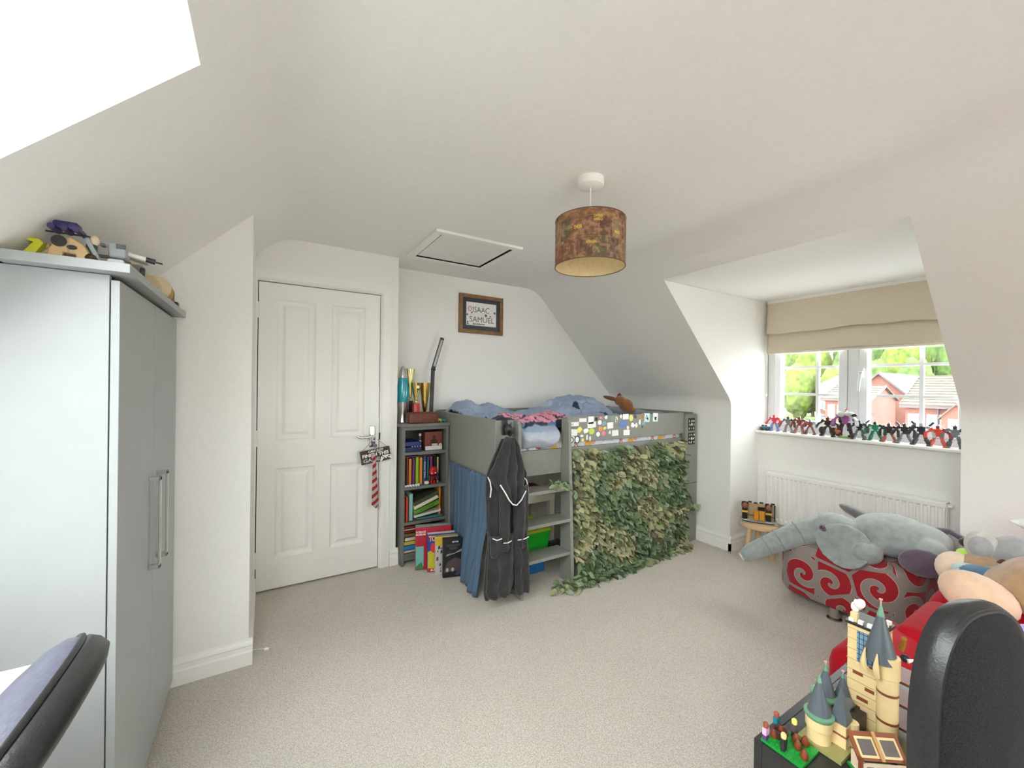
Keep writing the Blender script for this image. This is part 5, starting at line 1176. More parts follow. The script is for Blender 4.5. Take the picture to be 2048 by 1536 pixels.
# ------------------------------------------------------------------ footstool with swirl fabric
def swirl():
    m = bpy.data.materials.new('red_grey_swirl_fabric'); m.use_nodes = True; nt = m.node_tree; b = nt.nodes['Principled BSDF']
    N = nt.nodes.new; Lk = nt.links.new
    uv = N('ShaderNodeUVMap'); uv.uv_map = 'UVMap'
    vo = N('ShaderNodeTexVoronoi'); vo.voronoi_dimensions = '2D'; vo.inputs['Scale'].default_value = 5.2; vo.inputs['Randomness'].default_value = .62
    Lk(uv.outputs[0], vo.inputs['Vector'])
    sub = N('ShaderNodeVectorMath'); sub.operation = 'SUBTRACT'; Lk(uv.outputs[0], sub.inputs[0]); Lk(vo.outputs['Position'], sub.inputs[1])
    sep = N('ShaderNodeSeparateXYZ'); Lk(sub.outputs[0], sep.inputs[0])
    at = N('ShaderNodeMath'); at.operation = 'ARCTAN2'; Lk(sep.outputs[1], at.inputs[0]); Lk(sep.outputs[0], at.inputs[1])
    ln = N('ShaderNodeVectorMath'); ln.operation = 'LENGTH'; Lk(sub.outputs[0], ln.inputs[0])
    pw = N('ShaderNodeMath'); pw.operation = 'POWER'; pw.inputs[1].default_value = .7; Lk(ln.outputs['Value'], pw.inputs[0])
    k1 = N('ShaderNodeMath'); k1.operation = 'MULTIPLY'; k1.inputs[1].default_value = 6.4; Lk(pw.outputs[0], k1.inputs[0])
    k2 = N('ShaderNodeMath'); k2.operation = 'MULTIPLY'; k2.inputs[1].default_value = 1/(2*PI); Lk(at.outputs[0], k2.inputs[0])
    ad = N('ShaderNodeMath'); ad.operation = 'SUBTRACT'; Lk(k1.outputs[0], ad.inputs[0]); Lk(k2.outputs[0], ad.inputs[1])
    sc_ = N('ShaderNodeSeparateColor'); Lk(vo.outputs['Color'], sc_.inputs[0])
    ad2 = N('ShaderNodeMath'); ad2.operation = 'ADD'; Lk(ad.outputs[0], ad2.inputs[0]); Lk(sc_.outputs[0], ad2.inputs[1])
    fr = N('ShaderNodeMath'); fr.operation = 'FRACT'; Lk(ad2.outputs[0], fr.inputs[0])
    r = N('ShaderNodeValToRGB'); r.color_ramp.interpolation = 'CONSTANT'; e = r.color_ramp.elements
    red, gry, lin = s2l(150, 8, 24), s2l(136, 126, 120), s2l(186, 150, 142)
    e[0].position = 0; e[0].color = (*lin, 1); e[1].position = .035; e[1].color = (*red, 1)
    for p_, c_ in ((.58, lin), (.615, gry)): q = r.color_ramp.elements.new(p_); q.color = (*c_, 1)
    Lk(fr.outputs[0], r.inputs[0])
    # plain ground between the scrolls
    vd = N('ShaderNodeTexVoronoi'); vd.voronoi_dimensions = '2D'; vd.feature = 'DISTANCE_TO_EDGE'; vd.inputs['Scale'].default_value = 5.2; vd.inputs['Randomness'].default_value = .62; Lk(uv.outputs[0], vd.inputs['Vector'])
    gt = N('ShaderNodeMath'); gt.operation = 'GREATER_THAN'; gt.inputs[1].default_value = .045; Lk(vd.outputs['Distance'], gt.inputs[0])
    mx = N('ShaderNodeMix'); mx.data_type = 'RGBA'; mx.inputs[6].default_value = (*gry, 1); Lk(gt.outputs[0], mx.inputs[0]); Lk(r.outputs[0], mx.inputs[7])
    Lk(mx.outputs[2], b.inputs['Base Color']); b.inputs['Roughness'].default_value = .85; b.inputs['Sheen Weight'].default_value = .2
    return m
M_SWIRL = swirl()
t = thing('footstool', 'red and grey swirl fabric footstool on chrome legs under the elephant', 'footstool', (3.12, 1.02, 0))
OX, OY, HW, RC = 3.14, 1.015, .335, .15
def sq_ring(k, z, off=0):
    pts = []
    for q in range(4):
        cx = OX+(HW-RC)*(1 if q in (0, 3) else -1); cy = OY+(HW-RC)*(1 if q in (0, 1) else -1)
        for i in range(9):
            a = q*PI/2+i/8*PI/2; rr_ = RC-off
            pts.append((cx+rr_*math.cos(a), cy+rr_*math.sin(a), z))
    return pts
mb = MB(); prof = [(.05, .065), (.012, .075), (0, .10), (0, .355), (.012, .385), (.04, .40), (.10, .405)]; n = 36
for (off, z) in prof: mb.v += [Vector(p) for p in sq_ring(0, z, off)]
for i in range(len(prof)-1):
    for j in range(n): k = (j+1) % n; mb.f.append((i*n+j, i*n+k, (i+1)*n+k, (i+1)*n+j)); mb.mi.append(0)
mb.f.append(tuple(range(n-1, -1, -1))); mb.f.append(tuple((len(prof)-1)*n+j for j in range(n))); mb.mi += [0, 0]
o = mb.build('upholstery', M_SWIRL, t, smooth=40, fixn=False)
uvl = o.data.uv_layers.new(name='UVMap'); per = [0]; ring = sq_ring(0, 0)
for j in range(n): per.append(per[-1]+(Vector(ring[j])-Vector(ring[(j+1) % n])).length)
for p in o.data.polygons:
    js = [o.data.loops[l].vertex_index % n for l in p.loop_indices]; wrapf = max(js)-min(js) > n//2
    for l in p.loop_indices:
        vi = o.data.loops[l].vertex_index; j = vi % n; co = o.data.vertices[vi].co
        if len(js) > 4: uvl.data[l].uv = (co.x+2, co.y+2)
        else: uvl.data[l].uv = (per[j if not (wrapf and j == 0) else n], co.z)
for dx, dy in ((-.29, .02), (.26, -.26), (.26, .26), (.0, -.27)): MB().lathe((OX+dx, OY+dy, 0), [(.038, 0), (.038, .006), (.026, .014), (.024, .068)], 20).build('leg', M_CHROME, t, smooth=40)

# ------------------------------------------------------------------ plush elephant
def fur(name, c, amt=.12, sheen=.5): return mat(name, s2l(*c), .95, nscale=26, namt=amt, bump=.45, bscale=240, sheen=sheen)
M_ELE = fur('grey_elephant_plush', (150, 158, 156)); M_ELE2 = fur('dark_grey_plush', (112, 112, 112)); M_PUR = fur('purple_grey_sole', (98, 82, 98))
t = thing('plush_elephant', 'big floppy grey plush elephant sprawled over the swirl footstool', 'plush toy', (3.05, 1.0, .40))
mb = MB()
mb.ell((3.06, .84, .515), .20, .19, .115, euler(0, 0, .3)); mb.ell((3.10, .74, .50), .16, .14, .10)
mb.ell((2.93, 1.055, .50), .12, .125, .095, euler(.2, 0, .3)); mb.ell((2.90, 1.13, .475), .09, .10, .075)
tr = [(2.89, 1.17, .465), (2.83, 1.24, .425), (2.77, 1.31, .375), (2.70, 1.385, .315), (2.655, 1.43, .275)]
for i in range(len(tr)-1):
    for q in range(3): p = Vector(tr[i]).lerp(Vector(tr[i+1]), q/3); rr_ = .078-.028*((i+q/3)/4); mb.ell(p, rr_, rr_, rr_, u=12, v=8)
mb.ell(tr[-1], .046, .046, .046, u=12, v=8)
mb.ell((2.84, .885, .44), .10, .07, .06, euler(0, .3, .2))
mb.ell((3.0, .685, .48), .13, .085, .078, euler(0, .25, .3)); mb.ell((3.25, .95, .47), .12, .12, .09)
mb.build('body', M_ELE, t, remesh=.011)
def earg(u, v):
    a = u*2*PI; r_ = v
    x = 2.845+.012*math.cos(a)*r_; y = .985+.135*math.cos(a)*r_; z = .455+.115*math.sin(a)*r_
    x -= .055*(1-((z-.34)/.24))*r_*.9+.02*math.sin(a*2)*r_
    return (x-.03, y, z)
MB().grid(earg, 40, 10, thick=(.028, 0, 0)).build('ear', M_ELE, t, remesh=.008)
MB().ell((3.11, 1.02, .58), .07, .10, .03, euler(.4, .3, .2)).build('ear', M_ELE2, t, remesh=.01)
MB().ell((2.872, .672, .458), .034, .092, .068, euler(0, .15, .35)).build('sole', M_PUR, t, smooth=180)
MB().ell((2.815, 1.075, .522), .024, .028, .024).build('eye_patch', M_PUR, t, smooth=180); MB().ell((2.803, 1.078, .528), .013, .015, .013).build('eye', mat('dark_violet_bead', s2l(86, 60, 90), .25, nscale=20, namt=.1), t, smooth=180)
d = Vector(tr[-1])-Vector(tr[-2]); d.normalize()
MB().cyl(Vector(tr[-1])+d*.036, Vector(tr[-1])+d*.046, .027, n=20).build('trunk_tip', fur('ivory_plush', (206, 196, 184)), t, smooth=50)
mb = MB()
for q in (.75, 1.9, 2.6):
    i = int(q); p = Vector(tr[i]).lerp(Vector(tr[i+1]), q-i); dd = (Vector(tr[i+1])-Vector(tr[i])).normalized(); rr_ = .080-.028*(q/4); qm = dd.to_track_quat('Z', 'Y').to_matrix()
    mb.tube([p+qm @ Vector((rr_*math.cos(2*PI*k/20), rr_*math.sin(2*PI*k/20), 0)) for k in range(20)], .0025, 6, True)
mb.build('trunk_crease', fur('crease_grey_plush', (128, 134, 133)), t, smooth=60)
mb = MB(); mb.tube([(3.18, .70, .56), (3.19, .64, .575), (3.16, .585, .555)], [.022, .016, .014]); mb.build('tail', M_PUR, t, smooth=60); MB().ell((3.145, .565, .545), .030, .036, .026).build('tail_tuft', fur('black_plush', (30, 30, 34)), t, smooth=180)

# ------------------------------------------------------------------ red armchair
M_RED = mat('red_velvet', s2l(168, 3, 26), .85, nscale=10, namt=.12, bump=.12, bscale=160, sheen=.06, spec=.25)
t = thing('armchair', 'red velvet armchair heaped with plush toys', 'armchair', (2.4, .1, 0))
MB().rbox((1.865, .535, .245), .43, .19, .44, .06, n=4).build('arm', M_RED, t, smooth=60)
MB().rbox((2.16, .29, .25), .40, .50, .48, .045, n=4).build('seat_block', M_RED, t, smooth=60)
MB().rbox((2.62, .262, .31), .64, .58, .46, .13, n=6).build('cushion', M_RED, t, smooth=60)
MB().rbox((1.90, .02, .225), .36, .96, .41, .05, n=4).build('front_block', M_RED, t, smooth=60)
MB().rbox((2.40, -.30, .25), .90, .60, .46, .06, n=4).build('seat', M_RED, t, smooth=60)
MB().rbox((3.10, -.02, .30), .26, 1.06, .58, .11, n=6).build('backrest', M_RED, t, smooth=60)

# plush toys on the armchair
M_CREAM = fur('cream_plush', (232, 208, 184), .06); M_TAN = fur('tan_plush', (222, 186, 158), .06); M_BRN = fur('light_brown_plush', (176, 138, 100), .12)
t = thing('plush_rabbit', 'big tan plush toy with two large pale foot soles on the armchair', 'plush toy', (2.5, .35, .54))
MB().ell((2.46, .22, .63), .17, .15, .10).ell((2.42, .30, .595), .15, .10, .07, euler(0, 0, .4)).ell((2.60, .42, .60), .13, .08, .06, euler(0, 0, .5)).ell((2.60, .06, .63), .16, .15, .10).build('body', M_BRN, t, remesh=.012)
Mt = rz(R(11))
MB().ell((2.56, .492, .570), .045, .068, .072, Mt @ ry(.25)).build('foot', M_CREAM, t, smooth=180)
MB().ell((2.225, .375, .592), .055, .105, .078, euler(.38, .25, .25)).build('foot', M_TAN, t, smooth=180)
t = thing('plush_koala', 'grey plush koala lying above the penguin', 'plush toy', (2.62, .32, .60))
M_KOA = fur('koala_plush', (158, 158, 160))
MB().ell((2.62, .325, .665), .075, .10, .085).ell((2.70, .22, .68), .10, .13, .09).build('body', M_KOA, t, remesh=.009)
for (c_, r_) in (((2.58, .425, .690), .052), ((2.50, .265, .625), .045)): e_ = MB().ell(c_, .028, r_, r_*1.15, Mt).build('ear', fur('koala_ear_plush', (190, 186, 180)), t, smooth=180); MB().ell(Vector(c_)+Vector((-.018, 0, -.002)), .016, r_*.72, r_*.85, Mt).build('inner_ear', M_KOA, e_, smooth=180)
MB().ell((2.545, .368, .635), .012, .016, .030, euler(.3, 0, .2)).build('nose', fur('brown_felt', (92, 52, 48)), t, smooth=180)
t = thing('plush_penguin', 'small blue and white plush penguin with orange beak', 'plush toy', (2.45, .38, .56))
MB().ell((2.43, .355, .588), .05, .055, .045).build('head', fur('white_plush', (226, 226, 222)), t, smooth=180); MB().ell((2.46, .42, .600), .05, .07, .035, euler(.1, 0, .2)).build('body', fur('pale_blue_plush', (176, 200, 200)), t, smooth=180)
MB().ell((2.44, .405, .622), .035, .06, .014, euler(-.1, -.4, .3)).ell((2.455, .335, .615), .035, .035, .03).build('hood', fur('denim_blue_plush', (70, 108, 138)), t, smooth=180)
MB().ell((2.378, .372, .592), .006, .010, .010).build('eye', M_BLK, t, smooth=180); MB().cyl((2.39, .325, .578), (2.345, .295, .560), .020, .004).build('beak', fur('orange_felt', (226, 156, 84)), t, smooth=60); MB().ell((2.40, .395, .585), .014, .018, .026).build('cheek', fur('peach_felt', (226, 176, 130)), t, smooth=180)
t = thing('plush_flower', 'small lime and yellow plush flower behind the cream foot', 'plush toy', (2.62, .45, .60))
for i, (c_, col) in enumerate((((2.60, .470, .635), (186, 220, 90)), ((2.60, .450, .600), (170, 212, 80)), ((2.60, .415, .620), (236, 222, 70)))): MB().ell(c_, .028, .034, .022, euler(.3*i, .2, 0)).build('petal', fur('petal_plush_%d' % i, col), t, smooth=180)
t = thing('stacking_rings', 'blue and green plush rings at the right edge of the armchair', 'toy', (2.5, .30, .56))
for i, col in enumerate(((40, 80, 160), (70, 180, 200), (40, 140, 60), (130, 190, 90))): MB().tube([(2.44+.004*i, .305-.018*i+.000*math.cos(a), .600) + Vector((.045*math.cos(a), 0, .052*math.sin(a))) if False else Vector((2.44+.052*math.cos(a), .315-.022*i, .585+.052*math.sin(a))) for a in [2*PI*k/20 for k in range(20)]], .016, 8, True).build('ring', fur('ring_plush_%d' % i, col), t, smooth=60)
t = thing('lilac_toy', 'folded lilac felt toy in front of the tan foot', 'toy', (2.05, .22, .50))
MB().grid(lambda u, v: (2.02+.10*u+.03*math.sin(v*6), .33-.16*u*.6-.03*v, .50+.13*(1-v)*(1-.5*u)+.01*math.sin(u*9)), 16, 14, thick=(.012, 0, 0)).build('folds', fur('lilac_felt', (186, 172, 226)), t, smooth=180)
MB().rbox((2.09, .22, .53), .10, .12, .06, .02).build('body', fur('violet_felt', (140, 110, 180)), t, smooth=60)
t = thing('plush_bird', 'blue plush bird peeking in at the right edge above the koala', 'plush toy', (2.75, .27, .70))
MB().ell((2.80, .27, .775), .06, .075, .05).build('body', fur('blue_plush', (70, 120, 180)), t, smooth=180); MB().cyl((2.78, .33, .775), (2.755, .375, .78), .025, .004).build('beak', fur('white_plush', (226, 226, 222)), t, smooth=60); MB().ell((2.82, .24, .715), .08, .08, .04).build('tummy', M_CREAM, t, smooth=180)

# ------------------------------------------------------------------ black cabinet with the brick castle
M_BLKW = mat('black_satin_board', (.018, .018, .019), .35, nscale=40, namt=.15)
ZCb = .50
t = thing('low_cabinet', 'low black cabinet carrying the toy castle in the lower right corner', 'cabinet', (1.3, .36, 0))
for y0_, y1_ in ((.507, .525), (.20, .218)): MB().box(1.012, 1.60, y0_, y1_, 0, ZCb).build('side', M_BLKW, t, bevel=.001)
MB().box(1.03, 1.582, .2185, .5065, ZCb-.02, ZCb-.001).build('top', M_BLKW, t)
for x in (1.012, 1.582): MB().box(x, x+.018, .2185, .5065, 0, ZCb).build('end_panel', M_BLKW, t, bevel=.001)
MB().box(1.03, 1.582, .2185, .5065, .22, .24).build('shelf', M_BLKW, t)
M_BTAN = mat('tan_brick_plastic', s2l(224, 198, 146), .3, nscale=20, namt=.05); M_BGRY = mat('dark_grey_roof_plastic', s2l(84, 92, 98), .35, nscale=20, namt=.06); M_BGRN = mat('sand_green_plastic', s2l(104, 150, 120), .35, nscale=20, namt=.05); M_BBRN = mat('reddish_brown_plastic', s2l(130, 70, 44), .35, nscale=20, namt=.06); M_BWHT = cmat(240, 236, 226, .35); M_BDRK = cmat(40, 34, 32, .4)
ca = thing('brick_castle', 'toy brick castle with grey cone towers on the black cabinet', 'toy castle', (1.24, .41, ZCb))
MB().box(1.105, 1.22, .385, .472, ZCb, ZCb+.008).box(1.2201, 1.375, .305, .490, ZCb, ZCb+.008).build('base_plate', cmat(150, 146, 90, .4), ca)
def cone(p, r, h, rim=None, fin=True, par=ca):
    x, y, z = p
    o = MB().lathe(p, [(r, 0), (r*.18, h*.86), (r*.05, h)], 20).build('cone_roof', M_BGRY, par, smooth=50)
    if rim: MB().lathe((x, y, z-.004), [(rim*.9, -.006), (rim, 0), (rim, .004), (r, .006)], 24).build('roof_rim', M_BGRN, o, smooth=40)
    MB().lathe((x, y, z+h*.82), [(r*.24, 0), (r*.06, h*.2)], 12).build('spire', M_BGRN, o, smooth=50)
    if fin: MB().cyl((x, y, z+h), (x, y, z+h*1.13), .0015, n=6).obox((x, y, z+h*1.13), .006, .006, .003).build('finial', cmat(200, 150, 140, .4), o)
def bricks(par, faces, seed, m, n):
    rr_ = random.Random(seed)
    for k in range(n):
        f = rr_.choice(faces); u, v = rr_.random(), rr_.random(); p = f(u, v); MB().obox(p, .016, .016, .0055).build('brick', m, par)
# round front tower
tw = MB().lathe((1.135, .440, ZCb+.008), [(.024, 0), (.024, .028), (.027, .030), (.027, .060)], 20).build('round_tower', M_BTAN, ca, smooth=30)
MB().lathe((1.135, .440, ZCb+.036), [(.0245, 0), (.0248, .0015), (.0245, .003)], 20, cap=False).build('brick_band', M_BBRN, tw); cone((1.135, .440, ZCb+.070), .024, .088, .030, False)
# square front tower
tw = MB().box(1.150, 1.190, .392, .425, ZCb+.008, ZCb+.058).cyl((1.186, .392, ZCb+.008), (1.186, .392, ZCb+.06), .012).build('square_tower', M_BTAN, ca, bevel=.001)
MB().box(1.149, 1.191, .391, .426, ZCb+.034, ZCb+.038).build('brick_band', M_BBRN, tw); mb = MB(); mb.lathe((1.170, .409, ZCb+.059), [(.023, 0), (.0235, .004), (.004, .066), (.001, .078)], 4, rz(R(45))); mb.build('pyramid_roof', M_BGRY, tw)
# rear tower with broad rim
MB().lathe((1.235, .465, ZCb+.008), [(.017, 0), (.017, .05)], 16).build('rear_tower', M_BTAN, ca, smooth=30); cone((1.235, .465, ZCb+.060), .022, .072, .032)
MB().lathe((1.262, .438, ZCb+.008), [(.013, 0), (.013, .055)], 14).build('turret', M_BTAN, ca, smooth=30); cone((1.262, .438, ZCb+.063), .017, .054, None)
MB().cyl((1.205, .43, ZCb+.045), (1.255, .420, ZCb+.060), .011).build('grey_barrel', cmat(110, 112, 110, .35), ca, smooth=40)
MB().box(1.195, 1.26, .39, .43, ZCb+.008, ZCb+.052).build('dark_hall', M_BDRK, ca)
# tall tower: stacked blocks with brown courses
T0 = MB().box(1.268, 1.338, .365, .432, ZCb+.008, ZCb+.25).build('tall_tower', M_BTAN, ca, bevel=.001)
for k in range(9): MB().box(1.2670+.0001*k, 1.3395, .3642, .4335, ZCb+.035+k*.0255, ZCb+.0362+k*.0255).build('brick_joint', cmat(170, 146, 100, .4), T0)
for (x0_, x1_, y_, z_) in ((1.272, 1.292, .364, .04), (1.268, 1.29, .3635, .095), (1.276, 1.298, .3635, .12), (1.30, 1.32, .3635, .06), (1.272, 1.288, .3635, .15)): MB().box(x0_, x1_, y_-.001, y_+.004, ZCb+z_, ZCb+z_+.008).build('brick', M_BBRN, T0)
for (y0_, y1_, z_) in ((.40, .42, .13), (.378, .396, .10), (.39, .412, .07), (.405, .425, .045), (.372, .388, .16)): MB().box(1.2665, 1.270, y0_, y1_, ZCb+z_, ZCb+z_+.008).build('brick', M_BBRN, T0)
MB().box(1.2655, 1.269, .380, .412, ZCb+.165, ZCb+.240).build('blue_window', cmat(120, 150, 176, .25), T0)
mb = MB()
for k in range(4): mb.box(1.2645, 1.2665, .381+k*.0085, .3825+k*.0085, ZCb+.165, ZCb+.24)
for k in range(6): mb.box(1.2645, 1.2665, .380, .412, ZCb+.17+k*.013, ZCb+.1715+k*.013)
mb.build('window_lattice', cmat(70, 84, 100, .3), T0)
MB().box(1.264, 1.342, .361, .436, ZCb+.25, ZCb+.256).build('parapet', M_BDRK, T0)
mb = MB()
for k in range(4): mb.box(1.268+k*.02, 1.278+k*.02, .366, .376, ZCb+.256, ZCb+.264); mb.box(1.268, 1.278, .366+k*.018, .376+k*.018, ZCb+.256, ZCb+.264)
mb.build('crenels', M_BWHT, T0)
MB().box(1.270, 1.283, .414, .428, ZCb+.256, ZCb+.278).build('corner_post', M_BTAN, T0, bevel=.001)
bd = MB().ell((1.277, .420, ZCb+.292), .007, .009, .013).ell((1.277, .418, ZCb+.306), .005, .005, .006).build('white_bird', M_BWHT, ca, smooth=60)
for s_ in (-1, 1): MB().ell((1.277+s_*.008, .413, ZCb+.300), .0035, .010, .013, euler(.5, s_*.5, s_*.4)).build('wing', M_BWHT, bd, smooth=60)
rt_ = MB().lathe((1.262, .352, ZCb+.008), [(.020, 0), (.020, .155), (.0225, .157), (.0225, .205)], 20).build('corner_turret', M_BTAN, ca, smooth=30)
for z_ in (.06, .125): MB().lathe((1.262, .352, ZCb+z_), [(.0205, 0), (.0208, .003), (.0205, .006)], 20, cap=False).build('brick_band', M_BBRN, rt_)
cone((1.262, .366, ZCb+.198), .033, .125, None)
for (dx, dy) in ((-.024, .022), (.0, -.016), (-.03, .0)): MB().tube([(1.262+dx, .362+dy, ZCb+.165), (1.258+dx*1.2, .362+dy*1.2, ZCb+.19), (1.262+dx*1.1, .362+dy*1.1, ZCb+.222)], [.005, .006, .001], 6).build('horn', M_BTAN, ca, smooth=60)
# open rear floors of the tall tower
for k in range(3):
    z_ = ZCb+.03+k*.055; fl = MB().box(1.300, 1.372, .312, .365, z_, z_+.006).build('floor_plate', M_BBRN, ca)
    MB().box(1.366, 1.372, .312, .318, z_+.006, z_+.055).box(1.300, 1.306, .312, .318, z_+.006, z_+.055).build('column', M_BTAN, fl)
    mb = MB()
    for q in range(5): mb.lathe((1.308+q*.013, .322, z_+.006), [(.004, 0), (.004, .003)], 8)
    mb.build('studs', M_BWHT if k == 2 else M_BTAN, fl)
gs = MB().tube([(1.318, .345, ZCb+.212), (1.322, .34, ZCb+.228), (1.316, .338, ZCb+.244)], [.007, .005, .006]).build('gold_statue', mat('gold_plastic', s2l(170, 120, 40), .3, metal=.4, nscale=20, namt=.1), ca, smooth=60)
MB().ell((1.318, .336, ZCb+.196), .009, .010, .009).build('dark_figure', cmat(36, 40, 60, .4), ca, smooth=60); MB().cyl((1.31, .33, ZCb+.196), (1.325, .32, ZCb+.200), .005, .001).build('white_hat', M_BWHT, ca)
for (x_, y_) in ((1.312, .300), (1.335, .285)): MB().rbox((x_, y_, ZCb+.014), .016, .016, .012, .003).build('red_brick', cmat(196, 24, 28, .35), ca, smooth=40)
# garden plate with minifigures
t = thing('brick_garden', 'bright green toy brick garden with small figures beside the castle', 'toy', (1.055, .465, ZCb))
MB().box(1.018, 1.098, .425, .512, ZCb+.0005, ZCb+.006).build('green_plate', cmat(20, 140, 50, .35), t)
mb = MB()
for i in range(9):
    for j in range(10):
        if (i*7+j*3) % 4: mb.lathe((1.0225+i*.0088, .430+j*.0088, ZCb+.006), [(.0026, 0), (.0026, .0018)], 6)
mb.build('studs', cmat(26, 150, 56, .35), t)
for i, (x_, y_, c1, c2, c3) in enumerate(((1.026, .505, (90, 50, 110), (226, 170, 210), (140, 70, 46)), (1.030, .468, (40, 36, 40), (34, 34, 36), (230, 200, 130)), (1.082, .508, (30, 90, 110), (30, 120, 130), (150, 70, 50)), (1.096, .475, (60, 50, 50), (90, 80, 80), (236, 220, 110)))):
    f_ = MB().box(x_-.007, x_+.007, y_-.004, y_+.004, ZCb+.006, ZCb+.018).build('legs', cmat(*c1), t); MB().obox((x_, y_, ZCb+.026), .015, .009, .016).build('torso', cmat(*c2), f_); MB().lathe((x_, y_, ZCb+.034), [(.0055, 0), (.006, .008), (.004, .011)], 12).build('head', cmat(*c3), f_, smooth=50)
MB().lathe((1.058, .487, ZCb+.006), [(.010, 0), (.014, .012), (.016, .022), (.013, .022), (.010, .012)], 18).build('cauldron', cmat(70, 46, 46, .25), t, smooth=50)
for i, (x_, y_) in enumerate(((1.060, .452), (1.075, .462), (1.044, .432), (1.086, .448), (1.046, .497), (1.07, .492))): MB().lathe((x_, y_, ZCb+.006), [(.006, 0), (.009, .007), (.006, .016), (.003, .022)], 12).build('barrel', cmat(120, 58, 34, .25), t, smooth=50)
# shed-like facade in front
t = thing('brick_greenhouse', 'brown framed toy greenhouse with open roof panels in front of the castle', 'toy', (1.165, .345, ZCb))
Mg = rz(R(-35.6)); cg = Vector((1.150, .335, ZCb))
def Gp(x_, y_, z_): return cg + Mg @ Vector((x_, y_, z_))
MB().obox(Gp(0, 0, .003), .094, .046, .006, Mg).build('base', cmat(30, 130, 60, .4), t)
wl = MB().obox(Gp(0, -.018, .022), .086, .004, .032, Mg).obox(Gp(-.041, 0, .022), .004, .036, .032, Mg).build('walls', cmat(222, 200, 176, .4), t)
for k in range(4): MB().obox(Gp(-.031+k*.0205, -.0205, .022), .014, .001, .022, Mg).build('window_pane', cmat(120, 116, 112, .25), wl)
Mr = Mg @ rx(R(48)); cr_ = Gp(0, .004, .058)
rf = MB().obox(cr_, .100, .050, .004, Mr).build('roof_panel', M_BBRN, t)
for k in (-1, 1):
    cb_ = MB().obox(cr_ + Mr @ Vector((k*.0235, -.002, .0024)), .038, .036, .001, Mr).build('cream_border', cmat(226, 196, 140, .4), rf); MB().obox(cr_ + Mr @ Vector((k*.0235, -.002, .0032)), .029, .027, .001, Mr).build('roof_glass', cmat(96, 88, 84, .3), rf)
MB().obox(cr_ + Mr @ Vector((0, 0, .004)), .006, .05, .004, Mr).build('hinge', cmat(186, 140, 90, .4), rf)
for k in (-1, 1): MB().obox(Gp(k*.046, -.014, .026), .006, .006, .042, Mg).build('post', M_BBRN, t)
# silver tin
t = thing('metal_tin', 'brushed silver tin box beside the black chair', 'tin', (1.31, .26, ZCb))
Mx = rz(R(-8)); MB().obox((1.305, .262, ZCb+.030), .13, .075, .06, Mx).build('tin_body', mat('brushed_steel', (.5, .5, .5), .35, metal=.9, nscale=60, namt=.1), t, bevel=.003)
MB().obox((1.305, .262, ZCb+.066), .134, .079, .012, Mx).build('lid', M_CHROME, t, bevel=.003); MB().obox((1.2375, .272, ZCb+.02), .001, .05, .024, Mx).build('paper_label', cmat(206, 206, 214, .6), t)

# ------------------------------------------------------------------ office chairs
def pad(name, c, T, hw, zc, hh, th, m, parent, lean=0., ex=2.6, nrm=None, bul=.02):
    """rounded chair back: superellipse outline in the plane (T, z), thickness th along its normal"""
    T = Vector(T).normalized(); Nn = Vector((T.y, -T.x, 0)) if nrm is None else Vector(nrm); c = Vector(c); mb = MB(); n = 48
    rings = [(0, .0, bul), (.55, 0, bul*.8), (.86, 0, bul*.3), (.97, 0, -.006), (1, 0, -.02), (1, 0, -th+.02), (.97, 0, -th+.005), (.86, 0, -th-bul*.3), (0, 0, -th-bul*.5)]
    vs = []; fs = []
    for (k, _, d) in rings:
        for j in range(n):
            a = 2*PI*j/n; ca_, sa = math.cos(a), math.sin(a)
            x = hw*k*math.copysign(abs(ca_)**(2/ex), ca_); z = hh*k*math.copysign(abs(sa)**(2/ex), sa)
            vs.append(c+T*x+Nn*(d+lean*z)+Vector((0, 0, zc+z)))
    for i in range(len(rings)-1):
        for j in range(n): q = (j+1) % n; fs.append((i*n+j, i*n+q, (i+1)*n+q, (i+1)*n+j))
    mb.add(vs, fs); return mb.build(name, m, parent, smooth=60), T, Nn, n
def piping(c, T, Nn, hw, zc, hh, d, parent, m, lean=0, ex=2.6, r=.004, k=.99):
    pts = []
    for j in range(64):
        a = 2*PI*j/64; ca_, sa = math.cos(a), math.sin(a); z = hh*k*math.copysign(abs(sa)**(2/ex), sa)
        pts.append(Vector(c)+Vector(T)*hw*k*math.copysign(abs(ca_)**(2/ex), ca_)+Vector(Nn)*(d+lean*z)+Vector((0, 0, zc+z)))
    MB().tube(pts, r, 6, True).build('piping', m, parent, smooth=60)
M_BFAB = mat('black_chair_fabric', (.012, .012, .0125), .95, nscale=500, namt=.6, bump=.3, bscale=700, sheen=.04, spec=.2)
M_BPLA = mat('black_vinyl_edge', (.018, .018, .019), .34, nscale=200, namt=.2, bump=.08, bscale=300)
def chairbase(t, cx, cy, zseat, m):
    MB().rbox((cx, cy, zseat), .44, .44, .08, .035, n=4).build('seat', m, t, smooth=60)
    MB().cyl((cx, cy, .08), (cx, cy, zseat-.04), .028).build('gas_stem', M_BLK, t, smooth=50)
    for k in range(5):
        a = 2*PI*k/5+.3; lg = MB().tube([(cx, cy, .10), (cx+.26*math.cos(a), cy+.26*math.sin(a), .065)], [.025, .016]).build('leg', M_BLK, t, smooth=50)
        MB().cyl((cx+.26*math.cos(a)-.012, cy+.26*math.sin(a), .026), (cx+.26*math.cos(a)+.012, cy+.26*math.sin(a), .026), .026, n=16).build('castor', M_BLK, lg, smooth=50)
t = thing('office_chair', 'black fabric office chair close to the camera on the right', 'chair', (.90, -.02, 0))
o, T, Nn, n_ = pad('backrest', (1.0, .150, 0), (.955, -.297, 0), .112, .762, .225, .05, M_BFAB, t, nrm=(-.297, -.955, 0), bul=.018)
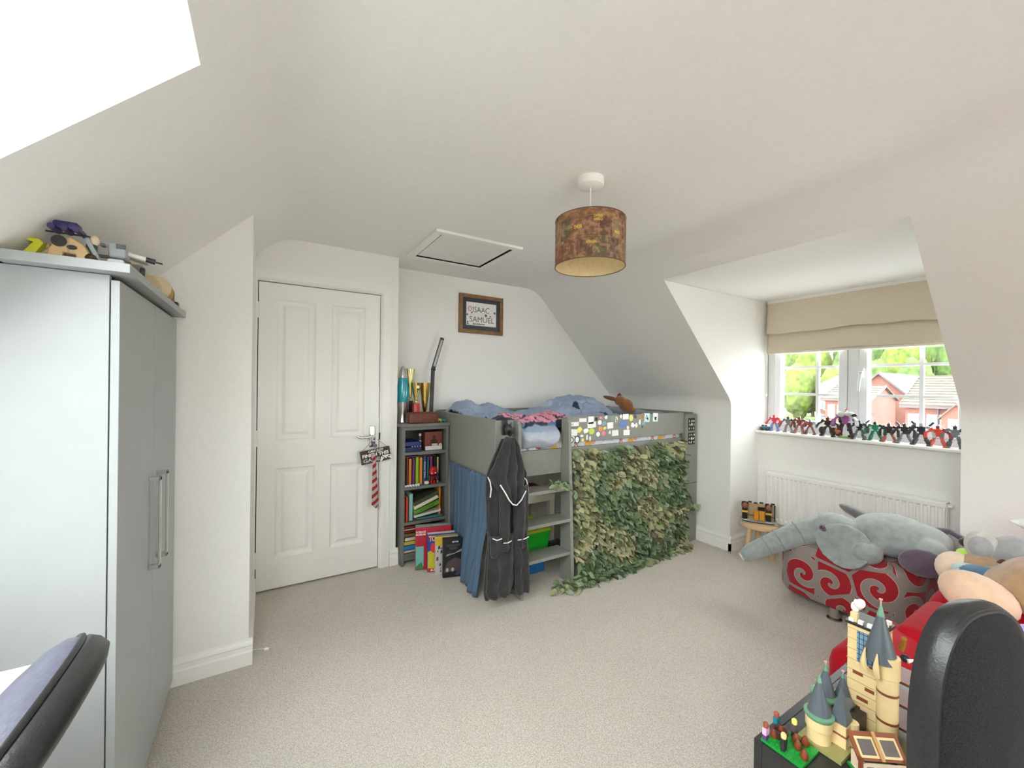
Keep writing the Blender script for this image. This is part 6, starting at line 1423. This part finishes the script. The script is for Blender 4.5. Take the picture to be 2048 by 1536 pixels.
pad('back_shell', (1.0, .150, 0), (.955, -.297, 0), .120, .759, .232, .05, M_BPLA, t, nrm=(-.297, -.955, 0), bul=-.02)
piping((1.0, .150, 0), T, (-.297, -.955, 0), .112, .762, .225, -.012, o, M_BPLA)
chairbase(t, .86, -.16, .47, M_BFAB); MB().tube([(.95, .17, .62), (.94, .17, .50), (.88, -.02, .43)], .022).build('back_arm', M_BLK, t, smooth=50)
M_GFAB = mat('slate_chair_vinyl', s2l(84, 84, 98), .5, nscale=120, namt=.12, bump=.1, bscale=200)
t = thing('desk_chair', 'slate padded desk chair back in front of the white desk', 'chair', (-.45, .78, 0))
Vv = Vector((.643, 0, .766)); Nf = Vector((-.766, 0, .643)); Cf = Vector((-.322, .775, .857)); n_ = 56
def padring(k, d, ex=2.5, hu=.205, hv=.125):
    out = []
    for j in range(n_):
        a_ = 2*PI*j/n_; c_, s_ = math.cos(a_), math.sin(a_)
        out.append(Cf+Vector((0, 1, 0))*hu*k*math.copysign(abs(c_)**(2/ex), c_)+Vv*hv*k*math.copysign(abs(s_)**(2/ex), s_)+Nf*d)
    return out
def padmesh(name, prof, m, par):
    mb = MB()
    for k, d in prof: mb.v += padring(k, d)
    for i in range(len(prof)-1):
        for j in range(n_): q = (j+1) % n_; mb.f.append((i*n_+j, i*n_+q, (i+1)*n_+q, (i+1)*n_+j)); mb.mi.append(0)
    mb.f.append(tuple(range(n_-1, -1, -1))); mb.f.append(tuple((len(prof)-1)*n_+j for j in range(n_))); mb.mi += [0, 0]
    return mb.build(name, m, par, smooth=60)
o = padmesh('backrest', [(.3, .020), (.6, .018), (.82, .012), (.94, .002), (.985, -.010)], M_GFAB, t)
MB().tube(padring(.995, -.011), .0045, 6, True).build('piping', M_BPLA, o, smooth=60)
padmesh('back_shell', [(.98, -.013), (1.03, -.018), (1.05, -.032), (1.03, -.048), (.95, -.056), (.6, -.06)], M_BPLA, t)
chairbase(t, -.50, .70, .45, M_GFAB); MB().tube([(-.30, .77, .75), (-.265, .77, .60), (-.28, .76, .44), (-.45, .72, .40)], .02).build('back_arm', M_BLK, t, smooth=50)

# ------------------------------------------------------------------ toys on the wardrobe
ZW = 1.6455
def P_(m, *a): return cmat(*m, rough=.4)
t = thing('toy_ramp', 'bright yellow plastic toy bracket at the left end of the wardrobe top', 'toy', (-.50, 1.475, ZW))
MB().prism([(-.520, 1.475, ZW), (-.498, 1.475, ZW), (-.478, 1.475, ZW+.032), (-.486, 1.475, ZW+.040), (-.508, 1.475, ZW+.040), (-.510, 1.475, ZW+.034), (-.496, 1.475, ZW+.032)], (0,0,0), (0, .02, 0)).build('bracket', P_((216, 216, 50)), t, bevel=.001)
t = thing('toy_skeleton', 'bone coloured toy dinosaur part beside the yellow bracket', 'toy', (-.472, 1.49, ZW))
MB().tube([(-.487, 1.49, ZW+.006), (-.470, 1.49, ZW+.02), (-.455, 1.49, ZW+.038)], [.006, .008, .006]).tube([(-.478, 1.495, ZW+.01), (-.474, 1.49, ZW+.035)], .004).ell((-.462, 1.49, ZW+.012), .012, .01, .01).build('bones', P_((186, 168, 120)), t, smooth=60)
t = thing('tan_helmet', 'cream toy helmet with black patches on the wardrobe edge', 'toy', (-.435, 1.475, ZW))
MB().prism([(-.468, 1.462, ZW), (-.466, 1.462, ZW+.018), (-.452, 1.462, ZW+.043), (-.425, 1.462, ZW+.047), (-.405, 1.462, ZW+.035), (-.395, 1.462, ZW+.018), (-.402, 1.462, ZW), (-.416, 1.462, ZW), (-.418, 1.462, ZW+.012), (-.440, 1.462, ZW+.014), (-.444, 1.462, ZW)], (0,0,0), (0, .04, 0)).build('shell', P_((214, 178, 128)), t, bevel=.003)
MB().lathe((-.447, 1.4612, ZW+.036), [(.013, 0), (.013, .002)], 20, rx(R(90)), sx=1.1, sy=.9).lathe((-.424, 1.4612, ZW+.026), [(.006, 0), (.006, .002)], 14, rx(R(90)), sx=1.6, sy=.8).build('black_patch', P_((48, 44, 44)), t)
t = thing('toy_astronaut', 'small green and white toy figure between helmet and grey fighter', 'toy', (-.395, 1.50, ZW))
MB().rbox((-.398, 1.50, ZW+.030), .020, .018, .03, .004).build('torso', P_((30, 80, 64)), t, smooth=50); MB().ell((-.392, 1.497, ZW+.052), .010, .010, .011).build('head', P_((222, 206, 176)), t, smooth=60); MB().box(-.405, -.390, 1.49, 1.51, ZW, ZW+.016).build('legs', P_((60, 58, 50)), t); MB().box(-.415, -.385, 1.50, 1.508, ZW+.054, ZW+.061).build('red_cap', P_((120, 30, 34)), t)
t = thing('toy_ball', 'dark bronze toy ball beside the grey fighter', 'toy', (-.392, 1.47, ZW)); MB().ell((-.392, 1.470, ZW+.012), .012, .012, .0115).build('ball', mat('bronze_plastic', s2l(80, 60, 30), .25, metal=.5, nscale=30, namt=.1), t, smooth=180); MB().tube([(-.392+.0122*math.cos(2*PI*k/16), 1.47+.0122*math.sin(2*PI*k/16), ZW+.012) for k in range(16)], .0012, 5, True).build('band', P_((46, 40, 36)), t)
t = thing('toy_fighter', 'light grey brick-built toy fighter craft with long barrel on the wardrobe', 'toy', (-.36, 1.53, ZW))
LG = P_((168, 174, 178)); MB().prism([(-.388, 1.485, ZW), (-.376, 1.485, ZW), (-.381, 1.485, ZW+.018), (-.402, 1.485, ZW+.058), (-.410, 1.485, ZW+.052), (-.392, 1.485, ZW+.022)], (0,0,0), (0, .012, 0)).build('strut', LG, t)
hb = MB().rbox((-.352, 1.535, ZW+.042), .036, .05, .034, .006).build('hull', LG, t, smooth=40); MB().box(-.3525, -.333, 1.506, 1.5095, ZW+.046, ZW+.056).build('hatch', P_((86, 92, 98)), hb)
br = MB().cyl((-.336, 1.54, ZW+.042), (-.298, 1.545, ZW+.036), .0055).build('barrel', P_((214, 210, 200)), t, smooth=50); MB().cyl((-.298, 1.545, ZW+.036), (-.278, 1.548, ZW+.033), .0062).cyl((-.278, 1.548, ZW+.033), (-.262, 1.55, ZW+.031), .0022).build('muzzle', P_((40, 40, 42)), br, smooth=50)
mb = MB()
for k in range(5): mb.box(-.40+k*.014, -.392+k*.014, 1.515, 1.535, ZW+.052-k*.003, ZW+.058-k*.003)
mb.box(-.41, -.36, 1.54, 1.55, ZW+.028, ZW+.034); mb.build('grille', P_((120, 130, 134)), t); MB().rbox((-.350, 1.50, ZW+.010), .034, .022, .018, .005).build('skid', P_((206, 210, 212)), t, smooth=50); MB().box(-.385, -.345, 1.488, 1.52, ZW, ZW+.006).build('foot_plate', P_((104, 108, 110)), t)
t = thing('toy_crane', 'dark red toy brick block behind the grey fighter', 'toy', (-.40, 1.70, ZW))
MB().prism([(-.408, 1.70, ZW+.02), (-.408, 1.70, ZW+.085), (-.39, 1.70, ZW+.082), (-.375, 1.70, ZW+.075), (-.362, 1.70, ZW+.055), (-.362, 1.70, ZW+.02)], (0,0,0), (0,.05,0)).build('block', P_((96, 26, 28)), t, bevel=.002); MB().box(-.40, -.37, 1.705, 1.745, ZW, ZW+.02).build('base', P_((60, 40, 40)), t)
t = thing('toy_hover_craft', 'dark blue toy craft raised on a clear stand above the wardrobe', 'toy', (-.43, 1.455, ZW))
NB = P_((40, 40, 100)); MB().rbox((-.430, 1.455, ZW+.075), .046, .035, .018, .006).build('hull', NB, t, smooth=50); mb = MB()
for k in (-1, 0, 1): mb.cyl((-.430+k*.022, 1.43, ZW+.066), (-.430+k*.022, 1.475, ZW+.066), .007)
mb.build('thruster', P_((56, 52, 96)), t, smooth=50); MB().box(-.468, -.392, 1.452, 1.458, ZW+.057, ZW+.060).build('blade', P_((30, 30, 44)), t)
MB().cyl((-.43, 1.458, ZW), (-.43, 1.458, ZW+.062), .002, n=8).lathe((-.43, 1.458, ZW), [(.014, 0), (.014, .003)], 16).build('stand', glassmat('clear_plastic', (.9, .93, .92), .1), t)
t = thing('toy_drone', 'grey brown toy drone at the front corner of the wardrobe', 'toy', (-.325, 1.60, ZW))
MB().rbox((-.335, 1.63, ZW+.02), .036, .05, .022, .005).obox((-.335, 1.625, ZW+.042), .05, .02, .006, euler(.2, .15, .4)).build('body', P_((136, 130, 118)), t, smooth=40); MB().cyl((-.318, 1.585, ZW+.011), (-.310, 1.588, ZW+.011), .011).build('wheel', P_((40, 40, 42)), t, smooth=50); MB().box(-.34, -.32, 1.59, 1.62, ZW, ZW+.012).build('dark_base', P_((52, 48, 44)), t)
t = thing('toy_shell', 'tan domed toy shell along the wardrobe front edge', 'toy', (-.35, 1.83, ZW))
MB().ell((-.355, 1.82, ZW+.012), .045, .085, .036).build('dome', P_((186, 166, 124)), t, smooth=60); MB().ell((-.325, 1.795, ZW+.010), .012, .02, .010).build('dark_vent', P_((40, 36, 34)), t, smooth=60)  # dark oval lump on the front of the dome
t = thing('toy_helmet', 'cream and mustard toy helmet right of the tan shell', 'toy', (-.35, 1.98, ZW))
MB().ell((-.352, 1.975, ZW+.036), .045, .055, .036).build('dome', P_((216, 196, 160)), t, smooth=60); MB().ell((-.338, 2.02, ZW+.03), .03, .03, .032).build('crest', P_((186, 140, 60)), t, smooth=60); MB().rbox((-.345, 1.99, ZW+.012), .05, .07, .022, .006).build('base', P_((90, 60, 34)), t, smooth=50)
t = thing('toy_black_case', 'black toy case next to the mustard helmet', 'toy', (-.35, 2.09, ZW)); MB().rbox((-.348, 2.085, ZW+.024), .055, .085, .046, .006).build('case', P_((30, 24, 26)), t, smooth=40); MB().box(-.37, -.322, 2.042, 2.128, ZW+.047, ZW+.050).build('rim', P_((150, 150, 146)), t)
t = thing('toy_white_ship', 'small white and dark toy ship at the far end of the wardrobe', 'toy', (-.35, 2.2, ZW)); MB().ell((-.352, 2.20, ZW+.018), .035, .05, .018).build('hull', P_((226, 218, 206)), t, smooth=60); MB().rbox((-.33, 2.175, ZW+.010), .03, .04, .018, .004).build('deck', P_((50, 34, 32)), t, smooth=50); MB().box(-.36, -.30, 2.255, 2.265, ZW+.002, ZW+.006).build('fin', P_((226, 218, 206)), t)

for nm, k in (('toy_ramp', 1.15), ('toy_skeleton', 1.15), ('tan_helmet', 1.22), ('toy_astronaut', 1.25), ('toy_fighter', 1.22), ('toy_hover_craft', 1.08), ('toy_drone', 1.3), ('toy_shell', 1.2), ('toy_helmet', 1.2), ('toy_black_case', 1.25), ('toy_white_ship', 1.3)):
    bpy.data.objects[nm].scale = (1, 1, k)
# ------------------------------------------------------------------ outside: street, houses, trees
GZ = -5.3
def brickmat(name, c, mortar, scale):
    m = bpy.data.materials.new(name); m.use_nodes = True; nt = m.node_tree; b = nt.nodes['Principled BSDF']
    tc = nt.nodes.new('ShaderNodeTexCoord'); sp_ = nt.nodes.new('ShaderNodeSeparateXYZ'); ad = nt.nodes.new('ShaderNodeMath'); ad.operation = 'ADD'; cb = nt.nodes.new('ShaderNodeCombineXYZ')
    nt.links.new(tc.outputs['Object'], sp_.inputs[0]); nt.links.new(sp_.outputs[0], ad.inputs[0]); nt.links.new(sp_.outputs[1], ad.inputs[1]); nt.links.new(ad.outputs[0], cb.inputs[0]); nt.links.new(sp_.outputs[2], cb.inputs[1])
    br = nt.nodes.new('ShaderNodeTexBrick'); br.inputs['Scale'].default_value = scale; br.inputs['Color1'].default_value = (*c, 1); br.inputs['Color2'].default_value = (*[q*.8 for q in c], 1); br.inputs['Mortar'].default_value = (*mortar, 1); br.inputs['Mortar Size'].default_value = .012
    nt.links.new(cb.outputs[0], br.inputs[0]); n = nt.nodes.new('ShaderNodeTexNoise'); n.inputs['Scale'].default_value = 2.5; n.inputs['Detail'].default_value = 5; nt.links.new(tc.outputs['Object'], n.inputs[0])
    mx = nt.nodes.new('ShaderNodeMix'); mx.data_type = 'RGBA'; mx.blend_type = 'MULTIPLY'; mx.inputs[0].default_value = .35; nt.links.new(br.outputs[0], mx.inputs[6]); nt.links.new(n.outputs[0], mx.inputs[7])
    nt.links.new(mx.outputs[2], b.inputs['Base Color']); b.inputs['Roughness'].default_value = .9
    return m
M_BRICK = brickmat('red_brick_wall', (.165, .058, .040), (.15, .10, .08), 2.0)
M_TILE = mat('tan_roof_tile', (.070, .056, .038), .8, nscale=3, namt=.15); M_TILED = mat('brown_roof_tile', (.065, .045, .036), .8, nscale=3, namt=.2)
M_HWHITE = mat('white_render', (.55, .56, .57), .7, nscale=4, namt=.05); M_HGLASS = mat('house_window_glass', (.10, .12, .14), .15, nscale=2, namt=.2); M_FASCIA = mat('dark_fascia', (.06, .045, .05), .6, nscale=5, namt=.1)
M_ROAD = mat('pale_road_and_drives', (.46, .45, .43), .9, nscale=.4, namt=.15); M_GRASS = mat('verge_grass', (.13, .18, .05), .95, nscale=1.2, namt=.25)
struct(MB().box(6, 330, -160, 260, GZ-.3, GZ).build('floor_outside', M_ROAD))
struct(MB().box(62, 300, -100, 240, GZ, GZ+.05).build('floor_lawn', M_GRASS))
def win(par, x, y, z, w_, h_, nx=-1, mull=True):
    f = MB().box(x-.06, x+.02, y-w_/2, y+w_/2, z, z+h_).build('window', M_HWHITE, par)
    k = .07
    for (a, b) in (((-w_/2+k, -k/2), (k/2, w_/2-k)) if mull else ((-w_/2+k, w_/2-k),)): MB().box(x-.075, x-.061, y+a, y+b, z+k, z+h_-k).build('pane', M_HGLASS, f)
def house(label, x0, y0, y1, depth, zeave, zridge, gable_front=False, roofm=M_TILE, courses=0, wallm=M_BRICK):
    """front wall at x0 facing the window; gable_front: the gable faces us, else the ridge runs along y"""
    t = thing('house', label, 'house', (x0+depth/2, (y0+y1)/2, GZ), 0, 'houses across the street'); x1 = x0+depth; ov = .25
    if gable_front:
        ym = (y0+y1)/2
        MB().prism([(x0, y0, GZ), (x0, y1, GZ), (x0, y1, zeave), (x0, ym, zridge), (x0, y0, zeave)], (0,0,0), (depth, 0, 0)).build('walls', wallm, t)
        for s_, ya in ((-1, y0), (1, y1)):
            d = Vector((0, ya-ym, zeave-zridge)); e = Vector((0, ym, zridge))+d*1.06
            r_ = MB().prism([(x0-ov, ym, zridge+.12), (x0-ov, e.y, e.z+.12), (x0-ov, e.y, e.z-.02), (x0-ov, ym, zridge-.0)], (0,0,0), (depth+2*ov, 0, 0)).build('roof_slope', roofm, t)
            MB().prism([(x0-ov-.04, ym, zridge+.14), (x0-ov-.04, e.y, e.z+.14), (x0-ov-.04, e.y, e.z-.08), (x0-ov-.04, ym, zridge-.08)], (0,0,0), (.04, 0, 0)).build('bargeboard', M_FASCIA, r_)
    else:
        xm = (x0+x1)/2
        MB().prism([(x0, y0, GZ), (x1, y0, GZ), (x1, y0, zeave), (xm, y0, zridge), (x0, y0, zeave)], (0,0,0), (0, y1-y0, 0)).build('walls', wallm, t)
        P0 = Vector((x0-ov, 0, zeave-ov*(zridge-zeave)/(xm-x0))); P1 = Vector((xm, 0, zridge))
        n = courses or 1
        for k in range(n):
            a = P0.lerp(P1, k/n); b = P0.lerp(P1, (k+1)/n+.01)
            MB().prism([(a.x, y0-ov, a.z+.02), (b.x, y0-ov, b.z+.02), (b.x, y0-ov, b.z+.10), (a.x-.02, y0-ov, a.z+.17)], (0,0,0), (0, y1-y0+2*ov, 0)).build('tile_course' if courses else 'roof_slope', roofm, t)
        MB().prism([(xm, y0-ov, zridge+.10), (x1+ov, y0-ov, zeave-.2), (x1+ov, y0-ov, zeave-.1), (xm, y0-ov, zridge+.2)], (0,0,0), (0, y1-y0+2*ov, 0)).build('roof_slope', roofm, t)
        MB().box(x0-ov-.08, x0-ov+.02, y0-ov, y1+ov, P0.z-.10, P0.z+.06).build('gutter', M_FASCIA, t)
        for yy in (y0-ov-.03, y1+ov):
            MB().prism([(P0.x, yy, P0.z-.1), (xm, yy, zridge-.05), (xm, yy, zridge+.22), (P0.x, yy, P0.z+.18)], (0,0,0), (0, .04, 0)).build('bargeboard', M_FASCIA, t)
    return t
# A: nearest, ridge along the street, tan tiled roof, little porch gable
t = house('brick house with tan tiled roof and porch gable at the right of the view', 40, 1.0, 10.35, 8.5, .30, 2.32, courses=11)
win(t, 40, 9.75, -1.6, .9, 1.25); win(t, 40, 8.85, -1.55, .75, 1.2)
pg = MB().prism([(39.2, 8.35, GZ), (39.2, 6.9, GZ), (39.2, 6.9, -.45), (39.2, 7.62, .42), (39.2, 8.35, -.45)], (0,0,0), (.8, 0, 0)).build('porch', M_BRICK, t)
for ya in (8.5, 6.75): MB().prism([(39.05, 7.62, .55), (39.05, ya, -.52), (39.05, ya, -.65), (39.05, 7.62, .40)], (0,0,0), (.95, 0, 0)).build('porch_roof', M_TILED, pg)
f = MB().box(39.10, 39.2, 7.25, 8.0, -2.6, -.55).build('front_door', M_HWHITE, t)
for i in range(2):
    for j in range(4): MB().box(39.07, 39.10, 7.36+i*.3, 7.55+i*.3, -2.35+j*.42, -2.08+j*.42).build('pane', M_HGLASS, f)
MB().cyl((39.9, 8.65, GZ), (39.9, 8.65, .1), .05).cyl((39.9, 6.4, GZ), (39.9, 6.4, .1), .05).build('downpipe', M_FASCIA, t); win(t, 40, 5.6, -1.6, 1.0, 1.2)
# B: big gable end facing us
t = house('large brick gable house behind the tan-roofed one', 57, 12.1, 21.7, 8, -1.67, 3.13, gable_front=True, roofm=M_TILED)
win(t, 57, 14.1, -1.9, .9, 1.3, mull=False)
t = house('small brick gable with white skylight behind the large one', 66, 15.35, 21.35, 9, .26, 3.26, gable_front=True, roofm=M_TILED)
f = MB().prism([(65.9, 18.3, 1.9), (65.9, 17.2, 1.15), (65.9, 17.2, 1.75), (65.9, 18.0, 2.25)], (0,0,0), (.08, 0, 0)).build('skylight', M_HWHITE, t)
# C: brick house in the left pane
t = house('brick house with hipped tan roof edge beside the mullion', 48, 15.0, 18.4, 7, .42, 1.6, roofm=M_TILE, courses=6)
for y in (17.85, 17.1): win(t, 48, y, -1.5, .55, 1.35)
for y in (17.85, 17.1): win(t, 48, y, -3.9, .55, 1.35)
# D: terrace with white mansard dormers, far
for i in range(3):
    y0_ = 26.3+i*2.15+(.25 if i == 2 else 0); x_ = 74+i*4.5; y1_ = y0_+2.1
    t = thing('house', ('terrace house with tall white dormer nearest the mullion', 'middle terrace house with white mansard dormers', 'far end terrace house with white mansard dormers')[i], 'house', (x_+4, (y0_+y1_)/2, GZ), 0, 'white-dormered terrace')
    MB().box(x_, x_+8, y0_, y1_, GZ, .1).build('walls', M_BRICK, t)
    MB().prism([(x_-.2, y0_, .1), (x_+1.6, y0_, 2.9-.2*i), (x_+4, y0_, 3.5-.3*i), (x_+8, y0_, .1)], (0,0,0), (0, y1_-y0_, 0)).build('mansard', M_HWHITE, t)
    for y in (y0_+.65, y0_+1.9):
        dm = MB().box(x_-.1, x_+2.2, y-.45, y+.45, .55, 2.55-.2*i).build('dormer', M_HWHITE, t); MB().box(x_-.16, x_-.11, y-.3, y+.3, .8, 2.1-.2*i).build('pane', M_HGLASS, dm)
        win(t, x_, y, -1.9, .7, 1.3, mull=False); win(t, x_, y, -4.2, .7, 1.4, mull=False)
# E: little house at the left edge
t = house('pale gabled house at the far left of the left pane', 62, 32.4, 38, 7, -1.6, 1.2, roofm=M_HWHITE, wallm=M_HWHITE); win(t, 62, 33.1, -3.0, .6, .9); win(t, 62, 33.1, -5.0, .6, 1.1)
# parked car
def car(label, x, y, m):
    t = thing('car', label, 'car', (x, y, GZ), 0, 'parked cars')
    MB().rbox((x, y, GZ+.62), 1.7, 4.1, .62, .18).build('body', m, t, smooth=50); MB().rbox((x, y+.15, GZ+1.12), 1.5, 2.2, .62, .25).build('cabin', m, t, smooth=50)
    MB().box(x-.78, x-.74, y-.75, y+1.05, GZ+.98, GZ+1.32).build('side_windows', M_HGLASS, t)
    for dy in (-1.3, 1.3): MB().cyl((x-.9, y+dy, GZ+.32), (x-.6, y+dy, GZ+.32), .32, n=16).build('wheel', M_FASCIA, t, smooth=50)
car('white parked car in front of the terrace', 56, 23.4, mat('white_car_paint', (.6, .62, .64), .3, nscale=2, namt=.02)); car('silver parked car by the pale gabled house', 58, 29.6, mat('silver_car_paint', (.3, .31, .33), .3, nscale=2, namt=.05))
# the other side of the house: unseen houses and trees added to block the low sky
struct(MB().box(-330, -4, -160, 260, GZ-.3, GZ).build('floor_garden', M_GRASS))
for i, (y0_, y1_) in enumerate(((-19, -8), (-6.5, 4.5), (6, 17))):
    t = thing('house', ('unseen added brick house behind the roof windows, rearmost', 'unseen added brick house straight across from the roof windows', 'unseen added brick house behind the wardrobe side of the garden')[i], 'house', (-26, (y0_+y1_)/2, GZ), 0, 'houses across the garden')
    MB().prism([(-30, y0_, GZ), (-22, y0_, GZ), (-22, y0_, .4), (-26, y0_, 3.8), (-30, y0_, .4)], (0,0,0), (0, y1_-y0_, 0)).build('walls', M_BRICK, t)
    for sx_ in (-1, 1): MB().prism([(-26, y0_-.3, 4.0), (-26+sx_*4.4, y0_-.3, .2), (-26+sx_*4.4, y0_-.3, .05), (-26, y0_-.3, 3.82)], (0,0,0), (0, y1_-y0_+.6, 0)).build('roof_slope', M_TILED, t)
# trees beyond the houses
def leafmat(name, a, b_, sc):
    m = mat(name, b_, .9, nscale=sc, col2=a, detail=8, bump=.9, bscale=sc*1.4); return m
LM = [leafmat('spring_leaves_yellow', (.035, .060, .006), (.095, .125, .010), 1.1), leafmat('spring_leaves_green', (.022, .050, .008), (.062, .108, .015), 1.1), leafmat('spring_leaves_fresh', (.028, .056, .008), (.078, .12, .012), 1.1)]
M_BARK = mat('tree_bark', (.08, .06, .045), .9, nscale=4, namt=.2)
def crown(c, r, seed, m, par):
    rr_ = random.Random(seed); bm = bmesh.new(); bmesh.ops.create_icosphere(bm, subdivisions=5, radius=1)
    for v in bm.verts:
        p = v.co.copy(); d = 1+.22*noise.noise(p*1.7+Vector((seed, 0, 0)))+.13*abs(noise.noise(p*5+Vector((0, seed, 0))))+.07*noise.noise(p*13+Vector((seed, seed, 0)))
        v.co = Vector((p.x*r[0], p.y*r[1], p.z*r[2]))*d
    MB().bm(bm, c).build('crown', m, par, smooth=180, fixn=False); bm.free()
for k, (x_, y) in enumerate(((-40, -22), (-41, -11), (-39, 0), (-41, 11), (-40, 22))):  # added row out of view, blocks more sky above those houses
    t = thing('tree', '%s unseen garden tree added behind the neighbouring houses' % ('first', 'second', 'third', 'fourth', 'fifth')[k], 'tree', (x_, y, GZ), 0, 'garden trees')
    MB().cyl((x_, y, GZ), (x_, y, GZ+10), .4, .2, n=10).build('trunk', M_BARK, t, smooth=60); crown((x_, y, GZ+9), (4.5, 4.3, 7), 60+k, LM[k % 3], t)
rt2 = random.Random(21); tn = 0
names = ['broad yellow-green tree', 'fresh green tree', 'tall spring-green tree']
for row, (xx, n, y0_, y1_, h0) in enumerate(((100, 6, 22, 58, 9.8), (112, 6, 17, 66, 15.5), (126, 6, 14, 80, 23))):
    for k in range(n):
        y = y0_+(y1_-y0_)*(k+.5)/n+rt2.uniform(-.3, .3); h = h0+rt2.uniform(-1.5, 1.5); x_ = xx+rt2.uniform(-1, 1); mi = rt2.randrange(3); tn += 1
        t = thing('tree', '%s, %s from the right in the %s row beyond the houses' % (names[mi], ('first', 'second', 'third', 'fourth', 'fifth', 'sixth', 'seventh')[k], ('front', 'middle', 'back')[row]), 'tree', (x_, y, GZ), 0, 'wood beyond the houses')
        MB().cyl((x_, y, GZ), (x_, y, GZ+h*.7), .35, .2, n=10).build('trunk', M_BARK, t, smooth=60)
        crown((x_, y, GZ+h*.60), (3.6, (y1_-y0_)/n*.44, h*.54), tn, LM[mi], t)
